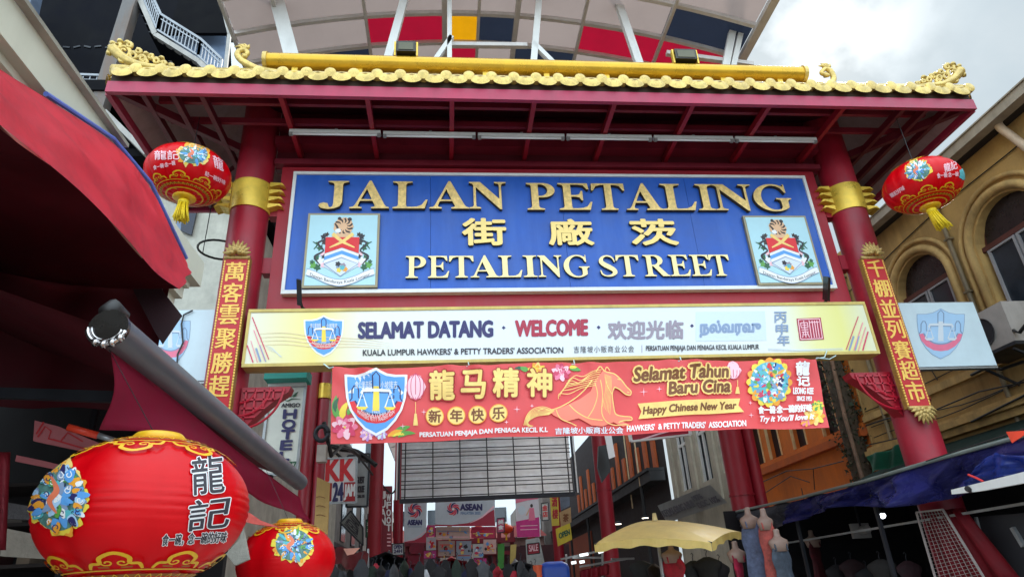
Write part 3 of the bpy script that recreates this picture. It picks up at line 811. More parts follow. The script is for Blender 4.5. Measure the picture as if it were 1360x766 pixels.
# ================================================================ trader association emblem (used on several boards)
def trader_shield(A, cx, cy, w, h, faded=False, textual=True, base=0.004):
    S, S2, RD, WH, IK, GD = (SKYB, SKYB2, REDP, WHITE, NAVY, YELP)
    if faded: S, RD, WH, IK, GD = SKYB2, PINKP, LGREY, SLATE, LGREY
    def p(u, v): return (cx+u*w/2, cy+v*h/2)
    def outline(k):
        half = [(0, -1.0), (.12, -.93), (.34, -.83), (.62, -.78), (.92, -.78), (.98, -.77), (.97, -.45), (.93, -.1), (.82, .25), (.62, .56), (.36, .82), (0, 1.0)]
        pts = [(a*k, b*k + (0)) for a, b in half]
        return [p(*q) for q in pts] + [p(-a, b) for a, b in pts[-2:0:-1]]
    A.poly(outline(1.09 if not faded else 1.02), WH if not faded else SLATE, base)
    A.poly(outline(1.0), S if not faded else S, base+.001)
    # red crescent band in the lower half
    out_ = [(-.90, .02), (-.80, .28), (-.6, .5), (-.3, .66), (0, .70), (.3, .66), (.6, .5), (.80, .28), (.90, .02)]
    inn = [(.72, -.02), (.55, .2), (.3, .36), (0, .41), (-.3, .36), (-.55, .2), (-.72, -.02)]
    A.poly([p(*q) for q in out_+inn], RD, base+.002)
    A.stroke([p(*q) for q in inn], .03*w, IK, base+.0025)
    # skyline outline (towers) behind the scales
    A.stroke([p(*q) for q in ((-.90, .0), (-.82, -.1), (-.82, -.38), (-.75, -.5), (-.66, -.5), (-.60, -.38), (-.60, -.12), (-.42, -.12), (-.42, -.3), (-.12, -.3), (-.12, -.82), (0, -.95), (.12, -.82), (.12, -.3), (.42, -.3), (.42, -.12), (.60, -.12), (.60, -.38), (.66, -.5), (.75, -.5), (.82, -.38), (.82, -.1), (.90, .0))], .022*w, IK, base+.003, n=1)
    if textual:
        A.text('會公業商販', rectq(*(p(-.72, -.66) + p(-.14, -.42))), WH, base+.0035)
        A.text('小坡隆吉', rectq(*(p(.14, -.66) + p(.72, -.42))), WH, base+.0035)
    # scales
    A.stroke([p(0, -.5), p(0, .22)], [.09*w, .12*w], GD, base+.004, n=1)
    A.poly([p(-.14, .30), p(.14, .30), p(.08, .2), p(-.08, .2)], GD, base+.0045)
    A.stroke([p(-.5, -.26), p(-.46, -.36), p(0, -.38), p(.46, -.36), p(.5, -.26)], .05*w, WH, base+.005, n=1)
    for s in (-1, 1):
        A.stroke([p(s*.64, .2), p(s*.47, -.3), p(s*.30, .2)], .026*w, WH if s < 0 else WH, base+.0045, n=1)
        A.poly([p(s*.68, .17), p(s*.26, .17), p(s*.36, .27), p(s*.58, .27)], GD, base+.005)
    if textual:
        def a1(s, t):
            u = -.62+1.24*s; return p(u, .60 - .26*(u/.62)**2 + (t-.5)*.13 - .03)
        def a2(s, t):
            u = -.50+1.0*s; return p(u, .47 - .16*(u/.5)**2 + (t-.5)*.10 - .02)
        A.text("HAWKERS' PETTY TRADERS ASSN", None, WH, base+.006, arc=a1)
        A.text('KUALA LUMPUR', None, WH, base+.006, arc=a2)
        A.text('1962', rectq(*(p(-.13, .30) + p(.13, .38))), WH, base+.006)

# ================================================================ welcome light-box
wy = 8.75
wb = thing('welcome_sign', 'long pale welcome light box in four languages below the blue board', 'sign', (1.9, wy, 4.62))
a, c = on_y(325, 484, wy), on_y(1148, 404, wy); b_ = on_y(331, 412, wy); e = on_y(1165, 468, wy)
wx0, wx1 = (a.x+b_.x)/2, (c.x+e.x)/2; wz0, wz1 = (a.z+e.z)/2, (b_.z+c.z)/2
lm = bpy.data.materials.new('welcome_print'); lm.use_nodes = True
t_ = lm.node_tree; bs = t_.nodes['Principled BSDF']; tcn = t_.nodes.new('ShaderNodeTexCoord'); sp_ = t_.nodes.new('ShaderNodeSeparateXYZ')
t_.links.new(tcn.outputs['Generated'], sp_.inputs[0])
rmp = t_.nodes.new('ShaderNodeValToRGB'); el = rmp.color_ramp.elements
def setc(e_, pos, c3): e_.position = pos; e_.color = (lin(c3[0]), lin(c3[1]), lin(c3[2]), 1)
setc(el[0], 0.0, (226, 222, 204)); setc(el[1], 1.0, (214, 214, 186))
for ps, c3 in ((.06, (232, 222, 160)), (.10, (236, 218, 128)), (.17, (228, 228, 214)), (.3, (222, 228, 232)), (.6, (216, 222, 226)), (.84, (222, 226, 222)), (.90, (226, 220, 150)), (.95, (222, 216, 130))):
    setc(el.new(ps), ps, c3)
t_.links.new(sp_.outputs[0], rmp.inputs[0]); t_.links.new(rmp.outputs[0], bs.inputs['Base Color']); bs.inputs['Roughness'].default_value = .35
m = MB(); m.box((wx0, wy, wz0), (wx1, wy+.26, wz1)); m.build('box', lm, wb)
m = MB()
for q, s in (((wx0-.02, wy-.015, wz1-.02), (wx1+.02, wy+.27, wz1+.025)), ((wx0-.02, wy-.015, wz0-.03), (wx1+.02, wy+.27, wz0+.015))): m.box(q, s)
m.box((wx0-.025, wy-.012, wz0+.017), (wx0+.012, wy+.27, wz1-.022)); m.box((wx1-.012, wy-.012, wz0+.017), (wx1+.025, wy+.27, wz1-.022))
m.build('frame', mat('ochre_frame', (196, 172, 96), .5, metal=.2, streak=.4, dirt=(120, 90, 50)), wb)
A = Art(plane_y(wy))
A.text('SELAMAT DATANG', ((476.5, 428.5), (654, 426), (654, 446.5), (476.5, 449)), NAVY, bold=1.3)
A.text('WELCOME', ((685, 426), (780, 424.5), (780, 444.5), (685, 446)), CRIMSON, bold=1.3)
for (x, y) in ((669, 435), (795, 434.5), (919, 432.5)): A.poly([(x-2.6, y), (x, y-2.6), (x+2.6, y), (x, y+2.6)], NAVY)
A.text('欢迎光临', ((808, 427), (907, 425.5), (907, 449), (808, 450)), MAUVE, bold=.9)
A.poly([(924, 414), (1016, 413), (1018, 452), (924, 453)], mat('tamil_patch', (206, 220, 232), .5, var=.02), .002)
A.text('நல்வரவு', ((930, 426), (1010, 425), (1010, 446), (930, 447)), SLATE, bold=.9)
A.text("KUALA LUMPUR HAWKERS' & PETTY TRADERS' ASSOCIATION", ((482, 464), (748, 460.5), (748, 468.5), (482, 472)), INK, bold=.25)
A.text('吉隆坡小贩商业公会', ((762, 459.5), (842, 458.5), (842, 467.5), (762, 468.5)), INK, space=1.2)
A.stroke([(852.5, 458), (852.5, 468)], .7, MAUVE, n=1)
A.text('PERSATUAN PENJAJA DAN PENIAGA KECIL KUALA LUMPUR', ((858, 459), (1008, 457), (1008, 465.5), (858, 467.5)), INK, bold=.15)
for ch, x, y in (('丙', 1028.5, 414), ('申', 1030.5, 429.5), ('年', 1032.5, 444.5)):
    A.text(ch, (x, y, x+16, y+14), SLATE, bold=.3)
# seal
A.poly([(1058, 423), (1090, 421.5), (1094.5, 450.5), (1062, 452)], CRIMSON, .004)
def sq(u, v): return bil(((1058, 423), (1090, 421.5), (1094.5, 450.5), (1062, 452)), u, v)
for (u0, v0, u1, v1) in ((.06,.05,.06,.95),(.94,.05,.94,.95),(.06,.05,.94,.05),(.06,.95,.94,.95),(.5,.1,.5,.92),(.62,.12,.62,.9),(.72,.12,.72,.9),(.82,.12,.82,.9),(.5,.2,.9,.2),(.14,.2,.42,.2),(.14,.2,.14,.42),(.42,.2,.42,.42),(.14,.42,.42,.42),(.28,.1,.28,.5),(.14,.52,.42,.52),(.14,.62,.42,.62),(.2,.62,.14,.88),(.36,.62,.42,.88),(.28,.52,.28,.88),(.2,.74,.36,.74),(.2,.31,.38,.31)):
    A.stroke([sq(u0, v0), sq(u1, v1)], 1.1, PALEPINK, .007, n=1)
# slanting stripes at both ends
for (x0, y0, x1, y1, w, mm) in ((335, 421, 357, 477, 1.3, DPINK), (337, 438, 352, 479, 1.0, PINKP), (328, 458, 336, 481, 1.6, DPINK), (340, 462, 346, 480, 2.4, SLATE), (345, 458, 353, 480, 1.2, SLATE), (333, 452, 342, 481, .8, PINKP),
                                (1140, 420, 1124, 464, 1.2, DPINK), (1146, 428, 1134, 465, 1.0, PINKP), (1153, 440, 1146, 465, 1.8, DPINK), (1134, 446, 1128, 465, 2.2, SLATE), (1141, 446, 1136, 465, 1.6, SLATE), (1150, 434, 1140, 466, .9, PINKP)):
    A.stroke([(x0, y0), (x1, y1)], w, mm, n=1)
for k in range(4):
    A.stroke([(345, 443+5*k), (380, 442+5*k), (420, 447+4.5*k), (480, 450+3.5*k), (520, 456+2.5*k)], [.3, .7, .7, .6, .2], mat('faint_gold_print', (226, 204, 170), .5), .003)
    A.stroke([(352+1.5*k, 458+2*k), (362+1.5*k, 462+2*k), (372+k, 474)], [.3, .5, .3], LGREY, .003)
    A.stroke([(1020, 462+k), (1060, 464+.5*k), (1120, 462+k)], [.3, .5, .3], LGREY, .003)
A.build('lettering', wb)
A = Art(plane_y(wy)); trader_shield(A, 430, 446, 50, 51); A.build('emblem', wb)

# ================================================================ red new-year banner
by_ = 8.58
def bdisp(X, Z):
    u = (X+1.2)/6.3
    s = .03*math.sin(X*2.3+Z*.7) + .018*math.sin(X*5.1-Z*3.2+1.0) + .05*noise.noise(Vector((X*1.7, Z*2.2, 5)))
    top = max(0, (Z-4.15))/.5
    for k, c in enumerate((-1.2, .3, 1.9, 3.4, 5.0)):       # tie points along the top pull V folds
        dx = X-c; s += .05*math.exp(-(dx*dx)*6)*top*math.sin(dx*16+Z*9)
    return s
MBAN = lambda px, py, off: (lambda p: Vector((p.x, by_ - off + bdisp(p.x, p.z), p.z)))(on_y(px, py, by_))
ban = thing('banner', 'red horse year new year banner hanging under the welcome board', 'banner', on_y(770, 580, by_))
BQ = ((441.5, 487), (1086, 474), (1101, 567), (439, 589))
def edge_top(u): return 1.6*abs(math.sin(u*math.pi*4.3)) + 1.0*math.sin(u*9)
m = MB()
def bq(u, v):
    x, y = bil(BQ, u, v); y += edge_top(u)*(1-v) + 1.5*math.sin(u*14)*v*.5
    return MBAN(x, y, 0)
m.grid(bq, 110, 16); m.build('cloth', mat('banner_red', (242, 86, 88), .45, var=.06, scale=1.5, trans=.25), ban, smooth=True)
A = Art(MBAN)
O1 = .012
# flowers bottom-left, top middle, bottom right
def peony(cx, cy, r0, cols, off=O1, seed=1):
    rr = random.Random(seed)
    for ring, (rad, n, sz) in enumerate(((.72, 9, .42), (.45, 7, .36), (.2, 5, .28))):
        for k in range(n):
            a = 2*math.pi*k/n + ring*.4 + rr.uniform(-.1, .1)
            A.disc(cx+rad*r0*math.cos(a), cy+rad*r0*math.sin(a)*.9, sz*r0, sz*r0*.8, cols[(ring+k) % len(cols)], off, 14, .12, 3, a)
    A.disc(cx, cy, .14*r0, .12*r0, YELP, off)
def leaf(x0, y0, x1, y1, w, mm, off=O1):
    A.stroke([(x0, y0), ((x0+x1)/2+(y1-y0)*.12, (y0+y1)/2-(x1-x0)*.12), (x1, y1)], [.3, w, w*.8, .2], mm, off)
for q in ((452, 560, 447, 525, 9, GREENP), (455, 560, 463, 533, 9, YELP), (446, 548, 450, 528, 6, DGREENP), (462, 552, 470, 540, 6, GREENP), (522, 580, 545, 566, 9, GREENP), (515, 578, 538, 577, 7, YELP), (528, 580, 552, 575, 6, GREENP), (515, 580, 535, 571, 5, ORANGEP)): leaf(*q)
peony(458, 567, 15, [PINKP, DPINK, PALEPINK], seed=3); peony(487, 577, 8, [PURPLEP, PALEPINK], seed=5); peony(506, 576, 7, [PURPLEP, LGREY], seed=6)
for q in ((702, 491, 690, 488, 7, GREENP), (692, 488, 683, 490, 5, DGREENP), (757, 490, 772, 491, 7, GREENP), (756, 488, 768, 487, 5, YELP)): leaf(*q)
peony(713, 494, 11, [ORANGEP, GOLDP, YELP], seed=8); peony(745, 494, 11, [PINKP, DPINK, PALEPINK], seed=9)
peony(1082, 552, 12, [ORANGEP, YELP, GOLDP], seed=11); peony(1087, 538, 7, [YELP, GREENP], seed=12); peony(1070, 560, 6, [ORANGEP, PINKP], seed=13)
# paper lanterns
for (cx, cy, rx, ry) in ((552, 514, 14, 18), (973.5, 491.5, 11.5, 12.5)):
    A.poly([(cx-rx, cy), (cx-rx*.5, cy-ry*.8), (cx, cy-ry), (cx+rx*.5, cy-ry*.8), (cx+rx, cy), (cx+rx*.5, cy+ry*.8), (cx, cy+ry), (cx-rx*.5, cy+ry*.8)], PALEPINK, O1)
    for k in (-.7, -.4, 0, .4, .7): A.stroke([(cx, cy-ry), (cx+k*rx, cy-ry*.5), (cx+k*rx, cy+ry*.5), (cx, cy+ry)], .9, DPINK, O1)
for (cx, y0, y1) in ((552, 534, 565), (979, 505, 523)):
    A.stroke([(cx, y0), (cx, y0+(y1-y0)*.5)], .8, GOLDP, O1, n=1); A.poly([(cx-1.5, y0+(y1-y0)*.5), (cx+1.5, y0+(y1-y0)*.5), (cx+3.2, y1), (cx-3.2, y1)], GOLDP, O1)
# sparkles
for (x, y, r0) in ((563, 547, 4), (535, 566, 4), (686, 545, 5), (706, 540, 3), (855, 520, 6), (875, 517, 4), (996, 552, 4), (996, 535, 3), (672, 562, 3)):
    A.poly([(x-r0, y), (x-.5, y-.5), (x, y-r0), (x+.5, y-.5), (x+r0, y), (x+.5, y+.5), (x, y+r0), (x-.5, y+.5)], PALEPINK, O1)
# big gold characters with dark edge
for ch, (x0, y0, x1, y1) in (('龍', (571, 493, 603, 530)), ('马', (613, 493, 644, 529)), ('精', (655, 491, 688, 528)), ('神', (700, 491, 732, 527))):
    A.text(ch, (x0, y0, x1, y1), DREDP, O1+.002, bold=3.0)
    A.text(ch, (x0, y0, x1, y1), DGOLDP, O1+.004, bold=1.9)
    A.text(ch, (x0, y0, x1, y1), GOLDP, O1+.006, bold=1.1)
for ch, cx, cy in (('新', 577.5, 552.5), ('年', 606, 551.5), ('快', 634, 551), ('乐', 661.5, 550)):
    A.disc(cx, cy, 12.2, 12.4, ORANGEP, O1+.002, 24); A.disc(cx, cy, 11, 11.2, GOLDP, O1+.0025, 24)
    A.text(ch, (cx-8, cy-8, cx+8, cy+8), BROWNP, O1+.004, bold=.5)
A.text('PERSATUAN PENJAJA DAN PENIAGA KECIL K.L', ((557.5, 574), (727, 567.5), (727, 575.5), (557.5, 581.5)), WHITE, O1+.004, bold=.3)
A.text('吉隆坡小贩商业公会', ((737, 568.5), (828, 566), (828, 575), (737, 577)), LGREY, O1+.004, bold=.2)
A.text("HAWKERS'  & PETTY TRADERS'  ASSOCIATION", ((833, 564.5), (988, 559), (988, 567), (833, 572.5)), WHITE, O1+.004, bold=.3)
# horse: filled darker-pink body hint and golden line drawing
HB = [(801, 492), (812, 496), (822, 501), (831, 512), (838, 519), (836, 524), (830, 523), (822, 517), (815, 514), (813, 524), (815, 536), (818, 548), (826, 552), (838, 553), (838, 557), (826, 558), (836, 563), (828, 566), (815, 560), (800, 566), (785, 565), (768, 556), (752, 560), (735, 552), (728, 545), (748, 540), (770, 530), (784, 520), (790, 505)]
A.poly(HB, mat('horse_tint', (246, 128, 104), .5, var=.04), O1+.001)
HS = [([(791, 494), (797, 487), (803, 493), (815, 496), (824, 503), (832, 513), (838, 519), (837, 524), (831, 523), (823, 517), (816, 514)], 1.4),
      ([(816, 514), (813, 523), (815, 538), (818, 549), (828, 552), (838, 553), (839, 557), (828, 558), (822, 560)], 1.3),
      ([(803, 493), (806, 487), (810, 492)], 1.0), ([(820, 503), (824, 504)], 1.4), ([(833, 520), (836, 521)], 1.0),
      ([(786, 505), (776, 518), (762, 530), (745, 540), (730, 545), (722, 543), (714, 546)], 1.3),
      ([(813, 524), (806, 512), (803, 500)], 1.0), ([(790, 510), (793, 525), (788, 542), (780, 555)], 1.0), ([(797, 505), (800, 525), (799, 548), (806, 560), (818, 564), (832, 563), (837, 567)], 1.1),
      ([(756, 538), (766, 548), (781, 556), (800, 558)], 1.2), ([(738, 544), (744, 556), (757, 562), (765, 566)], 1.1)]
for k in range(8):
    HS.append(([(799-k*1.3, 491+k*3.0), (786-k*2, 494+k*3.1), (774-k*2.6, 500+k*3+3*math.sin(k)), (764-k*3, 499+k*3.4), (754-k*1.8, 506+k*3.4)], .9))
for k in range(6):
    HS.append(([(803+k*1.6, 497+k*.5), (804+k*1.5, 515), (800+k*2.0, 540+k*2)], .6))
for k in range(8):
    HS.append(([(736-k, 546+k*.7), (722-k*1.4, 541+k*1.8), (708-k*1.0, 544+k*2.4), (699+k*.3, 553+k*2.0), (695+k*1.8, 566)], .9))
for pts, w in HS: A.stroke(pts, w, GOLDP, O1+.003)
# selamat tahun baru cina
for body, q in (('Selamat Tahun', ((842, 488.5), (966, 484.5), (966, 501.5), (842, 506))), ('Baru Cina', ((887, 508), (968, 505), (968, 521), (887, 524.5)))):
    A.text(body, q, GOLDP, O1+.002, bold=3.2, shear=.1); A.text(body, q, BROWNP, O1+.005, bold=.9, shear=.1)
A.poly([(847, 535.5), (982, 529.5), (979, 539), (986, 548), (848, 556), (852, 546)], GOLDP, O1+.001)
A.text('Happy Chinese New Year', ((854, 540), (976, 534), (976, 546.5), (854, 553)), BROWNP, O1+.004, bold=.5, shear=.12)
# dragon medallion at the right (abstract cluster) and its lettering
rr = random.Random(4)
for k in range(16):
    a = 2*math.pi*k/16; A.disc(1021+24*math.cos(a), 508+26*math.sin(a), 6.5, 6.5, YELP if k % 3 else ORANGEP, O1+.001, 12, .1, 3, a)
A.disc(1021, 508, 25, 27, TEALP, O1+.002, 28)
for k in range(150):
    a = rr.uniform(0, 6.28); q = 24*math.sqrt(rr.random())
    A.disc(1021+q*math.cos(a), 508+q*1.05*math.sin(a), rr.uniform(1.8, 4.2), rr.uniform(1.5, 3.4), rr.choice([SKYB, TEALP, SKYB2, GREENP, REDP, DPINK, YELP, TEALP, SLATE, NAVY, WHITE, ORANGEP]), O1+.003, 10, .2, 3, a)
A.text('龍', (1057, 481, 1074, 498), WHITE, O1+.004, bold=.7); A.text('记', (1058, 500, 1075, 512), WHITE, O1+.004, bold=.7)
A.text('LEONG KEE', (1053, 515, 1080, 523), WHITE, O1+.004, bold=.4); A.text('SINCE 1953', (1058, 526, 1078, 532), WHITE, O1+.004, bold=.3)
A.text('食一碗·念一碗的好味', ((1006, 540), (1078, 536), (1078, 546), (1006, 550)), WHITE, O1+.004, bold=.5)
A.text('Try it You\'ll love it', ((1008, 553), (1080, 549), (1080, 559), (1008, 563)), WHITE, O1+.004, bold=.4, shear=.3)
A.build('artwork', ban, cuts=4, maxlen=7)
A = Art(MBAN); trader_shield(A, 499.5, 533, 78, 84, base=.018); A.build('emblem', ban, cuts=4, maxlen=7)
# ties
for (x0, y0, x1, y1) in ((443, 488, 430, 483), (1085, 475, 1098, 466), (1086, 474, 1110, 472), (620, 486, 622, 481), (760, 482, 762, 478), (900, 480, 903, 474)):
    m = MB(); p, q = MBAN(x0, y0, .01), on_y(x1, y1, wy-.02); m.tube([p, (p+q)/2+Vector((.02, -.03, -.05)), q], .008, 6); m.build('tie_string', mat('pale_string', (190, 214, 214), .7), ban)

# ================================================================ the pale emblem boards outside the pillars
def side_board(quad, em, lab, wire):
    y = 9.25
    P = [on_y(*p, y) for p in quad]; x0 = (P[0].x+P[3].x)/2; x1 = (P[1].x+P[2].x)/2; z1 = (P[0].z+P[1].z)/2; z0 = (P[2].z+P[3].z)/2
    t = thing('emblem_board', lab, 'sign', ((x0+x1)/2, y, z0))
    m = MB(); m.box((x0, y, z0), (x1, y+.1, z1)); m.build('board', mat('pale_board', (206, 224, 232), .4, var=.05, streak=.15, dirt=(190, 200, 205)), t, bevel=.006)
    m = MB(); m.box((x0-.02, y+.02, z0-.035), (x1+.02, y+.12, z0-.002)); m.box((x0-.02, y+.02, z1+.002), (x1+.02, y+.12, z1+.02)); m.build('frame', STEEL, t)
    A = Art(plane_y(y)); trader_shield(A, *em, faded=True, textual=False); A.build('emblem', t)
    m = MB()
    for z in (z0+.2, z1-.2):
        xx = PX[1] if x0 > 0 else PX[0]; xe = x0 if x0 > 0 else x1
        m.bar((xx, y+.15, z), (x0 if x0 < 0 else x1, y+.15, z), .05)
    m.build('bracket_arm', DKSTEEL, t)
    if wire:
        m = MB(); m.tube([on_y(a_, b__, y-.03) for a_, b__ in ((256, 412), (244, 418), (241, 430), (243, 455), (236, 470), (234, 500))], .012, 6); m.build('loose_cable', BLACK, t)
side_board([(1194, 402), (1292, 402), (1325, 485), (1216, 487)], (1249.5, 443, 64, 66), 'pale board with faded shield emblem outside the right pillar', False)
side_board([(196, 412), (300, 412), (282, 506), (175, 506)], (226, 452, 54, 66), 'pale board with faded shield emblem, half hidden behind the left awning', True)

# ================================================================ couplet boards on the pillars
CR = mat('couplet_red', (186, 14, 28), .45, var=.08, streak=.2, dirt=(150, 20, 30)); CGD = mat('couplet_gold', (236, 188, 84), .4, metal=.1, var=.15, scale=20); CEDGE = mat('couplet_edge', (150, 110, 52), .5, var=.4, scale=25)
def couplet(side, chars, tl, bl, lab, ytops, topo, boto):
    y = 8.72; w = .36
    zt, zb = on_y(*tl, y).z, on_y(*bl, y).z
    xc = PX[0]-.06 if side == 0 else PX[1]+.05
    xc = (on_y(*tl, y).x + on_y(*bl, y).x)/2
    t = thing('couplet_board', lab, 'sign', (xc, y, zb), 'couplet boards on the pillars')
    m = MB(); m.box((xc-w/2, y+.02, zb), (xc+w/2, y+.11, zt)); m.build('edge', CEDGE, t, bevel=.006)
    m = MB(); m.box((xc-w/2+.025, y, zb+.025), (xc+w/2-.025, y+.0195, zt-.025)); m.build('board', CR, t)
    m = MB()
    n = 60
    for s in (-1, 1):
        for k in range(n):
            z = zb + (zt-zb)*(k+.5)/n
            m.obox((xc+s*(w/2-.012), y+.015, z), (.01, 0, 0), (0, .012, 0), (0, 0, (zt-zb)/n*.36))
    m.build('gilt_beading', CGD, t)
    A = Art(lambda u, v, off: Vector((xc-w/2+u*w, y-off, v)))
    for ch, (yc) in zip(chars, ytops):
        z = on_y(yc[0], yc[1], y).z
        A.text(ch, ((.14, z+.15), (.86, z+.15), (.86, z-.15), (.14, z-.15)), CGD, .006, bold=.0)
        for dx in (-.02, .02):
            A.text(ch, ((.14+dx, z+.155), (.86+dx, z+.155), (.86+dx, z-.145), (.14+dx, z-.145)), CGD, .007)
    A.build('lettering', t)
    for end, on in ((zt, topo), (zb, boto)):
        if not on: continue
        m = MB(); sg = 1 if end == zt else -1
        for lay, (n_, rad, h) in enumerate(((9, .19, .24), (7, .14, .17), (5, .09, .1))):
            for k in range(n_):
                a = math.pi*(k+.5)/n_; d_x = math.cos(a); d_z = math.sin(a)*sg
                p0 = Vector((xc+d_x*rad*.35, y-.01-.02*lay, end+sg*.02+d_z*.03)); p1 = Vector((xc+d_x*rad*1.05, y-.05-.03*lay, end+sg*.02+d_z*h))
                m.tube([p0, (p0+p1)/2+Vector((0, -.03, 0)), p1], [.02, .034, .008], 8)
        m.tube([(xc-w/2, y+.0, end), (xc+w/2, y+.0, end)], .03, 8)
        m.build('lotus_finial', mat('old_gilt', (190, 160, 96), .45, metal=.3, var=.35, scale=25), t, smooth=True)
couplet(0, '萬客雲聚勝趕', (317, 342), (282, 560), 'red couplet board with gold characters on the left pillar, lower end hidden by awning',
        [(312, 361), (306, 389), (302, 418), (298, 450), (294, 482), (289, 513)], True, True)
couplet(1, '千棚並列賽超市', (1155, 342), (1226, 541), 'red couplet board with gold characters on the right pillar, gilt lotus at both ends',
        [(1164, 357), (1172, 383), (1181, 410), (1190, 437), (1200, 465), (1210, 492), (1220, 520)], True, True)
# ================================================================ red lanterns
LRED = mat('lantern_red', (226, 0, 16), .36, var=.06, scale=3, trans=.22, bump=.15, bscale=9, spec=.35)
LGOLD = mat('lantern_gold_print', (232, 178, 30), .4, var=.15, scale=20)
LGOLD2 = mat('lantern_dark_gold_print', (160, 96, 16), .45, var=.15, scale=20)
TASS = mat('tassel_yellow', (236, 204, 30), .6, var=.2, scale=30)
def lantern(name, label, c, rx, rz, lobes, art, tassel, hang, wrinkle=0.0, group='large red lanterns'):
    c = Vector(c); t = thing(name, label, 'lantern', c - Vector((0, 0, rz)), group)
    TM = R_(76)
    def surf(phi, th, off=0.0, lobe=False):
        k = 1.0
        if lobe:
            q = abs(math.cos(lobes*phi/2)); k = 1 - .032*(1-q)**3
            if wrinkle:
                sd = abs((phi*lobes/(2*math.pi)) % 1 - .5)
                k += wrinkle*math.sin(th*58+phi*3)*math.exp(-((th+.02)*4.0)**2)*(.25+.75*math.exp(-((.5-sd)*3)**2)) - wrinkle*.6
        return c + Vector(((rx*k+off)*math.cos(th)*math.cos(phi), (rx*k+off)*math.cos(th)*math.sin(phi), (rz*k+off)*math.sin(th)))
    m = MB(); m.grid(lambda u, v: surf(2*math.pi*u, -TM+2*TM*v, 0, True), lobes*8, 72)
    bmesh.ops.remove_doubles(m.bm, verts=m.bm.verts[:], dist=1e-5)
    m.build('body', LRED, t, smooth=True)
    for s in (-1, 1):
        m = MB(); zc = rz*math.sin(TM); rr = rx*math.cos(TM)
        m.lathe(c, sorted([(rr*1.08, s*(zc-.012)), (rr*1.12, s*(zc+.01)), (rr*.95, s*(zc+.03)), (rr*.5, s*(zc+.035))], key=lambda q: q[1]), 28); m.build('rim', LGOLD, t, smooth=True)
    def Mpx(px, py, off):
        d = ray(px, py); S = Vector((1/(rx+off), 1/(rx+off), 1/(rz+off)))
        o2 = Vector([(CAMP[i]-c[i])*S[i] for i in range(3)]); d2 = Vector([d[i]*S[i] for i in range(3)])
        A_, B_, C_ = d2.dot(d2), 2*o2.dot(d2), o2.dot(o2)-1
        D = B_*B_-4*A_*C_
        tt = (-B_-math.sqrt(D))/(2*A_) if D > 0 else -B_/(2*A_)
        p = CAMP + d*tt
        if D <= 0:
            n = (p-c); q = math.sqrt((n.x*S.x)**2+(n.y*S.y)**2+(n.z*S.z)**2); p = c + n/q
        return p
    Mang = lambda ph, th, off: surf(R_(ph), R_(th), off)
    # golden cloud borders round the top and the bottom
    A = Art(Mang)
    for s in (-1, 1):
        for th, w in ((66, 2.2), (58, 3.0), (52, 1.2)):
            A.stroke([(10*k, s*th) for k in range(36)], w, LGOLD if w != 3.0 else LGOLD2, .003, True, 3)
        for k in range(36): A.stroke([(10*k+2, s*60.5), (10*k+5, s*56), (10*k+8, s*60.5)], 1.0, LGOLD, .0045, n=3)
        for k in range(8):
            p0 = 45*k + 8
            A.stroke([(p0-19, s*50), (p0-16, s*45.5), (p0-10, s*45), (p0-9, s*40.5), (p0, s*37), (p0+9, s*40.5), (p0+10, s*45), (p0+16, s*45.5), (p0+19, s*50)], [2.0, 3.2, 3, 3.4, 3.6, 3.4, 3, 3.2, 2.0], LGOLD, .004, n=4, asp=1.5)
            for q in (-1, 1):
                A.stroke([(p0+q*(5+4.5*(1-f/9)*math.cos(f*.95)), s*(44.5+2.6*(1-f/9)*math.sin(f*.95))) for f in range(8)], 1.3, LGOLD, .005, n=3, asp=1.5)
                A.stroke([(p0+q*4, s*48.5), (p0+q*12, s*48.0)], 1.2, LGOLD2, .005, n=1)
    A.build('cloud_border', t)
    A, B = Art(Mpx), Art(Mpx); art(A, B)
    A.build('medallion', t, cuts=3, maxlen=5)
    if len(B.bm.verts): B.build('lettering', t, cuts=3, maxlen=5)
    # hanging cord
    m = MB(); zc = rz*math.sin(TM); hp_ = Vector(hang) if isinstance(hang, tuple) else c+Vector((0, 0, hang)); m.tube([c+Vector((0, 0, zc)), hp_], .002 if isinstance(hang, tuple) else .006, 6); m.build('cord', BLACK, t)
    if tassel:
        m = MB(); base = c - Vector((0, 0, zc+.03)); rr = random.Random(3)
        m.lathe(base, [(.05, -.09), (.075, -.06), (.07, -.02), (.04, .0)], 14)
        for k in range(60):
            a = rr.uniform(0, 6.28); q = math.sqrt(rr.random())*.085
            p0 = base + Vector((q*math.cos(a)*.7, q*math.sin(a)*.7, -.06)); p1 = base + Vector((q*math.cos(a)*1.35+tassel, q*math.sin(a)*1.3, -.33+rr.uniform(-.04, .03)))
            m.tube([p0, (p0+p1)/2+Vector((0, 0, -.02)), p1], [.011, .010, .007], 5)
        m.build('tassel', TASS, t, smooth=True)
    return t
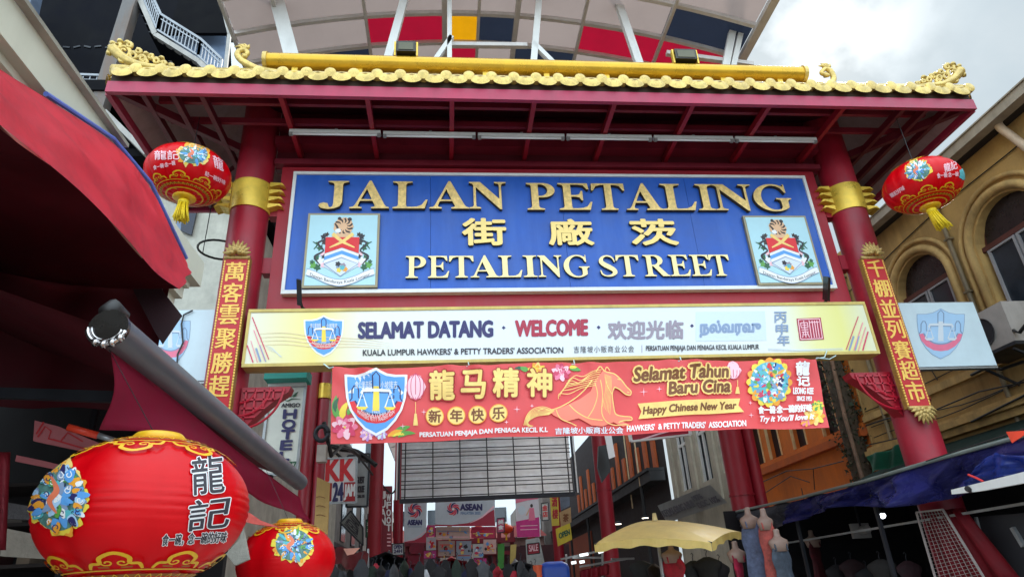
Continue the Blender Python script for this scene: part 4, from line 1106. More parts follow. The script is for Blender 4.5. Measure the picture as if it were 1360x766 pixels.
def medallion(A, cx, cy, rx, ry, seed=1, cols=None, dense=60, rot=0):
    rr = random.Random(seed); cols = cols or [SKYB, SKYB2, SLATE, SKYB, WHITE, TEALP]
    for k in range(15):
        a = 2*math.pi*(k+rr.uniform(-.3, .3))/15; q = rr.uniform(.80, 1.0); z_ = rr.uniform(.18, .32)
        A.disc(cx+rx*q*math.cos(a), cy+ry*q*math.sin(a), rx*z_, ry*z_*rr.uniform(.8, 1.1), rr.choice([YELP, YELP, ORANGEP, GOLDP]), .004, 14, .16, 4, rr.uniform(0, 6))
        if k % 2: A.disc(cx+rx*q*math.cos(a), cy+ry*q*math.sin(a), rx*z_*.5, ry*z_*.5, rr.choice([ORANGEP, GREENP, YELP]), .0043, 12, .2, 3, a)
    A.disc(cx, cy, rx*.95, ry*.95, mat('medallion_ground', (84, 128, 120), .5, var=.5, scale=30), .0045, 28)
    for k in range(dense):
        a = rr.uniform(0, 6.28); q = math.sqrt(rr.random())*.88
        x, y = cx+rx*q*math.cos(a), cy+ry*q*math.sin(a); s = rr.uniform(.10, .2)
        mm = rr.choice(cols); A.disc(x, y, rx*s*1.25, ry*s*.6, mm, .005, 14, .14, 3, a)
        if k % 2 == 0:
            pts = [(x+rx*s*.8*(1-f/7)*math.cos(f*1.1+a), y+ry*s*.7*(1-f/7)*math.sin(f*1.1+a)) for f in range(6)]
            A.stroke(pts, rx*.035, WHITE if k % 4 else NAVY, .0055, n=3)
    A.stroke([(cx-rx*.25, cy-ry*.6), (cx-rx*.05, cy-ry*.2), (cx-rx*.3, cy+ry*.1), (cx-rx*.05, cy+ry*.45)], [rx*.06, rx*.22, rx*.2, rx*.05], mat('salmon_print', (226, 120, 86), .5, var=.15), .0058)
FLW = [SKYB, SKYB2, WHITE, SKYB, TEALP]
MIX = [SKYB, SLATE, TEALP, SKYB2, GREENP, NAVY, SKYB, WHITE, ORANGEP]
def art_tl(A, B):
    medallion(A, 257, 205, 20, 13, 2, FLW, 40)
    B.text('龍記', (205, 200, 238, 212), PALEPINK, .004, bold=.2); B.text('食一碗·念一碗', ((203, 220), (232, 213), (233, 219), (204, 226)), PALEPINK, .004, bold=.15)
    B.text('龍', ((282, 205), (296, 212), (297, 228), (285, 222)), PALEPINK, .004, bold=.2); B.text('記一碗好味', ((273, 227), (300, 240), (299, 246), (272, 233)), PALEPINK, .004, bold=.15)
def art_tr(A, B):
    medallion(A, 1219, 226, 16.5, 13, 5, FLW, 40)
    B.text('龍記', ((1253, 218), (1270, 213), (1272, 224), (1255, 229)), PALEPINK, .004, bold=.2); B.text('食一碗·念一碗', ((1244, 230), (1273, 228), (1273, 234), (1245, 237)), PALEPINK, .004, bold=.15)
    B.text('龍記好味', ((1181, 258), (1200, 246), (1202, 252), (1184, 263)), PALEPINK, .004, bold=.15); A.disc(1279, 231, 5, 8, TEALP, .004, 12, .2, 5)
def art_near(A, B):
    medallion(A, 77, 660, 38, 47, 7, MIX, 90)
    for ch, q in (('龍', ((250, 608), (294, 603), (304, 652), (258, 657))), ('記', ((246, 666), (306, 658), (307, 699), (251, 705)))):
        B.text(ch, q, WHITE, .004, bold=1.7, shear=.16); B.text(ch, q, INK, .0055, bold=.35, shear=.16)
    q = ((216, 709), (302, 705), (301, 720), (216, 725))
    B.text('食一碗，念一碗的好味', q, WHITE, .004, bold=1.2, shear=.3); B.text('食一碗，念一碗的好味', q, INK, .0055, bold=.25, shear=.3)
def art_mid(A, B):
    medallion(A, 390, 723, 25, 22, 9, MIX, 60)
    A.disc(322, 728, 5, 12, ORANGEP, .004, 14, .2, 4)
lantern('red_lantern', 'largest red lantern, low under the left awning, with two brush characters', (-1.33, 3.18, 2.025), .430, .318, 8, art_near, 0, (-1.76, 3.42, 2.88), .013)
lantern('red_lantern', 'red lantern with round dragon print at the far end of the maroon awning', (-1.472, 6.65, 1.995), .437, .343, 8, art_mid, 0, (-1.76, 6.7, 2.85), .004)
lantern('red_lantern', 'oval red lantern with yellow tassel under the left end of the gateway roof', (-3.653, 8.172, 7.301), .575, .388, 12, art_tl, .01, 1.06)
lantern('red_lantern', 'oval red lantern with yellow tassel under the right end of the gateway roof', (7.349, 7.851, 6.988), .551, .390, 12, art_tr, .1, 1.37)

# ================================================================ left foreground: building edge and awnings
CREAM = mat('cream_concrete_paint', (206, 204, 184), .6, var=.06, scale=1.2, streak=.2, dirt=(160, 155, 138))
lb = thing('shop_building', 'cream painted shop building with deep moulded eave on the left', 'building', (-4.6, 3.5, 0))
m = MB(); m.box((-3.0, -4, 4.76), (-2.6, 6.58, 5.04)); m.build('eave_fascia', CREAM, lb, bevel=.006)
m = MB(); m.box((-2.60, -4, 5.041), (-2.54, 4.55, 5.075)); m.build('drip_edge', mat('drip_edge_grey', (150, 146, 132), .5, streak=.4), lb)
for (x_, za, zb_) in ((-2.68, 4.70, 4.757), (-2.73, 4.58, 4.697), (-2.80, 4.47, 4.577)):
    m = MB(); m.box((-3.4, -4, za), (x_, 6.5+.1*(x_+2.6), zb_)); m.build('eave_moulding', CREAM, lb, bevel=.008)
m = MB(); m.box((-5.4, -4, 0), (-4.62, 6.4, 4.9)); m.build('wall', mat('dark_shop_wall', (64, 54, 52), .8, var=.3, scale=2), lb)
m = MB(); m.box((-4.61, -4, 4.72), (-3.503, 6.4, 4.9)); m.build('eave_soffit', mat('cream_grey', (172, 168, 150)), lb)

AWR = mat('awning_red_cloth_lit', (255, 100, 118), .5, var=.14, scale=3, trans=.5, bump=.15, bscale=6, streak=.45, dirt=(216, 100, 110))  # red base brightened to hold the daylight on the front drop
AWU = mat('awning_maroon_cloth_shaded', (92, 16, 30), .7, var=.2, scale=2)  # dark base holds the shade under both awnings
top = [(-60, 45), (0, 92), (60, 130), (150, 190), (200, 250), (232, 315), (249, 350)]
bot = [(-60, 118), (0, 166), (55, 210), (110, 257), (165, 313), (205, 360), (238, 384)]
def poly_at(pl, u):
    f = u*(len(pl)-1); i = min(int(f), len(pl)-2); k = f-i
    return (pl[i][0]*(1-k)+pl[i+1][0]*k, pl[i][1]*(1-k)+pl[i+1][1]*k)
TC = crom([(a, b, 0) for a, b in top], 8); BC = crom([(a, b, 0) for a, b in bot], 8)
XA = -2.3
def val_top(u, v):
    a = TC[min(int(u*48), 48)]; b = BC[min(int(u*48), 48)]
    x, y = a.x*(1-v)+b.x*v, a.y*(1-v)+b.y*v
    p = on_x(x, y, XA-.25+.45*v)
    # the drop bellies outwards and is folded along its length
    w_ = 4*v*(1-v); p.x += w_*(.04 + .012*math.sin(p.z*22 - p.y*6) + .008*math.sin(p.y*9 + v*4) + .05*noise.noise(Vector((p.y*2.5-v*2, v*1.5, 3))) + .02*noise.noise(Vector((p.y*7-v*6, v*5, 8))))
    return p
aw = thing('awning', 'red cloth awning below the cream eave, its front drop lit by daylight', 'awning', (-2.3, 3.5, 4.2))
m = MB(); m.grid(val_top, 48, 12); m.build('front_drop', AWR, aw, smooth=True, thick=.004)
m = MB()
def under(u, v):
    b = BC[min(int(u*48), 48)]; p = on_x(b.x, b.y, XA+.17)
    q = Vector((-4.6, p.y, p.z + .45))
    r_ = p*(1-v)+q*v; r_.z -= .10*math.sin(v*math.pi) + .02*math.sin(p.y*5+v*7); return r_
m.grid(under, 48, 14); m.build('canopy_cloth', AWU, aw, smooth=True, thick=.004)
# end flap hanging at the far end
pf = on_x(236, 383, XA+.17)
m = MB()
fl = [Vector((XA+.03, pf.y+.02, pf.z+.25)), Vector((XA+.04, pf.y, pf.z-.0)), on_y(241, 418, pf.y+.02), on_y(215, 456, pf.y+.02), on_y(205, 440, pf.y+.02), on_y(150, 335, pf.y+.02), Vector((-3.6, pf.y+.02, pf.z+.35))]
fl = [Vector((p.x, pf.y+.03, p.z)) for p in fl]
m.prism(fl, (0, .01, 0)); m.build('end_flap', mat('awning_cloth_deep_shade', (40, 10, 18), .7), aw)  # shade on the flap painted in as a near-black cloth colour
m = MB()
xr = on_y(212, 450, pf.y+.1).x
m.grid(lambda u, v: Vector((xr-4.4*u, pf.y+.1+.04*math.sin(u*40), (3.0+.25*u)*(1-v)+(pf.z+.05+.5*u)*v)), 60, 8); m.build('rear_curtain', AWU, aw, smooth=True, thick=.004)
m = MB(); m.tube([on_x(x, y, XA-.27)+Vector((0, 0, .02)) for x, y in ((60, 128), (150, 187), (200, 246), (247, 345))], .018, 8); m.build('edge_piping', mat('blue_piping', (92, 110, 190), .5), aw)

# retractable awning: grey cassette tube, maroon valance, arms
ra_ = thing('retractable_awning', 'maroon retractable awning with dark grey front tube and shiny end cap', 'awning', (-1.75, 5.8, 2.9))
XT = -1.75
p0, p1 = on_x(147, 437, XT), on_x(398, 640, XT)
m = MB(); m.tube([p0, p1], .092, 24); smooth_by_angle(m.build('front_tube', mat('tube_grey', (92, 92, 98), .4, metal=.2, var=.1, streak=.2), ra_))
d = (p1-p0).normalized()
m = MB(); m.tube([p0-d*.03, p0-d*.001], .1, 24); cap_ = smooth_by_angle(m.build('end_cap', mat('cap_black', (34, 30, 28), .3), ra_))
m = MB()
a1 = d.cross(Vector((0, 0, 1))).normalized(); a2 = a1.cross(d)
for rr, w in ((.096, .013), (.076, .008)):
    m.tube([p0-d*.036 + a1*rr*math.cos(x)+a2*rr*math.sin(x) for x in [math.pi*(1.02+.9*k/16) for k in range(17)]], w, 8)
for k in range(4):
    x = math.pi*(1.35+.14*k); m.tube([p0-d*.05+a1*.09*math.cos(x)+a2*.09*math.sin(x), p0-d*.02+a1*.105*math.cos(x)+a2*.105*math.sin(x)], .017, 8)
m.build('chrome_trim', mat('chrome', (205, 200, 200), .15, metal=1.0, var=.1), cap_, smooth=True)
m = MB(); m.tube([p0+Vector((-.04, -.02, .09)), p0+Vector((-.03, .03, .135)), p0+Vector((.0, .12, .12))], [.035, .05, .03], 10); m.build('end_bracket', mat('bracket_grey', (44, 42, 42), .5), ra_, smooth=True)
vt = [(152, 465), (230, 525), (320, 600), (400, 660)]; vb = [(145, 570), (240, 582), (330, 652), (413, 692)]
VT = crom([(a, b, 0) for a, b in vt], 10); VB = crom([(a, b, 0) for a, b in vb], 10)
def valance(u, v):
    i = min(int(u*30), 30); a, b = VT[i], VB[i]
    p = on_x(a.x*(1-v)+b.x*v, a.y*(1-v)+b.y*v, XT)
    p.x += .02*math.sin(p.y*4+v*2)*v - .02 + .02*math.sin(u*9+v*5)*v; 
    if u < .12: p.y += .04*math.sin(v*math.pi)*(1-u/.12)
    return p
m = MB(); m.grid(valance, 30, 10); m.build('valance', mat('valance_maroon', (178, 34, 76), .6, var=.1, scale=4, trans=.3), ra_, smooth=True, thick=.003)
m = MB()
def low(u, v):
    p = p0*(1-u)+p1*u; q = Vector((-4.6, p.y-.05, p.z+1.25)); r_ = p*(1-v)+q*v; r_.z -= .05*math.sin(v*math.pi); return r_
m.grid(low, 20, 10); m.build('canopy_cloth', AWU, ra_, smooth=True, thick=.004)
for (yy) in (p0.y+.9, p1.y-.9):
    m = MB(); m.bar((-1.85, yy, 2.86), (-3.1, yy+.3, 3.02), .05, .07); m.bar((-3.1, yy+.3, 3.02), (-4.6, yy-.1, 3.1), .05, .07); m.build('folding_arm', DKSTEEL, ra_)

# the shop front under the awnings: dark counter shelves, red sign boards, cloth
DKW = mat('dark_wood', (44, 36, 34), .7, var=.3, scale=4)
sh = thing('stall', 'dark open shop stall with shelves in the shade behind the large lantern', 'stall', (-3.6, 6.4, 0))
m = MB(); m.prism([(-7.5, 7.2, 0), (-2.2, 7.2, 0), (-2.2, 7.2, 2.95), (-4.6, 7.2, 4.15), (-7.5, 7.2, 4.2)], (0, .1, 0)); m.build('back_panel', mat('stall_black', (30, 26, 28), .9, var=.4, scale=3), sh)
for z in (1.75, 2.05, 2.4, 2.75):
    m = MB(); m.box((-4.55, 6.6, z), (-2.3, 7.19, z+.03)); m.build('shelf', DKW, sh)
for x in (-4.5, -3.4, -2.32):
    m = MB(); m.bar((x, 6.6, 0), (x, 6.6, 3.5), .05); m.build('post', DKSTEEL, sh)
rr = random.Random(12)
for k in range(14):
    x = -4.4 + .16*k; z = rr.choice((1.78, 2.08, 2.43)); col = rr.choice(((92, 84, 78), (62, 58, 60), (120, 104, 88), (74, 40, 38), (48, 52, 60)))
    w, h = rr.uniform(.1, .15), rr.uniform(.1, .24)
    t = thing('storage_box', 'dim %s carton on the dark shelves behind the lantern, number %d along' % ('tall' if h > .17 else 'low', k+1), 'box', (x, 6.75, z), 'cartons on the dark shelves')
    t['label'] = 'small dim carton on the dark shop shelves behind the largest lantern'
    m = MB(); m.box((x-w/2, 6.65, z), (x+w/2, 6.95, z+h)); m.build('carton', mat('carton_%d_%d_%d' % col, col, .8), t, bevel=.008)
    m = MB(); m.box((x-w/2-.003, 6.646, z+h-.03), (x+w/2+.003, 6.954, z+h+.004)); m.build('lid', mat('carton_lid', (84, 76, 70), .8), t)
# red fretted board
def board_px(pts, y, d, name, label, cat, m_, fret=None):
    P = [on_y(*p, y) for p in pts]; b0 = min(P, key=lambda q: q.z)
    t = thing(name, label, cat, b0); mb = MB(); mb.prism(P, (0, d, 0)); mb.build('panel', m_, t)
    if fret:
        A = Art(plane_y(y))
        for q in fret[0]: A.stroke(q, fret[1], fret[2], n=1)
        A.build('fret_lines', t)
    return t
board_px([(46, 558), (78, 566), (132, 588), (124, 602), (44, 585)], 4.6, .03, 'fretted_board', 'pinkish fretted board hanging in the shade above the largest lantern', 'board', mat('dusty_pink', (170, 92, 96), .6),
         ([[(50, 580), (60, 566), (68, 572), (64, 582), (80, 586), (90, 574), (110, 586)], [(58, 560), (48, 576)], [(70, 583), (118, 597)]], 2.0, DREDP))
board_px([(22, 604), (60, 612), (92, 620), (80, 624), (20, 612)], 4.8, .03, 'fretted_board', 'narrow pale board in the shade left of the largest lantern', 'board', mat('dusty_pink', (170, 92, 96)))
t = thing('roll_of_cloth', 'orange red cloth roll clipped under the maroon awning', 'cloth roll', on_y(115, 575, 4.2))
m = MB(); m.tube([on_y(90, 567, 4.2), on_y(130, 578, 4.25)], .022, 12); m.build('cloth', mat('orange_red', (226, 66, 40), .5, var=.15), t, smooth=True)
m = MB(); m.tube([on_y(128, 577, 4.245), on_y(156, 586, 4.28)], .018, 12); m.build('metal_end', STEEL, t, smooth=True)
t = thing('hanging_cloth', 'dark red cloth hanging at the left edge beside the shop', 'cloth', on_y(4, 690, 3.4))
m = MB(); m.grid(lambda u, v: on_y(-30+44*u - 6*v, 600+130*v, 3.4+.03*math.sin(u*9)), 12, 8); m.build('cloth', mat('hung_dark_red', (120, 14, 30), .7, var=.2), t, smooth=True, thick=.004)
for k, (q, c3) in enumerate((([(2, 700), (60, 712), (64, 742), (0, 738)], (150, 140, 128)), ([(0, 665), (40, 672), (44, 690), (0, 688)], (84, 80, 82)), ([(300, 735), (318, 715), (322, 700), (330, 742), (312, 750)], (150, 146, 136)), ([(318, 690), (335, 695), (372, 700), (345, 690), (330, 680)], (214, 90, 80)))):
    board_px(q, 5.2+.1*k, .05, 'plastic_sheet', ('crumpled pale sheet lying left of the largest lantern', 'dull grey sheet at the left edge above the pale one', 'pale sheet between the two low lanterns', 'small salmon sheet above the far awning lantern')[k], 'sheet', mat('sheet_%d' % k, c3, .6, var=.25, scale=6, bump=.3))
# ================================================================ facades along the right side
XW = 10.5
def facade(name, x, loop, holes, m, parent, thick=.25):
    """wall sheet in the plane x with real openings (holes are loops of (y, z))"""
    b = MB(); loops = [loop] + holes
    P = [[Vector((x, y, z)) for y, z in lp] for lp in loops]
    flat = [v for lp in P for v in lp]; vs = [b.bm.verts.new(v) for v in flat]
    for t in tessellate_polygon(P): b.face([vs[i] for i in t])
    for lp in P[1:]:
        n = len(lp); a = [b.bm.verts.new(v) for v in lp]; c = [b.bm.verts.new(v + Vector((thick, 0, 0))) for v in lp]
        for i in range(n): b.face([a[i], a[(i+1) % n], c[(i+1) % n], c[i]])
    return b.build(name, m, parent)
def wbox(name, y0, y1, z0, z1, x0, x1, m, parent, bevel=0):
    b = MB(); b.box((x0, min(y0, y1), min(z0, z1)), (x1, max(y0, y1), max(z0, z1))); return b.build(name, m, parent, bevel=bevel)

OCHRE = mat('ochre_stucco', (184, 150, 92), .85, var=.25, scale=1.1, streak=.8, sscale=.8, dirt=(88, 70, 46), bump=.2, bscale=26)
OCHRE2 = mat('ochre_moulding', (190, 156, 98), .8, var=.2, scale=3, streak=.6, dirt=(96, 78, 50), bump=.15)
BROWN = mat('brown_window_wood', (86, 44, 36), .6, var=.2, scale=4)
GLASSD = mat('dark_window_glass', (40, 46, 54), .12, var=.3, scale=2)
ALU = mat('grey_window_frame', (150, 148, 150), .4, var=.1, streak=.2)
GUT = mat('grey_gutter', (150, 140, 126), .6, var=.2, streak=.5, dirt=(90, 80, 70))
yb = thing('shophouse', 'old ochre stucco shophouse with arched windows and grey gutter', 'building', (XW, 10, 0))
wins = [12.2, 9.72, 7.24]
def archloop(yc, hw, zs, zsp, n=14):
    return [(yc-hw, zs), (yc+hw, zs)] + [(yc+hw*math.cos(math.pi*k/n), zsp+hw*math.sin(math.pi*k/n)*.95) for k in range(n+1)]
HW, ZS, ZSP = .80, 5.75, 7.25
facade('wall', XW, [(4.5, 0), (15.4, 0), (15.4, 9.45), (4.5, 9.45)], [archloop(y, HW, ZS, ZSP) for y in wins], OCHRE, yb, .22)
wbox('end_wall', 15.15, 15.4, 0, 9.45, XW+.005, 14, OCHRE, yb)
wbox('end_pier', 15.3, 15.62, 0, 9.45, XW+.26, XW+.6, OCHRE2, yb)
wbox('end_strip', 15.402, 15.448, 0, 9.45, XW-.02, XW+.2, OCHRE2, yb)
for y in wins:
    fr_ = MB()
    lp = archloop(y, HW+.13, ZSP-.3, ZSP, 18)[2:]
    pts = [Vector((XW-.03, a, b)) for a, b in lp]
    pts = [Vector((XW-.03, y+HW+.13, 5.8))] + pts + [Vector((XW-.03, y-HW-.13, 5.8))]
    fr_.tube(pts, .085, 8); fr_.tube([p + Vector((-.0, (p.y-y)*.22, (max(p.z-ZSP, 0))*.22)) for p in pts], .05, 8)
    wo = fr_.build('window_moulding', OCHRE2, yb, smooth=True)
    b = MB(); b.prism([Vector((XW+.2, a, c)) for a, c in archloop(y, HW+.02, ZS, ZSP)], (.04, 0, 0)); w_ = b.build('window', BROWN, yb)
    b = MB(); b.prism([Vector((XW+.17, a, c)) for a, c in archloop(y, HW-.1, ZSP+.12, ZSP+.12)[1:]], (.028, 0, 0)); b.build('fanlight', mat('fanlight_dark', (34, 26, 28), .3, var=.4, scale=6), w_)
    wbox('transom', y-HW, y+HW, ZSP-.02, ZSP+.08, XW+.1, XW+.199, BROWN, w_)
    for (a, c) in ((y-.68, y-.02), (y+.02, y+.68)):
        wbox('pane', a+.05, c-.05, ZS+.15, ZSP-.08, XW+.12, XW+.14, GLASSD, w_)
        for q in ((a, a+.05, ZS+.1, ZSP-.04), (c-.05, c, ZS+.1, ZSP-.04), (a+.051, c-.051, ZS+.1, ZS+.15), (a+.051, c-.051, ZSP-.08, ZSP-.04)): wbox('casement', *q, XW+.08, XW+.16, ALU, w_)
    wbox('sill', y-HW-.15, y+HW+.15, ZS-.12, ZS-.005, XW-.14, XW+.1, OCHRE2, yb, .015)
wbox('string_course', 4.5, 15.4, 5.05, 5.2, XW-.10, XW-.003, OCHRE2, yb, .02)
wbox('cornice', 4.5, 15.42, 4.22, 4.34, XW-.28, XW-.003, OCHRE2, yb, .02)
wbox('cornice', 4.5, 15.42, 4.08, 4.215, XW-.18, XW-.003, OCHRE2, yb, .02)
wbox('cornice', 4.5, 15.42, 4.345, 4.42, XW-.2, XW-.003, OCHRE2, yb, .02)
b = MB(); b.box((9.98, 3.0, 8.98), (10.0, 13.2, 9.17)); b.box((10.003, 3.0, 8.98), (10.2, 13.2, 9.0)); b.box((9.95, 3.0, 9.172), (10.02, 13.2, 9.2)); b.build('gutter', GUT, yb)
b = MB(); b.quad((10.1, 3, 9.19), (10.1, 13.2, 9.19), (14.5, 13.2, 11.4), (14.5, 3, 11.4)); b.build('roof', mat('clay_tiles', (120, 74, 56), .8, var=.3, scale=5), yb, thick=.1)
wbox('eave_soffit', 3.0, 13.2, 9.05, 9.10, 10.21, XW-.003, mat('soffit_black', (36, 30, 28), .8), yb)
b = MB(); b.tube(crom([on_x(1324, 156, 10.2), on_x(1327, 168, 10.22), on_x(1345, 182, 10.3), on_x(1375, 205, 10.35)], 5), .075, 12); b.build('downpipe', mat('pipe_cream', (196, 172, 146), .5, streak=.3), yb, smooth=True)
b = MB()
for (pts, rad) in (([(1290, 560), (1320, 545), (1370, 520)], .02), ([(1240, 545), (1300, 520), (1370, 505)], .015), ([(1150, 565), (1180, 555), (1215, 560)], .02), ([(1155, 590), (1200, 580), (1240, 585)], .015), ([(1290, 498), (1310, 488), (1330, 490), (1360, 480)], .03)):
    b.tube([on_x(x, y, XW-.32) for x, y in pts], rad, 6)
b.build('wall_cable', BLACK, yb)
for y in (11.0, 14.6):
    b = MB(); b.tube([(XW-.07, y, 0), (XW-.07, y, 8.95)], .045, 10)
    for z in (5.4, 6.6, 7.8, 8.7): b.box((XW-.13, y-.07, z), (XW-.003, y+.07, z+.04))
    b.build('rain_pipe', mat('old_pipe', (128, 112, 84), .6, var=.3, streak=.5), yb)
b = MB()
for k, (ya, za, yc, zc_) in enumerate(((15.3, 8.3, 6, 8.75), (15.3, 5.35, 6, 5.5), (13.4, 7.4, 12.6, 5.3), (15.2, 4.9, 8, 4.65), (15.2, 4.6, 8, 4.55))):
    b.tube([Vector((XW-.03-.01*k, ya+(yc-ya)*i/12, za+(zc_-za)*i/12-.05*math.sin(i*.9+k)-.12*math.sin(math.pi*i/12)*(k % 2))) for i in range(13)], .012, 5)
b.build('wall_wiring', BLACK, yb)
# air conditioner
ac = thing('air_conditioner', 'grey air conditioner unit on the ochre wall below an arched window', 'air conditioner', (10.1, 10.2, 5.2))
b = MB(); b.box((9.78, 9.75, 5.12), (10.3, 10.72, 5.86)); b.build('case', mat('ac_white', (176, 168, 162), .5, var=.12, streak=.4, dirt=(110, 96, 84)), ac, bevel=.015)
b = MB(); b.lathe((0, 0, 0), [(.0, 0), (.22, 0), (.26, .02), (.26, .03)], 20, cap=False)
bmesh.ops.rotate(b.bm, verts=b.bm.verts[:], cent=(0, 0, 0), matrix=Matrix.Rotation(-math.pi/2, 3, 'Y')); bmesh.ops.translate(b.bm, verts=b.bm.verts[:], vec=(9.775, 10.32, 5.48)); b.build('fan_grille', DKSTEEL, ac)
b = MB(); b.box((9.70, 9.7, 5.04), (10.48, 10.78, 5.10)); b.bar((9.72, 9.8, 5.0), (10.45, 9.8, 4.6), .04); b.bar((9.72, 10.7, 5.0), (10.45, 10.7, 4.6), .04); b.build('bracket', DKSTEEL, ac)
b = MB(); b.tube([(9.8, 9.74, 5.3), (9.75, 9.6, 5.2), (10.0, 9.4, 5.5), (10.4, 9.2, 5.7)], .03, 8); b.build('hose', BLACK, ac, smooth=True)

# mossy pillar between the ochre and the orange houses, with creepers
tr = thing('creeper_pillar', 'dark mossy pillar overgrown with creeper between ochre and orange houses', 'plant', (10.2, 15.8, 0))
b = MB(); b.tube([(10.3, 15.8, 0), (10.28, 15.8, 3.5), (10.22, 15.75, 7.4)], [.3, .26, .22], 10); b.build('trunk', mat('mossy_bark', (70, 58, 44), .9, var=.45, scale=5, bump=.5), tr, smooth=True)
b = MB(); rr = random.Random(2)
for k in range(1500):
    z = rr.uniform(3.6, 7.2); a = rr.uniform(0, 6.28); q = abs(rr.gauss(.26, .09)) * (1.2 if 4.5 < z < 6.5 else .8)
    c = Vector((10.25+q*math.cos(a), 15.78+q*math.sin(a), z)); s = rr.uniform(.025, .07)
    n = Vector((rr.uniform(-1, 1), rr.uniform(-1, 1), rr.uniform(-.4, 1))).normalized(); u = n.orthogonal().normalized(); v = n.cross(u)
    b.mi = 0 if rr.random() < .7 else 1
    b.quad(c-u*s, c+v*s*.5, c+u*s, c-v*s*.5)
b.build('creeper_leaves', [mat('creeper_leaf', (40, 52, 30), .7, var=.4, scale=8), mat('dry_creeper_leaf', (84, 72, 48), .8, var=.3, scale=8)], tr)
b = MB(); b.tube([(10.05, 15.5, 3.0), (10.02, 15.5, 5.2), (10.1, 15.5, 7.2)], .05, 8); b.build('pipe', mat('rusty_pipe', (128, 100, 80), .7, var=.4), tr)

# orange house
ORANGE = mat('orange_paint', (206, 108, 34), .7, var=.14, scale=2, streak=.5, sscale=1.0, dirt=(130, 66, 26), bump=.1)
ORANGE2 = mat('burnt_orange_paint', (184, 88, 32), .7, var=.18, scale=2, streak=.4, dirt=(110, 56, 26))
ob = thing('shophouse', 'orange painted shophouse with tall dark window openings', 'building', (XW, 19, 0))
oy0, oy1 = 15.45, 22.3
hs = []
for c in (17.0, 18.75, 20.35, 21.6):
    hs.append([(c-.42, 5.15), (c+.42, 5.15), (c+.42, 8.2), (c-.42, 8.2)])
facade('wall', XW, [(oy0, 0), (oy1, 0), (oy1, 9.8), (oy0, 9.8)], hs, ORANGE, ob)
for lp in hs:
    y0_, y1_ = lp[0][0], lp[1][0]
    w_ = wbox('window', y0_-.02, y1_+.02, 5.15, 8.2, XW+.2, XW+.24, mat('dark_opening', (38, 32, 36), .5, var=.3), ob)
    for q in ((y0_, y0_+.05), (y1_-.05, y1_)): wbox('jamb', *q, 5.15, 8.2, XW-.03, XW+.05, mat('pale_jamb', (206, 170, 120), .6, var=.2), w_)
    wbox('mid_rail', y0_, y1_, 6.6, 6.66, XW+.1, XW+.19, mat('dark_rail', (70, 50, 44), .6), w_)
wbox('cornice', oy0, oy1, 4.75, 4.95, XW-.22, XW-.003, ORANGE2, ob, .02)
wbox('ledge', oy0, oy1, 4.96, 5.08, XW-.12, XW-.003, ORANGE, ob, .02)
wbox('end_pier', oy0+.5, oy0+.95, 0, 9.8, XW-.15, XW-.004, ORANGE2, ob)
b = MB()
for (pts, rad) in (([(1012, 640), (1045, 625), (1080, 622), (1120, 612)], .016), ([(1015, 655), (1050, 632), (1075, 640)], .014), ([(1080, 622), (1082, 650)], .014)): b.tube([on_x(x, y, XW-.25) for x, y in pts], rad, 6)
b.build('wall_cable', BLACK, ob)

# grey-white house with tall sash windows
GW = mat('weathered_white', (186, 178, 160), .75, var=.15, scale=2, streak=.6, sscale=1.0, dirt=(110, 100, 84), bump=.1)
gb = thing('shophouse', 'weathered white shophouse with tall narrow sash windows', 'building', (XW, 27, 0))
gy0, gy1 = 22.6, 30.8
hs = []
for c in (24.1, 26.4, 28.9): hs.append([(c-.62, 5.4), (c+.62, 5.4), (c+.62, 9.6), (c-.62, 9.6)])
facade('wall', XW, [(gy0, 0), (gy1, 0), (gy1, 11.5), (gy0, 11.5)], hs, GW, gb)
for lp in hs:
    y0_, y1_ = lp[0][0], lp[1][0]
    w_ = wbox('window', y0_-.02, y1_+.02, 5.4, 9.6, XW+.2, XW+.24, GLASSD, gb)
    for q in ((y0_, y0_+.1), ((y0_+y1_)/2-.05, (y0_+y1_)/2+.05), (y1_-.1, y1_)): wbox('mullion', *q, 5.4, 9.6, XW+.08, XW+.17, WHITEP, w_)
    wbox('sash_rail', y0_+.101, (y0_+y1_)/2-.051, 7.3, 7.42, XW+.09, XW+.165, WHITEP, w_); wbox('sash_rail', (y0_+y1_)/2+.051, y1_-.101, 7.3, 7.42, XW+.09, XW+.165, WHITEP, w_)
for c in (25.25, 27.65, 30.3, 23.0): wbox('pilaster', c-.22, c+.22, 4.5, 11, XW-.1, XW-.003, GW, gb)
# its shop sign board
sb = thing('shop_signboard', 'grey shop signboard on the weathered white house, lettering worn', 'sign', on_x(910, 690, 10.0))
q = [on_x(873, 671, 9.9), on_x(943, 643, 9.6), on_x(966, 667, 9.5), on_x(886, 694, 9.75)]
n_ = (q[1]-q[0]).cross(q[3]-q[0]).normalized(); n_ = n_ if n_.dot(CAMP-q[0]) > 0 else -n_
b = MB(); b.face([b.bm.verts.new(p) for p in q]); b.build('board', mat('worn_grey_board', (150, 150, 148), .6, var=.15, streak=.5, dirt=(96, 96, 92)), sb, thick=.06)
def Msb(u, v, off): return (q[0]*(1-u)+q[1]*u)*(1-v)+(q[3]*(1-u)+q[2]*u)*v + n_*(off+.03)
A = Art(Msb); A.text('KEDAI ONG NHI', (.03, .36, .62, .72), INK, .01, bold=.008); A.text('1976', (.66, .22, .80, .5), INK, .01, bold=.008); A.text('DOC 10%', (.66, .58, .96, .86), INK, .01, bold=.006); A.build('lettering', sb)

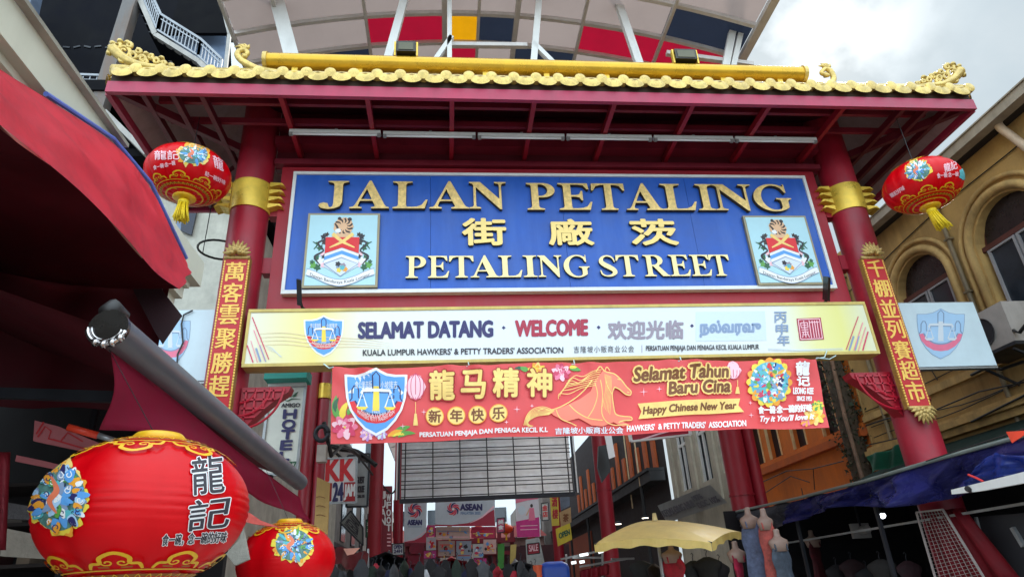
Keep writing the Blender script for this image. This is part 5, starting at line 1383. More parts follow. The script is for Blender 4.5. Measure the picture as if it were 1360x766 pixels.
# far row with orange shutters and dark overhanging gallery
fb = thing('shophouse', 'dark gallery shophouse with narrow orange shutters far along the right side', 'building', (XW, 45, 0))
facade('wall', XW, [(31.2, 0), (64, 0), (64, 12), (31.2, 12)], [], mat('dark_gallery_wall', (44, 34, 34), .8, var=.3), fb)
for k in range(15):
    y = 32.4 + k*1.5
    wbox('shutter', y, y+.55, 6.9, 8.6 + (1.2 if k % 2 else 0), XW-.12, XW-.01, mat('shutter_orange', (190, 92, 44), .7, var=.2), fb)
wbox('gallery_beam', 31.2, 64, 6.2, 6.65, XW-.9, XW-.15, mat('gallery_dark', (40, 40, 42), .7, var=.2), fb)
wbox('gallery_floor', 31.2, 64, 6.66, 6.8, XW-1.0, XW-.14, mat('gallery_dark', (40, 40, 42)), fb)
wbox('brick_panel', 50, 62, 2.5, 5.6, XW-.1, XW-.01, mat('brick_orange', (150, 74, 50), .8, var=.2), fb)
for k in range(4):
    y = 33+k*7; b = MB(); b.tube([(XW-.85, y, 0), (XW-.85, y, 6.2)], .09, 10); b.build('post', mat('gallery_dark', (40, 40, 42)), fb)
b = MB(); b.tube([(9.9, 36, 5.5), (9.9, 36, 11)], .04, 8); b.tube([(9.6, 33, 5.5), (9.6, 33, 11)], .04, 8); b.build('drain_pipe', mat('pale_pipe', (214, 190, 150), .6), fb)
for k, (x, y) in enumerate(((803, 699), (812, 699), (821, 696), (857, 688))):
    t = thing('downlight', 'small lit downlight under the dark gallery far along the right side', 'light', on_y(x, y, 33), 'downlights under the far gallery')
    p = on_y(x, y, 33); b = MB(); b.lathe(p, [(.16, 0), (.16, .05), (.1, .08)], 14); b.build('lens', mat('downlight_lens', (255, 244, 226), .4, var=0, emit=2.2), t)
    b = MB(); b.lathe(p, [(.2, .03), (.2, .1), (.05, .14)], 14); b.build('housing', DKSTEEL, t)

# ================================================================ covered street canopy
can = thing('street_canopy', 'high arched street canopy with grey panels and red, yellow and navy squares', 'canopy', (1.9, 15, 0))
cz = lambda x: 14.0 - .030*(x-.8)**2
CX = [on_z(314, 45, 13.3).x, -3.6, -1.75, .05, .85, 1.75, 3.3, 5.2, 7.0]
CY = [9.3, 10.2, 11.15, 12.05, 12.95, 13.9, 15, 17, 19, 22, 25, 29, 33, 37, 41, 45, 50, 55, 60]
PC = {'g': mat('canopy_grey', (142, 126, 120), .6, var=.06, scale=1, trans=.62, streak=.2, dirt=(140, 124, 118)), 'r': mat('canopy_red', (150, 14, 40), .6, var=.08, trans=.6), 'y': mat('canopy_yellow', (206, 140, 8), .6, var=.08, trans=.6), 'n': mat('canopy_navy', (34, 40, 54), .6, var=.1, trans=.5)}
colr = {(2, 2): 'r', (2, 3): 'y', (2, 4): 'n', (2, 6): 'r', (2, 7): 'r', (3, 3): 'r', (3, 5): 'n', (3, 1): 'n', (1, 7): 'n', (5, 2): 'n', (6, 4): 'r', (7, 6): 'y'}
for j in range(len(CY)-1):
    for i in range(len(CX)-1):
        c_ = colr.get((j, i), 'g')
        b = MB(); b.grid(lambda u, v: Vector((CX[i]+(CX[i+1]-CX[i])*u, CY[j]+(CY[j+1]-CY[j])*v, cz(CX[i]+(CX[i+1]-CX[i])*u)+.1)), 3, 1)
        b.build('roof_panel', PC[c_], can)
RIB = mat('canopy_steel_white', (206, 200, 196), .5, var=.08, streak=.3, dirt=(150, 140, 134))
for y in CY:
    b = MB(); n = 16
    P = [Vector((CX[0]+(CX[-1]-CX[0])*k/n, y, cz(CX[0]+(CX[-1]-CX[0])*k/n)+.02)) for k in range(n+1)]
    for k in range(n): b.bar(P[k], P[k+1], .09, .10)
    b.build('arch_rib', RIB, can)
for x in CX:
    b = MB(); b.bar((x, 9.2, cz(x)-.05), (x, 60.2, cz(x)-.05), .07 if x not in (.05, 1.75) else .12, .09); b.build('long_rail', RIB, can)
b = MB(); b.bar((7.08, 9.2, cz(7)), (7.08, 60.2, cz(7)), .14, .2); b.build('edge_gutter', RIB, can)
for pts, w in (([(361, -25), (386, 70)], .30), ([(544, -25), (515, 80)], .17), ([(811, -25), (851, 92)], .17), ([(986, -25), (962, 95)], .16), ([(999, -25), (972, 95)], .12), ([(718, -25), (708, 90)], .14), ([(597, -25), (597, 90)], .10), ([(600, 50), (576, 84)], .10), ([(708, 58), (738, 88)], .10)):
    a, c = on_y(*pts[0], 10.6), on_y(*pts[1], 10.6); b = MB(); dd = (c-a).normalized(); b.bar(a, c+dd*.5, w, .12, up=(0, 1, 0)); b.build('strut', WHITEP, can, bevel=.01)
for (x0, y0, x1, y1) in ((885, 71, 1000, 86), (600, 60, 700, 61)):
    b = MB(); b.bar(on_y(x0, y0, 10.7), on_y(x1, y1, 10.7), .1); b.build('tie_bar', RIB, can)
CC = [(on_y(412, 560, 15.2).x, 15.2, .14), (on_y(427, 560, 15.2).x, 15.3, .13), (on_y(972, 590, 15.2).x, 15.2, .27), (on_y(999, 610, 15.2).x, 15.2, .15)]
for y in (29.5, 43.5, 57.5): CC += [(-3.03, y, .29), (6.92, y, .33)]
for (xx, y, rad) in CC:
    b = MB(); b.lathe((xx, y, 0), [(rad*1.25, 0), (rad*1.25, .4), (rad, .45), (rad, 13.0)], 20); smooth_by_angle(b.build('column', MAROON, can))
    if rad < .135:
        b = MB(); b.lathe((xx, y, 0), [(rad, 6.0), (rad+.03, 6.0), (rad+.03, 6.35), (rad, 6.35)], 20, cap=False); b.build('column_band', GOLD, can)
    if rad > .25 and y < 60:
        b = MB()
        for z in (3.4, 5.6): b.lathe((xx, y, 0), [(rad, z), (rad+.02, z), (rad+.02, z+.05), (rad, z+.05)], 20, cap=False)
        b.build('column_collar', MAROON, can)
# ================================================================ left upper: dark steel building with escape stairs
DARK = mat('dark_navy_cladding', (12, 13, 20), .8, spec=.1, var=.4, scale=1.5, streak=.3, dirt=(22, 24, 32))
db = thing('steel_building', 'dark tall building with steel escape stairs behind the left roof end', 'building', (-8, 14, 0))
b = MB(); b.box((-16, 14.2, 10.8), (-4.5, 26, 24)); b.build('dark_wall', DARK, db)
b = MB(); b.box((-16, 12.4, 12.6), (-4.6, 14.19, 12.9)); b.box((-16, 12.6, 10.9), (-6.2, 14.19, 11.1)); b.build('floor_slab', mat('slab_dark', (14, 14, 18), .8, var=.3, spec=.1), db)
def P13(x, y, yy=12.6): return on_y(x, y, yy)
b = MB(); b.bar(P13(186, -30), P13(124, 172), .30, .3); b.build('steel_column', mat('rusty_steel_column', (104, 100, 98), .6, var=.25, scale=2, streak=.8, dirt=(120, 84, 52)), db)
b = MB(); b.bar(P13(40, -20, 13.2), P13(28, 30, 13.2), .5, .4); b.build('steel_column', mat('blue_steel', (96, 108, 128), .5, var=.2), db)
def railing(pts, h, m, step=.16, name='railing', yy=12.6):
    mb = MB(); Q = [on_y(x, y, yy) for x, y in pts]
    for a, c in zip(Q, Q[1:]):
        mb.bar(a+Vector((0, 0, h)), c+Vector((0, 0, h)), .06); mb.bar(a+Vector((0, 0, .1)), c+Vector((0, 0, .1)), .045); mb.bar(a+Vector((0, 0, h-.14)), c+Vector((0, 0, h-.14)), .03)
        n = max(2, int((c-a).length/step))
        for k in range(n+1):
            p = a+(c-a)*(k/n); mb.bar(p+Vector((0, 0, .1)), p+Vector((0, 0, h)), .022 if 0 < k < n else .05)
    return mb.build(name, m, db)
RAIL = mat('rail_steel', (150, 154, 160), .45, metal=.3, var=.2)
railing([(86, 122), (142, 124)], .52, RAIL, .14)
railing([(183, -12), (208, 44), (262, 78), (290, 105)], .62, RAIL, .11)
b = MB()
S = [on_y(x, y, 12.62) for x, y in ((180, -14), (207, 48), (265, 84), (292, 112))]
for a, c in zip(S, S[1:]): b.bar(a, c, .16, .12); b.bar(a+Vector((0, .8, 0)), c+Vector((0, .8, 0)), .16, .12)
b.build('stair_stringer', mat('stringer_grey', (170, 166, 160), .5, var=.2, streak=.4), db)
b = MB()
for a, c in zip(S, S[1:]):
    n = int((c-a).length/.28)
    for k in range(n): p = a+(c-a)*((k+.5)/n); b.obox(p+Vector((0, .4, 0)), (.13, 0, 0), (0, .4, 0), (0, 0, .015))
b.build('stair_tread', DKSTEEL, db)
b = MB(); b.prism([on_y(x, y, 13.3) for x, y in ((222, 46), (300, 48), (296, 118), (270, 100))], (0, .05, 0)); b.build('pale_blue_panel', mat('pale_blue_cladding', (112, 132, 160), .5, var=.15), db)  # plain pale blue panel behind the stair railing
b = MB(); b.bar(on_y(291, -10, 12.5), on_y(305, 46, 12.5), .09); b.bar(on_y(308, 18, 12.5), on_y(298, 105, 12.5), .08); b.build('frame_bar', mat('stringer_grey', (170, 166, 160)), db)
b = MB(); b.prism([on_y(x, y, 12.9) for x, y in ((245, -20), (294, -20), (304, 44), (222, 44))], (0, .1, 0)); b.build('stair_soffit', mat('slab_dark', (34, 34, 40)), db)
b = MB(); b.prism([on_y(x, y, 12.4) for x, y in ((306, 57), (322, 57), (336, 100), (308, 100))], (0, .06, 0)); b.build('white_panel', WHITEP, db)
railing([(148, 132), (190, 190)], .5, RAIL, .12)
b = MB(); b.bar(on_y(140, 150, 12.5), on_y(196, 206, 12.5), .16, .12); b.build('stair_stringer', mat('stringer_grey', (170, 166, 160)), db)
b = MB()
for k in range(7): x = 70+k*14; b.bar(on_y(x, 62+(k % 3), 13.9), on_y(x+9, 62+(k % 2)*2, 13.9), .05)
b.build('ceiling_lamp', DKSTEEL, db)

# stained concrete house on the left behind the pillar
CONC = mat('stained_concrete', (196, 194, 182), .85, var=.2, scale=2.2, streak=.7, sscale=1.0, dirt=(128, 124, 112), bump=.15)
cb = thing('concrete_house', 'pale stained concrete house wall left of the left pillar', 'building', (-7, 13.5, 0))
b = MB(); b.box((-12, 13.4, 0), (-4.75, 30, 10.7)); b.build('wall', CONC, cb)
b = MB(); b.box((-12, 13.3, 6.95), (-4.72, 13.397, 7.05)); b.box((-12, 13.3, 5.2), (-4.72, 13.397, 5.28)); b.build('ledge', CONC, cb)
b = MB(); b.prism([on_y(x, y, 13.3) for x, y in ((243, 262), (262, 276), (254, 312), (240, 306))], (0, .05, 0)); b.build('window', mat('navy_window', (32, 38, 58), .3), cb)
b = MB(); b.prism([on_y(x, y, 13.32) for x, y in ((236, 262), (243, 262), (240, 306), (233, 300))], (0, .05, 0)); b.build('window_frame', mat('pale_blue_cladding', (112, 132, 160)), cb)
hp = thing('hoop_bracket', 'black metal hoop on two rods beside the left pillar', 'bracket', on_y(292, 333, 9.6))
b = MB(); cc = on_y(292, 332, 9.7); b.tube([cc+Vector((.33*math.cos(a), .33*math.sin(a), 0)) for a in [2*math.pi*k/24 for k in range(25)]], .018, 6); b.build('hoop', BLACK, hp)
b = MB(); b.tube([cc+Vector((-.3, .1, 0)), cc+Vector((-.28, .1, 1.6))], .008, 6); b.tube([cc+Vector((.08, .32, 0)), cc+Vector((.10, .32, 1.7))], .024, 6); b.bar(cc+Vector((.3, 0, 0)), (PX[0], GY, cc.z-.02), .02); b.build('rod', BLACK, hp)

# side row of the street on the left: shop walls further back
lf = thing('shop_row', 'row of pale weathered shops along the left side far back', 'building', (-6.2, 50, 0))
b = MB(); b.box((-9, 30.2, 0), (-6.2, 90, 11)); b.build('wall', mat('far_left_wall', (150, 146, 142), .8, var=.3, scale=1.2, streak=.4), lf)
for k in range(12):
    b = MB(); b.box((-6.21, 32+k*4.5, 5.0), (-6.12, 33.6+k*4.5, 8.0)); b.build('window', GLASSD, lf)
b = MB(); b.box((-6.8, 30.2, 4.1), (-5.2, 70, 4.3)); b.build('awning_slab', DKSTEEL, lf)

# ---- hanging signs on the left
def sign_px(name, label, quad, y, m_, art=None, d=.06, frame=None, cat='sign', parts='board'):
    P = [on_y(*p, y) for p in quad]; lo = min(P, key=lambda p: p.z)
    t = thing(name, label, cat, (sum(p.x for p in P)/4, y, lo.z))
    b = MB(); b.prism(P, (0, d, 0)); b.build(parts, m_, t)
    if frame:
        b = MB()
        for k in range(4): b.bar(P[k]+Vector((0, -.005, 0)), P[(k+1) % 4]+Vector((0, -.005, 0)), frame[0], .05)
        b.build('frame', frame[1], t)
    if art:
        A = Art(plane_y(y-.01)); art(A); A.build('lettering', t)
    return t
def a_hotel(A):
    A.q = None
    for k, (x0, y0, x1, y1) in enumerate(((385, 526, 379, 519), (386, 526, 387.5, 517.5), (388, 526, 396, 520), (387, 527, 381, 524), (389, 527, 394, 523))): A.stroke([(x0, y0), ((x0+x1)/2+.8, (y0+y1)/2), (x1, y1)], [.5, 2.6, .3], DGREENP, n=4)
    A.stroke([(376, 530), (382, 532), (388, 529.5), (399, 529.5)], [.3, 1.6, 1.6, .3], DGREENP)
    A.text('AMIGO', ((374, 535.5), (398.5, 535), (398, 540), (373.5, 540.5)), INK, bold=.3)
    for ch, q in (('H', ((377, 544), (394, 543.5), (392.5, 555), (376, 555.5))), ('O', ((375.5, 557.5), (392.5, 557), (391.5, 569), (374.5, 569.5))), ('T', ((374.5, 571), (391, 570.5), (389.5, 582), (373, 582.5))),
                  ('E', ((373.5, 585), (388.5, 584.5), (387, 596.5), (372, 597))), ('L', ((372, 600), (385, 599.5), (383.5, 610.5), (371, 611)))): A.text(ch, q, NAVY, bold=.9)
    A.text('77', ((384, 613), (394, 612.5), (393, 621), (383, 621.5)), DGREENP, bold=.4)
sign_px('hotel_sign', 'tall pale vertical hotel sign with navy letters behind the left pillar', ((359, 514), (406, 512.5), (394, 630), (344, 630)), 13.0, mat('hotel_board', (228, 230, 218), .5, var=.08, streak=.2, dirt=(150, 150, 140)), a_hotel, frame=(.05, STEEL))
sign_px('canvas_awning', 'small teal canvas awning above the tall hotel sign', ((352, 490), (408, 488), (407, 501), (350, 503)), 12.6, mat('teal_canvas', (40, 150, 136), .6, var=.15), d=.5, cat='awning', parts='canvas')
sign_px('ledge_board', 'pale blank board between the teal awning and the hotel sign', ((357, 503.5), (407, 502), (406, 511), (356, 512.5)), 12.9, WHITEP, d=.1, cat='board')
def a_kk(A):
    A.text('KK', ((434, 610), (470, 609), (469, 637), (433, 638)), REDP, bold=1.4)
    A.poly([(431.5, 641), (441, 641), (440, 665), (431, 666)], DREDP); A.poly([(457, 640), (473, 639.5), (472, 665), (456, 665.5)], DREDP)
    A.text('24', ((443, 641), (455.5, 640.5), (455, 664), (442, 665)), NAVY, bold=1.0); A.text('JAM', ((458, 643), (471.5, 642.5), (471, 663), (457, 663.5)), WHITE, bold=.7)
sign_px('shop_sign', 'square white sign with big red KK and 24 JAM below', ((430, 609), (474, 607.5), (473, 667), (429, 668)), 20, WHITE, a_kk, frame=(.06, STEEL))
def a_gh(A):
    for body, q in (('INN', ((476, 608), (488, 607.5), (487.5, 614), (475.5, 614.5))), ('GUEST', ((474, 633), (484, 632.5), (483.5, 641), (473.5, 641.5))), ('HOUSE', ((474, 645), (484, 644.5), (483.5, 653), (473.5, 653.5))), ('CALL US', ((474, 657), (484, 656.5), (484, 660), (474, 660.5)))): A.text(body, q, INK, bold=.4)
sign_px('shop_sign', 'grey guest house sign partly behind the white and red KK sign', ((462, 605), (491, 602), (488, 672), (460, 673)), 20.6, mat('grey_sign', (160, 164, 164), .5, var=.1, streak=.3), a_gh, frame=(.06, DKSTEEL))
def a_tan(A):
    for y in (660, 672, 684): A.stroke([(420, y), (425, y-1), (432, y+1)], .9, BROWNP, n=3)
sign_px('tan_board', 'narrow tan board seen edge-on beside the left street column', ((421, 633), (438, 641), (435, 709), (417, 704)), 14.0, mat('tan_board', (196, 160, 96), .7, var=.15, streak=.4), a_tan, cat='board')
def a_juan(A):
    for k, ch in enumerate('JUAN'): A.text(ch, (505.5, 652+k*11.5, 512, 662+k*11.5), WHITE, bold=.4)
    for k, ch in enumerate('WFOOT'): A.text(ch, (513.5, 656+k*10, 519, 664.5+k*10), WHITE, bold=.4)
    for k in range(4): A.stroke([(514, 709+k*5), (519, 709+k*5)], 1.6, PALEPINK, n=1)
sign_px('vertical_sign', 'dark red vertical sign with white stacked letters between two street columns', ((504, 645), (521, 645), (520, 735), (502, 735)), 31, mat('vert_sign_red', (130, 34, 50), .5, var=.15), a_juan)
b_ = thing('meter_box', 'grey meter box and cable drum on the left street column', 'meter box', on_y(428, 605, 14.6))
m = MB(); p = on_y(428, 600, 14.7); m.box((p.x-.1, 14.6, p.z-.22), (p.x+.1, 14.8, p.z+.14)); m.build('box', mat('meter_grey', (170, 160, 150), .5, var=.2), b_, bevel=.01)
m = MB(); p = on_y(428, 576, 14.7); m.tube([p+Vector((.14*math.cos(a), -.05, .16*math.sin(a))) for a in [2*math.pi*k/14 for k in range(15)]], .05, 8); m.build('cable_drum', DKSTEEL, b_, smooth=True)
m = MB(); m.tube([on_y(430, 560, 14.7), on_y(440, 605, 14.8), on_y(455, 590, 16), on_y(488, 612, 19)], .05, 6); m.tube([on_y(440, 590, 15), on_y(470, 598, 17), on_y(495, 630, 20)], .03, 6); m.build('cable', BLACK, b_)

# tangled overhead cables
for k, pts in enumerate(([(440, 592), (452, 596), (475, 600), (500, 618)], [(445, 600), (462, 612), (490, 606)], [(505, 640), (520, 655), (530, 640)])):
    t = thing('overhead_cable', ('black cable sagging from the banner corner to the second column', 'short black cable loop above the white and red KK sign', 'thin black cable between the two thin left columns')[k], 'cable', on_y(*pts[0], 18))
    m = MB(); m.tube(crom([on_y(x, y, 18+6*k) for x, y in pts], 5), .07-.015*k, 6); m.build('wire', BLACK, t, smooth=True)

# ================================================================ hanging grid board in the middle of the street
gy_ = 20.0
gq = ((533, 581), (757, 577), (760, 655.5), (533, 660.5))
gp = [on_y(*p, gy_) for p in gq]; gx0, gx1 = (gp[0].x+gp[3].x)/2, (gp[1].x+gp[2].x)/2; gz1, gz0 = max(gp[0].z, gp[1].z)+.4, (gp[2].z+gp[3].z)/2
gt = thing('grid_board', 'wide hanging board of silver sheet behind a black wire grid', 'board', ((gx0+gx1)/2, gy_, gz0))
m = MB()
rr = random.Random(5); nb = [[rr.uniform(-1, 1) for _ in range(9)] for _ in range(40)]
def sheet(u, v):
    x = gx0+(gx1-gx0)*u; z = gz0+(gz1-gz0)*v
    return Vector((x, gy_+.1 + .05*noise.noise(Vector((x*2.2, z*2.6, 1))) + .03*noise.noise(Vector((x*6, z*7, 4))), z))
m.grid(sheet, 90, 36); m.build('silver_sheet', mat('silver_foil', (246, 247, 250), .35, metal=.0, trans=.4, var=.1, scale=3), gt, smooth=True)
m = MB()
for k in range(8):
    z = gz0+.05+(gz1-gz0-.1)*k/9.2 ; m.bar((gx0, gy_-.01, z), (gx1, gy_-.01, z), .026)
    if k % 2: m.bar((gx0, gy_-.012, z+.12), (gx1, gy_-.012, z+.12), .022)
for k in range(7):
    x = gx0+.12+(gx1-gx0-.24)*k/6; m.bar((x, gy_-.05, gz0), (x, gy_-.05, gz1), .034)
m.build('wire_grid', BLACK, gt)
m = MB(); m.bar((gx0-.03, gy_-.03, gz0-.06), (gx1+.03, gy_-.03, gz0-.06), .14, .12); m.bar((gx0-.06, gy_-.03, gz0), (gx0-.06, gy_-.03, gz1), .06); m.bar((gx1+.06, gy_-.03, gz0), (gx1+.06, gy_-.03, gz1), .06); m.build('frame', DKSTEEL, gt)
m = MB(); m.bar((gx0-.12, gy_-.05, gz0-.02), (gx0-.12, gy_-.05, gz1+.5), .04); m.bar((gx1+.12, gy_-.05, gz0-.02), (gx1+.12, gy_-.05, gz1+.5), .04); m.build('hanger', WHITEP, gt)

# ================================================================ banners and posters down the street
WHB = mat('banner_white', (206, 212, 220), .5, var=.06, trans=.2)
def swirl(A, cx, cy, r0):
    for k in range(9):
        a = 2*math.pi*k/9
        A.stroke([(cx+r0*(.2+.8*f/5)*math.cos(a+f*.32), cy+r0*(.2+.8*f/5)*math.sin(a+f*.32)) for f in range(6)], [r0*.08, r0*.2, r0*.26, r0*.1], [DPINK, REDP, NAVY][k % 3], n=3)
    A.disc(cx, cy, r0*.2, r0*.2, WHITE, .01)
def a_b1(A):
    swirl(A, 551, 677.5, 9.5); A.text('ASEAN', (541.5, 690, 560, 696.5), NAVY, bold=.6); A.stroke([(542, 699), (560, 699)], .8, SLATE, n=1)
    A.poly([(537, 719), (550, 717), (560, 712), (566, 706), (566, 720), (537, 720)], CRIMSON); A.stroke([(540, 718), (552, 714.5), (566, 704)], 1.0, PALEPINK)
sign_px('street_banner', 'white vertical banner with red and blue swirl emblem under the grid board', ((537, 661), (567, 661), (566, 720), (536.5, 720)), 34, WHB, a_b1, d=.03, cat='banner', parts='cloth')
def a_b2(A):
    swirl(A, 602, 675.5, 8.5); A.text('ASEAN', (611.5, 669, 640, 677), NAVY, bold=.7); A.text('MALAYSIA 2025', (612, 679, 638, 682.5), SLATE, bold=.3)
    A.poly([(578, 696), (600, 696.5), (622, 694), (640, 686), (656, 676), (657.5, 698), (578, 698)], CRIMSON)
    A.stroke([(624, 694), (640, 686), (656, 672)], [.6, 2, 2.6], PALEPINK)
sign_px('street_banner', 'wide white banner with swirl emblem and crimson corner beneath the grid board', ((578, 660), (657, 657), (658, 698), (578, 698.5)), 36, WHB, a_b2, d=.03, cat='banner', parts='cloth')
def a_pk(A):
    A.poly([(685, 692), (716, 686), (717, 712), (687, 713)], mat('magenta_print', (206, 40, 130), .5)); A.poly([(684.5, 657), (714, 656), (714.5, 662), (700, 664), (685, 668)], PINKP)
    A.disc(706, 671, 1.8, 2.4, ZEB); A.poly([(703, 674), (709, 674), (711, 690), (702, 691)], PINKP); A.stroke([(703, 676), (699, 684)], 1.6, FLESH, n=1)
    for y in (697, 702): A.stroke([(691, y+1), (714, y)], .9, PALEPINK, n=1)
    A.disc(693, 677, 5, 6, LGREY)
sign_px('street_banner', 'pink and white vertical banner with a figure, right of the wide white banner', ((684, 656.5), (715, 655.5), (718, 712), (687, 713.5)), 33, mat('banner_pale', (222, 216, 222), .5, var=.06), a_pk, d=.03, cat='banner', parts='cloth')
# posters in rows beneath
POST = [((579, 699, 624, 716), (206, 170, 160), 'pale salmon poster directly under the wide white banner'), ((626, 699, 657, 714), (190, 40, 80), 'crimson poster at the right under the wide white banner'),
        ((567, 697, 578, 712), (206, 60, 130), 'magenta strip poster between the white banners'), ((566, 713, 579, 730), (206, 206, 214), 'pale poster under the magenta strip'), ((563, 731, 579, 741), (196, 60, 140), 'magenta small poster low on the left'),
        ((582, 718, 604, 738), (176, 150, 140), 'beige poster in the middle stack'), ((606, 718, 626, 744), (150, 160, 176), 'grey blue poster in the middle stack'), ((628, 722, 642, 740), (196, 196, 196), 'white poster right of the middle stack'),
        ((642, 716, 659, 735), (214, 176, 170), 'pale pink poster at the right edge of the stack'), ((630, 741, 646, 752), (206, 50, 140), 'magenta poster low on the right'), ((620, 733, 629, 754), (206, 206, 206), 'narrow white poster low in the middle'), ((563, 742, 578, 757), (120, 110, 120), 'dull poster lowest on the left'), ((584, 740, 606, 760), (206, 190, 180), 'cream poster low in the middle')]
rr = random.Random(21)
for k, ((x0, y0, x1, y1), c3, lab) in enumerate(POST):
    def a_p(A):
        cs = [DPINK, REDP, GOLDP, SKYB, WHITE, DREDP, PALEPINK, SLATE, INK, ORANGEP]
        for _i in range(9):
            cx, cy = rr.uniform(x0+3, x1-3), rr.uniform(y0+3, y1-3)
            A.disc(cx, cy, rr.uniform(.8, 3), rr.uniform(.8, 3), rr.choice(cs), .01, 12, .15, 4, rr.random()*3)
        for _i in range(2):
            yy = rr.uniform(y0+2, y1-2); A.stroke([(x0+2, yy), (x1-2, yy)], 1.0, rr.choice(cs), n=1)
    sign_px('poster', lab, ((x0, y0), (x1, y0-.3), (x1, y1-.3), (x0, y1)), 37+.4*k, mat('poster_%d' % k, c3, .5, var=.12), a_p, d=.03, cat='poster', parts='sheet')
# red pavilion frame at the far end
pv = thing('pavilion', 'dark red pole pavilion at the far end of the street', 'pavilion', on_y(610, 760, 46))
m = MB()
for x in (541, 555, 566, 579, 590, 604, 618, 632, 645, 656, 663, 680): m.bar(on_y(x, 770, 46), on_y(x, 700, 46), .25, .25)
m.build('post', mat('pavilion_red', (120, 22, 40), .6, var=.25), pv)
m = MB(); m.bar(on_y(538, 738, 45.8), on_y(684, 733, 45.8), .22); m.bar(on_y(538, 722, 45.8), on_y(684, 716, 45.8), .3); m.bar(on_y(545, 752, 45.7), on_y(665, 750, 45.7), .2); m.build('beam', mat('pavilion_red', (120, 22, 40)), pv)
m = MB(); m.prism([on_y(x, y, 45.6) for x, y in ((541, 738), (564, 738), (563, 762), (541, 762))], (0, .1, 0)); m.prism([on_y(x, y, 45.6) for x, y in ((545, 718), (563, 717), (563, 735), (545, 735))], (0, .1, 0)); m.build('red_panel', mat('pavilion_panel', (128, 24, 48), .6, var=.25), pv)
m = MB(); m.box((-4.5, 47, 0), (8.2, 47.2, 4.6)); m.build('back_wall', mat('pavilion_dark', (74, 46, 50), .8, var=.4, scale=.6), pv)
# far pale tower and green / yellow panels
ft = thing('tower_block', 'bright pale far building closing the end of the street', 'building', (2, 100, 0))
m = MB(); m.box((-14, 100, 0), (22, 112, 26)); m.build('wall', mat('far_pale_wall', (222, 224, 226), .7, var=.08, scale=.2), ft)
for k in range(7):
    for j in range(5):
        m = MB(); m.box((-12+k*4.6, 99.9, 8+j*3.4), (-9.8+k*4.6, 99.97, 10+j*3.4)); m.build('window', GLASSD, ft)
sign_px('panel', 'green vertical panel beside the thin far column', ((661, 722), (670, 721), (669, 757), (661, 757)), 43, mat('panel_green', (70, 150, 60), .5, var=.15), cat='panel', parts='sheet')
sign_px('panel', 'straw coloured vertical panel right of the green one', ((678, 723), (686, 722), (684, 752), (677, 757)), 43.3, mat('panel_straw', (206, 180, 100), .5, var=.15), cat='panel', parts='sheet')
sign_px('panel', 'pale grey shop panel between the pink banner and the right columns', ((698, 716), (716, 713), (724, 750), (700, 752)), 44, mat('panel_grey', (176, 180, 178), .6, var=.2), cat='panel', parts='sheet')
# yellow shop signs on the right side of the street
def a_y(n):
    def f(A):
        A.q = None
    return f
def ysign(label, quad, y, c3, txt, tq, tm):
    def f(A):
        for body, q in zip(txt, tq): A.text(body, q, tm, bold=.4)
    sign_px('shop_sign', label, quad, y, mat('sign_%d_%d_%d' % c3, c3, .5, var=.12), f)
ysign('tall yellow shop sign behind the right hand thin column', ((730, 655), (741, 654), (743, 697), (733, 698)), 36, (206, 180, 60), ['酒', '楼'], [(733, 660, 740, 672), (734, 676, 741, 688)], DREDP)
ysign('tan shop sign right of the tall yellow sign', ((743, 680), (758, 673), (759, 693), (745, 699)), 34, (176, 140, 96), ['茶'], [(748, 682, 755, 692)], BROWNP)
ysign('bright yellow shop sign, lowest of those on the right', ((738, 702), (757, 694), (760, 716), (741, 725)), 33, (214, 190, 50), ['OPEN'], [((742, 708), (756, 702), (757, 709), (743, 715))], DGREENP)
sign_px('window_board', 'grey blue board above the tan shop sign', ((743, 656), (756, 655), (757, 671), (745, 677)), 37, mat('grey_blue_board', (96, 104, 120), .5, var=.3), cat='board')
sign_px('shop_sign', 'dark red sign with white border just beneath the banner, right of centre', ((834, 566), (914, 560), (917, 577), (838, 586)), 17, mat('sign_darkred', (160, 26, 50), .5, var=.1), (lambda A: A.stroke([(850, 584), (878, 575), (912, 566)], 2.2, PALEPINK)), frame=(.09, WHITEP))
sign_px('hanging_cloth', 'white cloth strip hanging right of the third column', ((803, 578), (812, 577), (817, 606), (809, 609)), 26, WHITE, d=.03, cat='cloth', parts='cloth')
sign_px('hanging_cloth', 'dark cloth bundle hanging beside the white cloth strip', ((795, 592), (806, 590), (811, 625), (800, 640), (794, 620)), 27, BLACK, d=.2, cat='cloth', parts='cloth')
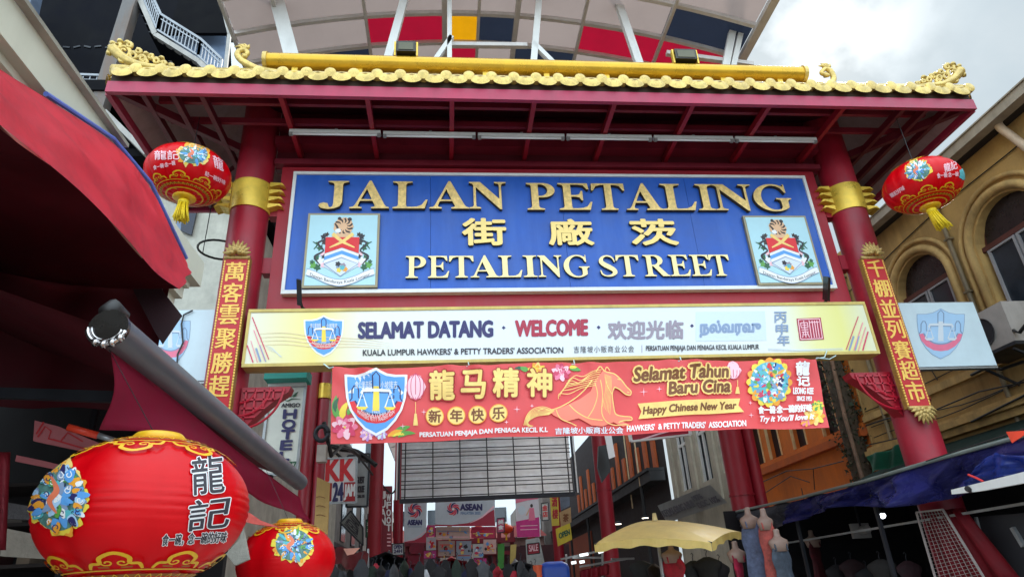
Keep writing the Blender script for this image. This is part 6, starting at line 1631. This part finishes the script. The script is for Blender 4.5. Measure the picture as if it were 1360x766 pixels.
# far small lanterns
lan0 = None
FL = [(597, 706, 9), (635, 704.5, 9), (672, 702, 8.5), (590, 728, 7), (620, 726, 6.5), (650, 722, 5), (588, 748, 5.5), (606, 748, 5), (586, 738, 4.5)]
for k, (x, y, r0) in enumerate(FL):
    dist = 40 + k*.8; p = on_y(x, y, dist); s = r0/868*dist*1.02
    if lan0 is None:
        t = thing('paper_lantern', 'small orange red lantern hanging far down the street', 'lantern', (0, 0, 0), 'small lanterns far down the street')
        m = MB(); m.lathe((0, 0, 0), [(.3, -.62), (.75, -.5), (1, -.18), (1, .18), (.75, .5), (.3, .62)], 16); m.build('body', mat('lantern_orange', (226, 70, 30), .5, var=.1, trans=.2), t, smooth=True)
        m = MB(); m.lathe((0, 0, 0), [(.32, .621), (.32, .74), (.2, .74)], 12); m.lathe((0, 0, 0), [(.2, -.74), (.32, -.74), (.32, -.621)], 12); m.build('gold_rim', LGOLD, t)
        m = MB(); m.lathe((0, 0, 0), [(.14, -1.5), (.1, -.741)], 8); m.build('tassel', LGOLD, t)
        m = MB(); m.tube([(0, 0, .74), (0, 0, 2.6)], .04, 5); m.build('cord', BLACK, t)
        lan0 = t; o = t
    else: o = copy_tree(lan0)
    o.location = p; o.scale = (s, s, s)

# ================================================================ right hand stalls
TARP = mat('blue_tarpaulin', (46, 48, 122), .25, var=.25, scale=2, bump=.25, bscale=7, streak=.3, dirt=(80, 84, 140))
TARP2 = mat('bright_blue_tarpaulin', (40, 62, 150), .3, var=.2, scale=2, bump=.25, bscale=7)
TARPG = mat('grey_tarpaulin', (90, 92, 104), .4, var=.35, scale=2.5, bump=.25, bscale=7)
XS = 6.2
st = thing('market_stall', 'long market stall under a drooping navy blue tarpaulin on the right', 'stall', (8, 9.5, 0))
ut = [(1480, 545), (1360, 581), (1250, 611), (1150, 641), (1060, 664), (978, 682)]
lt = [(1480, 640), (1360, 640), (1270, 660), (1200, 673), (1130, 672), (1085, 684), (1040, 700), (1000, 704), (982, 694)]
U_ = crom([(a, b_, 0) for a, b_ in ut], 12); V_ = crom([(a, b_, 0) for a, b_ in lt], 8)
def tarp(u, v):
    a = U_[min(int(u*60), 60)]; c = V_[min(int(u*64), 64)]
    p = on_x(a.x*(1-v)+c.x*v, a.y*(1-v)+c.y*v, XS)
    w = v*(1-v*.3)
    # swags: folds radiate from tie points every metre and a half
    ph = (p.y % 1.6)/1.6-.5
    p.x += -.24*w*(.5+.5*math.cos(ph*2*math.pi)) + .05*w*math.sin(p.y*9+v*6) + .07*w*math.exp(-(ph*5)**2)*math.sin(ph*40*(1-v*.6)) + .22*noise.noise(Vector((p.y*1.9-v*1.3, v*2.2, 2)))*w + .08*noise.noise(Vector((p.y*6, v*5+p.y, 9)))*w
    return p
m = MB(); m.grid(tarp, 120, 16)
for f in m.bm.faces:
    y = f.calc_center_median().y; n_ = noise.noise(Vector((y*1.1, f.calc_center_median().z*2, 3)))
    f.material_index = 2 if y > 12.0+.8*n_ else 0
m.build('tarpaulin_drop', [TARP, TARP2, TARPG], st, smooth=True, thick=.004)
m = MB()
def roof(u, v):
    a = U_[min(int(u*60), 60)]; p = on_x(a.x, a.y, XS); q = Vector((10.3, p.y, p.z+.25)); r_ = p*(1-v)+q*v; r_.z -= .1*math.sin(v*math.pi) + .03*math.sin(p.y*5+v*6); return r_
m.grid(roof, 60, 10); m.build('tarpaulin_roof', mat('dark_tarp', (30, 30, 44), .6, var=.2), st, smooth=True, thick=.004)
m = MB(); m.tube([on_x(x, y-3, XS-.03) for x, y in ut], .025, 8); m.build('front_rail', mat('rail_grey_green', (120, 130, 126), .5, metal=.3), st)
for y in (6.6, 9.6, 12.0, 14.2):
    m = MB(); m.bar((XS+.1, y, 0), (XS+.1, y, 2.84), .05); m.build('post', DKSTEEL, st)
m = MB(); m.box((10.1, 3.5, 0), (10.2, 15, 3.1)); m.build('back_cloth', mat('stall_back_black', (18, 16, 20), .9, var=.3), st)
m = MB(); m.box((6.5, 3.3, 0), (10.1, 3.36, 3.0)); m.build('added_shade_cloth', mat('stall_back_black', (18, 16, 20), .9, var=.3), st)  # unseen cloth added across the near end to darken the stall inside
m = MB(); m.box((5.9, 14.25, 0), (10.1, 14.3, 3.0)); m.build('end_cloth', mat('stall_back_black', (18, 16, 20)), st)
m = MB(); m.bar((6.6, 3.5, 2.25), (6.6, 14.5, 2.25), .03); m.bar((7.6, 3.5, 2.35), (7.6, 14.5, 2.35), .03); m.build('hanging_rail', STEEL, st)
t = thing('tarpaulin', 'bright blue tarpaulin bunched over the stall roof at the right edge', 'tarpaulin', on_x(1310, 640, 5.9))
BQ2 = [[(1296, 622), (1318, 602), (1340, 604), (1400, 606)], [(1272, 652), (1310, 640), (1350, 630), (1420, 640)]]
def bl(u, v):
    a = crom([(x, y, 0) for x, y in BQ2[0]], 8); c = crom([(x, y, 0) for x, y in BQ2[1]], 8); i = min(int(u*24), 24)
    p = on_x(a[i].x*(1-v)+c[i].x*v, a[i].y*(1-v)+c[i].y*v, 5.85); p.x += .07*math.sin(u*17+v*3)*v + .08*noise.noise(Vector((u*8, v*5, 7))); return p
m = MB(); m.grid(bl, 24, 10); m.build('sheet', TARP2, t, smooth=True, thick=.004)
m = MB(); m.tube([on_x(x, y, 5.74) for x, y in ((1286, 630), (1296, 634), (1306, 639))], .012, 6); m.build('cord', mat('red_cord', (210, 50, 50), .5), t)
t = thing('counter_shade', 'white plastic shade edge sticking out below the bright blue tarpaulin', 'shade', on_x(1300, 650, 5.6))
m = MB(); m.prism([on_x(*p, 5.6) for p in ((1263, 650), (1360, 626), (1440, 606), (1440, 622), (1360, 641), (1300, 652), (1264, 656))], (.05, 0, 0)); m.build('sheet', WHITEP, t)
m = MB(); m.tube([on_x(1290, 651, 5.62), on_x(1284, 648, 5.56)], .03, 6); m.build('clip', BLACK, t)
t = thing('pennant', 'orange red triangular pennant on a line at the right edge', 'pennant', on_x(1345, 580, 5.9))
m = MB(); m.prism([on_x(*p, 5.9) for p in ((1336, 573), (1370, 571), (1344, 588))], (.01, 0, 0)); m.build('cloth', mat('pennant_red', (240, 76, 50), .5), t)
m = MB(); m.tube([on_x(x, y, 5.92) for x, y in ((1230, 612), (1300, 589), (1340, 576), (1420, 548))], .008, 6); m.build('line', BLACK, t)
# grid panels with a red cloth
t = thing('wire_rack', 'pale wire grid panel hung with dark red cloth under the stall tarpaulin', 'wire rack', on_x(1240, 760, 6.5))
gpq = ((1217, 680), (1252, 676), (1312, 775), (1249, 790))
G = [on_x(x, y, 6.5) for x, y in gpq]
m = MB()
def gp2(u, v): x, y = bil(gpq, u, v); return on_x(x, y, 6.5)
for k in range(4): m.bar(G[k], G[(k+1) % 4], .022)
m.build('frame', mat('wire_grey', (170, 160, 156), .5), t)
m = MB()
for k in range(1, 9): m.bar(gp2(k/9, 0), gp2(k/9, 1), .004)
for k in range(1, 22): m.bar(gp2(0, k/22), gp2(1, k/22), .004)
m.build('wire_mesh', mat('wire_grey', (170, 160, 156)), t)
m = MB(); m.grid(lambda u, v: gp2(u*1.55, v)+Vector((.08+.04*math.sin(u*22), 0, 0)), 40, 6); m.build('red_cloth', mat('stall_red_cloth', (132, 12, 30), .6, var=.25), t, smooth=True, thick=.004)
t = thing('dark_screen', 'dark grey screen panel standing right of the red wire grid panel', 'screen', on_x(1330, 766, 6.8))
m = MB(); m.prism([on_x(x, y, 6.8) for x, y in ((1296, 686), (1420, 676), (1440, 800), (1326, 800))], (.04, 0, 0)); m.build('panel', mat('screen_dark', (44, 44, 48), .6, var=.2), t)
m = MB(); m.bar(on_x(1296, 686, 6.78), on_x(1326, 800, 6.78), .03); m.bar(on_x(1345, 700, 6.78), on_x(1360, 725, 6.78), .05); m.build('edge_strip', STEEL, t)
# lamps of the stall (lit)
for (x, y, y_, c3, e, s, lab) in ((1172, 684, 8.6, (235, 246, 255), 8, .05, 'bright white lit lamp hanging under the tarpaulin'), (1072, 681, 10.2, (150, 190, 235), 1.6, .085, 'bluish lit lamp hanging under the grey end of the tarpaulin')):
    p = on_x(x, y, 7.0 if x > 1100 else 7.4); t = thing('stall_lamp', lab, 'lamp', p, None)
    m = MB(); m.lathe(p, [(.02, -s*.9), (s*.8, -s*.5), (s, 0), (s*.7, s*.5)], 14); m.build('bulb', mat('bulb_%d' % int(x), c3, .3, var=0, emit=e), t, smooth=True)
    m = MB(); m.lathe(p, [(s*.75, s*.51), (s*1.2, s*.55), (s*.6, s*1.1), (.02, s*1.5)], 14); m.tube([p+Vector((0, 0, s*1.4)), p+Vector((0, 0, .5))], .01, 6); m.build('shade', BLACK, t)
t = thing('ceiling_fan', 'white pedestal fan head seen dimly between the two stall lamps', 'fan', on_x(1148, 700, 7.4))
p = on_x(1148, 703, 7.4)
m = MB(); m.tube([p+Vector((0, .1, 0)), p+Vector((0, -.1, 0))], .07, 12); m.build('motor', mat('dim_white', (150, 148, 146), .5), t)
m = MB(); m.box((p.x-.17, p.y+.1, p.z-.13), (p.x+.17, p.y+.16, p.z+.12)); m.build('bracket', mat('dim_white', (150, 148, 146)), t)
m = MB(); m.bar(p+Vector((0, .1, 0)), p+Vector((0, .1, .5)), .03); m.build('stem', DKSTEEL, t)

# garments and mannequins
def garment(label, x, y, yy, h, w, c3, kind='dress', group='garments hung at the stalls', seed=1, cat=None, hanger=True, prof=None):
    top_ = on_y(x, y, yy); rr = random.Random(seed)
    t = thing('hanging_'+kind, label, cat or kind, top_ - Vector((0, 0, h)), group)
    mt = mat('cloth_%d_%d_%d' % c3, c3, .75, var=.5, scale=11, bump=.3, bscale=25)
    prof = prof or [(.0, .22), (.035, .55), (.09, 1.0), (.16, .98), (.22, .74), (.42, .70), (.7, .9), (1.0, 1.1)]
    yaw = rr.uniform(-.9, .9); cy, sy_ = math.cos(yaw), math.sin(yaw)
    def body(u, v):
        a = 2*math.pi*u
        k = 0
        while k < len(prof)-2 and v > prof[k+1][0]: k += 1
        f = (v-prof[k][0])/(prof[k+1][0]-prof[k][0]); r0 = prof[k][1]*(1-f)+prof[k+1][1]*f
        fold = 1 + .10*v*math.sin(a*5+seed)+.08*v*math.sin(a*9+2*seed+v*6)+.05*math.sin(v*14+a*2+seed)
        X_, Y_ = w*r0*fold*math.cos(a), w*(.18+.25*v)*min(1, r0*1.2)*fold*math.sin(a)
        return top_ + Vector((X_*cy-Y_*sy_, X_*sy_+Y_*cy, -h*v))
    m = MB(); m.grid(body, 48, 30); bmesh.ops.remove_doubles(m.bm, verts=m.bm.verts[:], dist=1e-5); m.build('cloth', mt, t, smooth=True)
    if hanger:
        m = MB(); m.tube([top_+Vector((0, 0, -.02)), top_+Vector((0, 0, .05)), top_+Vector((.02, 0, .09)), top_+Vector((0, 0, .12)), top_+Vector((-.02, 0, .10))], .006, 5); m.build('hanger_hook', DKSTEEL, t)
    return t, top_
SKIN = mat('mannequin_skin', (140, 116, 104), .5, var=.08)
def mannequin(label, x, y, yy, h, w, c3, seed):
    t, top_ = garment(label, x, y, yy, h, w, c3, 'dress', 'dressed mannequins at the stalls', seed, 'mannequin', False,
                      [(0, .62), (.06, .82), (.14, .88), (.26, .66), (.38, .80), (.6, .92), (1, 1.15)])
    t.name = 'mannequin'
    m = MB(); prof = [(w*.60, -.06), (w*.72, .02), (w*.80, .06), (w*.72, .095), (w*.42, .125), (.052, .15), (.045, .20), (.047, .235), (.03, .25)]
    m.lathe(top_, prof, 20, 1, .55); m.build('shoulders_and_neck', SKIN, t, smooth=True)
    mt = MATS['cloth_%d_%d_%d' % c3]; m = MB()
    for s_ in (-1, 1): m.tube([top_+Vector((s_*w*.45, -w*.38, -.05)), top_+Vector((s_*w*.47, -w*.25, .06)), top_+Vector((s_*w*.45, 0, .115))], .012, 6)
    m.build('strap', mt, t)
    return t
mannequin('headless mannequin in a red dress under the yellow umbrella', 893, 742, 11.2, 1.1, .22, (150, 16, 36), 1)
mannequin('headless mannequin in a magenta top left of the long blue dress', 979, 741, 10.6, 1.0, .19, (140, 16, 50), 2)
mannequin('mannequin in a salmon patterned long dress', 1017, 698, 10.0, 1.6, .16, (150, 66, 58), 3)
mannequin('mannequin in a long grey blue washed dress', 996, 696, 10.3, 1.6, .19, (78, 88, 114), 4)
mannequin('mannequin in a slate grey slanting dress right of the salmon one', 1035, 726, 9.9, 1.2, .19, (58, 66, 78), 5)
mannequin('mannequin in a dark wine dress deep inside the stall', 1080, 722, on_x(1080, 722, 6.9).y, 1.1, .2, (70, 10, 20), 6)
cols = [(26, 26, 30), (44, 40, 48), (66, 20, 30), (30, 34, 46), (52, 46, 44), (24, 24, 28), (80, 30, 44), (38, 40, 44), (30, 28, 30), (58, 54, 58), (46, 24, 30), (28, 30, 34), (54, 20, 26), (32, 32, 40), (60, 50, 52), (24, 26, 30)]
PL = [(1052, 742, 9.8), (1110, 735, 9.4), (1130, 728, 9.0), (1150, 740, 8.9), (1168, 728, 8.6), (1186, 738, 8.4), (1204, 730, 8.2), (920, 738, 11.5), (938, 733, 11.3), (955, 740, 11.4), (868, 742, 12), (850, 738, 12.2), (1290, 735, 7.9), (1100, 752, 8.8), (1140, 756, 8.5), (1176, 755, 8.2)]
gn = ['black', 'charcoal', 'wine red', 'navy grey', 'brown grey', 'jet black', 'plum', 'slate', 'dull black', 'grey', 'maroon black', 'blue black', 'oxblood', 'ink blue', 'taupe', 'pitch black']
for k, ((x, y, yy), c3) in enumerate(zip(PL, cols)):
    place = 'below the yellow umbrella' if x < 960 else ('in the shade under the tarpaulin' if y < 750 else 'low at the front of the stall')
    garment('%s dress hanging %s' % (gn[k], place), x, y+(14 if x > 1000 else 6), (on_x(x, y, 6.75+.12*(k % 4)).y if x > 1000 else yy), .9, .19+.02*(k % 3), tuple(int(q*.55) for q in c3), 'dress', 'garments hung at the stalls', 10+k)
# yellow umbrella
um = thing('umbrella', 'square yellow market umbrella with drooping corners right of centre', 'umbrella', on_y(872, 760, 11.4) * 1)
C4 = [on_y(790, 722, 10.6), on_y(945, 720, 10.0), on_y(988, 707, 11.9), on_y(845, 702, 12.6)]
ap = on_y(870, 691, 11.3)
UMY = mat('umbrella_yellow', (238, 212, 128), .6, var=.1, scale=3, trans=.35, streak=.25, dirt=(190, 150, 70))
m = MB()
for k in range(4):
    a, c = C4[k], C4[(k+1) % 4]
    def um_f(u, v):
        e = a*(1-u)+c*u; e = e + Vector((0, 0, .07*math.sin(u*math.pi)))
        p = ap*(1-v)+e*v; p = p + Vector((0, 0, .05*math.sin(v*math.pi))); return p
    m.grid(um_f, 16, 10)
    def dr(u, v):
        e = a*(1-u)+c*u + Vector((0, 0, .07*math.sin(u*math.pi))); return e + Vector((.01*math.sin(u*30), .01*math.cos(u*30), -.11*v-.015*v*math.sin(u*26)))
    m.grid(dr, 30, 3)
bmesh.ops.remove_doubles(m.bm, verts=m.bm.verts[:], dist=1e-3)
m.build('canopy', UMY, um, smooth=False)
m = MB(); m.tube([ap+Vector((0, 0, .0)), ap+Vector((0, 0, .12))], [.05, .03], 8); m.build('finial', mat('finial_cream', (226, 210, 150), .5), um)
m = MB(); m.tube([(ap.x, ap.y, 0), ap], .03, 10); m.build('pole', STEEL, um)
for c in C4:
    m = MB(); m.bar(ap+Vector((0, 0, -.05)), c+Vector((0, 0, .0)), .02); m.build('rib', DKSTEEL, um)
# green awning sheets beyond the right pillar
t = thing('green_awning', 'dark green canvas awning below the ochre house cornice', 'awning', (9.6, 9, 3.4))
m = MB(); m.grid(lambda u, v: Vector((10.4-1.5*v, 5+9.2*u, 4.0-.55*v+.03*math.sin(u*60)*v)), 60, 8); m.build('canvas', mat('dark_green_canvas', (22, 56, 50), .6, var=.25, scale=2), t, smooth=True, thick=.004)
m = MB(); m.grid(lambda u, v: Vector((8.9-.02*math.sin(u*70), 5+9.2*u, 3.45-.22*v+.01*math.sin(u*90)*v)), 60, 3); m.build('valance', mat('green_canvas_valance', (26, 82, 70), .6, var=.25), t, smooth=True, thick=.004)
t = thing('green_tarpaulin', 'small bright green tarpaulin left of the right pillar base', 'tarpaulin', on_x(1175, 620, 9.2))
GQ = ((1150, 606), (1203, 588), (1212, 612), (1158, 628))
def gt_(u, v): x, y = bil(GQ, u, v); p = on_x(x, y, 9.0); p.x += .05*math.sin(u*14+v*3); p.z += .02*math.sin(u*9); return p
m = MB(); m.grid(gt_, 20, 8); m.build('sheet', mat('bright_green_tarp', (34, 120, 92), .45, var=.2, bump=.2), t, smooth=True, thick=.004)

# clutter at the foot of the picture: clothes rails and covered goods in the street
t = thing('covered_crate', 'blue cloth covered crate on the stalls in the middle of the street', 'crate', on_y(737, 766, 12.5))
q0, q1 = on_y(719, 747, 12.5), on_y(756, 746, 12.5)
m = MB()
def cov(u, v):
    a = 2*math.pi*u; sgx = max(-1, min(1, 1.35*math.cos(a))); sgy = max(-1, min(1, 1.35*math.sin(a)))
    w = (q1.x-q0.x)/2*(1+.05*math.sin(a*9)*v); return Vector(((q0.x+q1.x)/2+w*sgx*min(1, .25+v*4), 12.8+.28*sgy*min(1, .25+v*4), q0.z+.02-.75*max(0, v-.1)-.015*math.sin(a*7)*v))
m.grid(cov, 48, 12); m.build('cover', mat('cover_blue', (30, 74, 170), .5, var=.15, bump=.1), t, smooth=True)
m = MB(); m.box((q0.x-.12, 12.6, 0), (q1.x+.05, 13.0, q0.z-.3)); m.build('crate_body', DKW, t)
t = thing('covered_crate', 'orange cloth edge standing left of the blue covered crate', 'crate', on_y(714, 766, 12.6))
q0 = on_y(714, 750, 12.6); m = MB(); m.grid(lambda u, v: q0+Vector((.08*math.cos(6.283*u)*(1+.1*math.sin(u*40)), .1*math.sin(6.283*u), -.5*v)), 24, 6); m.build('cover', mat('cover_orange', (214, 90, 50), .6), t, smooth=True)
rr = random.Random(33); tones = [('black', (20, 20, 24)), ('charcoal', (44, 46, 50)), ('navy', (24, 30, 62)), ('white', (176, 180, 184)), ('dark grey', (64, 66, 70)), ('dark green', (30, 46, 36)), ('red', (150, 24, 44)), ('steel blue', (70, 90, 116))]
for k in range(44):
    x = 424+k*7.0+rr.uniform(-2, 2)
    if 712 < x < 762: continue
    nm, c3 = tones[rr.randrange(len(tones))] if k % 3 else tones[k % 3]
    y = 750+rr.uniform(-9, 8); yy = 10.5+rr.uniform(0, 3)
    near = 'beneath the KK sign' if x < 490 else 'below the left street columns' if x < 540 else 'below the swirl banner' if x < 580 else 'below the posters' if x < 660 else 'below the pink banner'
    garment('%s shirt hanging %s along the foot of the street' % (nm, near), x, y, yy, .8, rr.uniform(.10, .15), c3, 'shirt', 'shirts hung along the street stalls', 40+k, 'garment', True,
            [(.0, .25), (.04, .4), (.10, .75+rr.uniform(-.2, .3)), (.18, .8), (.3, .7), (1.0, 1.0)])
t = thing('rail_stall', 'steel clothes rails with small lamps in the street left of the umbrella', 'clothes rail', on_y(800, 766, 13.5))
m = MB()
for (x0, y0, x1, y1) in ((745, 742, 802, 730), (770, 752, 830, 742), (752, 736, 752, 775), (800, 728, 800, 775), (760, 740, 800, 740), (812, 742, 842, 741)): m.bar(on_y(x0, y0, 13.5), on_y(x1, y1, 13.8), .035)
m.build('rail', STEEL, t)
m = MB()
for (x0, y0, x1, y1) in ((770, 737, 781, 735), (795, 733, 801, 731), (759, 747, 765, 746), (770, 746, 776, 745)): m.bar(on_y(x0, y0, 13.4), on_y(x1, y1, 13.4), .05)
m.build('strip_lamp', mat('strip_lamp', (230, 240, 240), .4, var=0, emit=1.2), t)
t = thing('red_shade_cloth', 'dark red cloth over a low stall left of the umbrella', 'cloth', on_y(790, 766, 12.8))
m = MB(); m.grid(lambda u, v: on_y(770+40*u, 757-9*u+14*v, 12.8)+Vector((0, .05*math.sin(u*20), 0)), 20, 6); m.build('cloth', mat('shade_red', (140, 24, 44), .6, var=.2), t, smooth=True, thick=.004)
t = thing('stall_awning', 'small scalloped maroon stall awning below the KK sign', 'awning', on_y(470, 740, 12))
def sa(u, v): p = on_y(446+44*u, 727+8*u-3*math.sin(u*9)+22*v+3*abs(math.sin(u*12))*v, 12); p.y -= .4*v; return p
m = MB(); m.grid(sa, 24, 6); m.build('cloth', mat('stall_maroon', (110, 26, 34), .6, var=.25), t, smooth=True, thick=.004)
m = MB(); m.prism([on_y(x, y, 11.7) for x, y in ((456, 728), (478, 727), (470, 735), (461, 737))], (0, .02, 0)); m.build('pale_patch', mat('salmon_cloth', (214, 150, 130), .6), t)
m = MB()
for x in (447, 489): m.bar(on_y(x, 728, 12), on_y(x, 800, 12), .03)
m.build('pole', STEEL, t)

# ================================================================ more of the crowded street: projecting shop signs, shade sails, bunting
def street_sign(label, quad, y, c3, words, m_, frame=True):
    def f(A):
        n = len(words)
        for k, wd in enumerate(words):
            v0, v1 = .12+.76*k/n, .12+.76*(k+.8)/n
            q_ = [bil(quad, .14, v0), bil(quad, .86, v0), bil(quad, .86, v1), bil(quad, .14, v1)]
            A.text(wd, q_, m_, bold=.25)
    sign_px('shop_sign', label, quad, y, mat('ssign_%d_%d_%d' % c3, c3, .5, var=.15, streak=.3), f, frame=(.05, DKSTEEL) if frame else None)
street_sign('small pink shop sign with white characters above the green panel', ((660, 688), (670, 687), (670, 706), (660, 707)), 41, (214, 90, 130), ['美', '食'], WHITE)
street_sign('small white shop sign with red characters left of the yellow shop signs', ((719, 668), (728, 667), (729, 690), (720, 691)), 39, (222, 218, 212), ['金', '店'], REDP)
street_sign('crimson shop sign with pale characters below the pink and white banner', ((700, 722), (716, 720), (717, 734), (701, 736)), 40, (170, 24, 50), ['SALE'], PALEPINK)
street_sign('blue shop sign with white letters, left of the first swirl banner', ((523, 664), (534, 664), (534, 688), (523, 688)), 44, (40, 80, 150), ['BAG', 'BAZ'], WHITE)
street_sign('orange shop sign with brown characters beyond the thin left columns', ((522, 694), (534, 694), (533, 714), (522, 714)), 48, (226, 140, 50), ['藥'], BROWNP)
street_sign('green shop sign with white characters low beside the red pillar bases', ((486, 690), (496, 689), (496, 712), (486, 713)), 33, (40, 110, 70), ['布', '行'], WHITE)
street_sign('grey triangular shop board under the guest house sign', ((452, 694), (466, 678), (482, 700), (482, 724)), 24, (126, 128, 124), ['KEDAI'], INK)
street_sign('white shop sign with navy letters right of the dark red vertical sign', ((521, 722), (536, 721), (536, 736), (521, 737)), 42, (216, 218, 220), ['OPEN', '24H'], NAVY)
for k, (pts, c3, lab) in enumerate((([(560, 752), (600, 740), (640, 752), (632, 764), (566, 764)], (150, 26, 44), 'dark red shade sail over stalls below the posters'), ([(660, 757), (690, 744), (716, 752), (712, 766), (664, 766)], (70, 72, 80), 'grey shade sail over stalls below the pink banner'),
                                      ([(486, 742), (512, 732), (540, 742), (536, 756), (490, 757)], (54, 58, 66), 'charcoal shade sail below the left street columns'))):
    P = [on_y(*p, 22+2*k) for p in pts]; lo = min(P, key=lambda p: p.z)
    t = thing('shade_sail', lab, 'shade', lo)
    m = MB(); top_ = P[1] + Vector((0, 1.6, .15))
    for a, c in zip(P, P[1:]+P[:1]): m.grid(lambda u, v: (a*(1-u)+c*u)*(1-v)+top_*v + Vector((0, 0, -.12*math.sin(v*math.pi))), 6, 6)
    bmesh.ops.remove_doubles(m.bm, verts=m.bm.verts[:], dist=1e-3); m.build('cloth', mat('sail_%d' % k, c3, .7, var=.2), t, smooth=True)
    m = MB(); m.bar((top_.x, top_.y, 0), top_, .06); m.build('pole', STEEL, t)
# right far shop row beyond the gallery house, and wall faces that close the pale gaps
fr2 = thing('shop_row', 'row of dull shops along the right side near the far end', 'building', (9.5, 75, 0))
m = MB(); m.box((9.0, 64.2, 0), (14, 98, 12)); m.build('wall', mat('far_right_wall', (120, 110, 104), .8, var=.35, scale=.8, streak=.5), fr2)
for k in range(8):
    m = MB(); m.box((8.93, 66+k*4, 5.4), (8.995, 67.6+k*4, 8.6)); m.build('window', GLASSD, fr2)
m = MB(); m.box((7.6, 64.2, 4.2), (8.99, 98, 4.45)); m.build('awning_slab', mat('slab_rust', (120, 60, 50), .7, var=.2), fr2)
mh = thing('market_hall', 'low red roofed market hall closing the street under the banners', 'building', (1.9, 62, 0))
m = MB(); m.box((-5.9, 62, 0), (8.6, 66, 6.3)); m.build('wall', mat('hall_wall', (150, 120, 112), .8, var=.3, scale=.7, streak=.4), mh)
m = MB(); m.prism([(-6.1, 61.5, 6.3), (8.8, 61.5, 6.3), (8.2, 64, 7.4), (-5.5, 64, 7.4)], (0, .2, .1)); m.build('roof', mat('hall_roof', (130, 44, 40), .7, var=.25), mh)
for k in range(7):
    m = MB(); m.box((-5+k*1.9, 61.9, 3.9), (-3.9+k*1.9, 61.99, 5.6)); m.build('window', GLASSD, mh)

# ---- labels: where several look alike, say which one by its place in its row
RT = ROT.transposed()
def photo_x(o):
    d = RT @ (o.location - CAMP); return d.x/max(d.z, .1)
for o in COL.objects:
    if o.name.startswith('storage_box'): o['label'] = 'small dim carton on the dark shop shelves'
same = {}
for o in COL.objects:
    if o.parent is None and 'label' in o: same.setdefault(o['label'], []).append(o)
ORD = ['second', 'third', 'fourth', 'fifth', 'sixth', 'seventh', 'eighth', 'ninth', 'tenth', 'eleventh', 'twelfth', 'thirteenth', 'fourteenth']
for lab, os_ in same.items():
    if len(os_) < 2: continue
    os_.sort(key=photo_x)
    for k, o in enumerate(os_):
        w_ = 'leftmost' if k == 0 else 'rightmost' if k == len(os_)-1 else ORD[k-1] + ' from left'
        o['label'] = lab + ', ' + w_
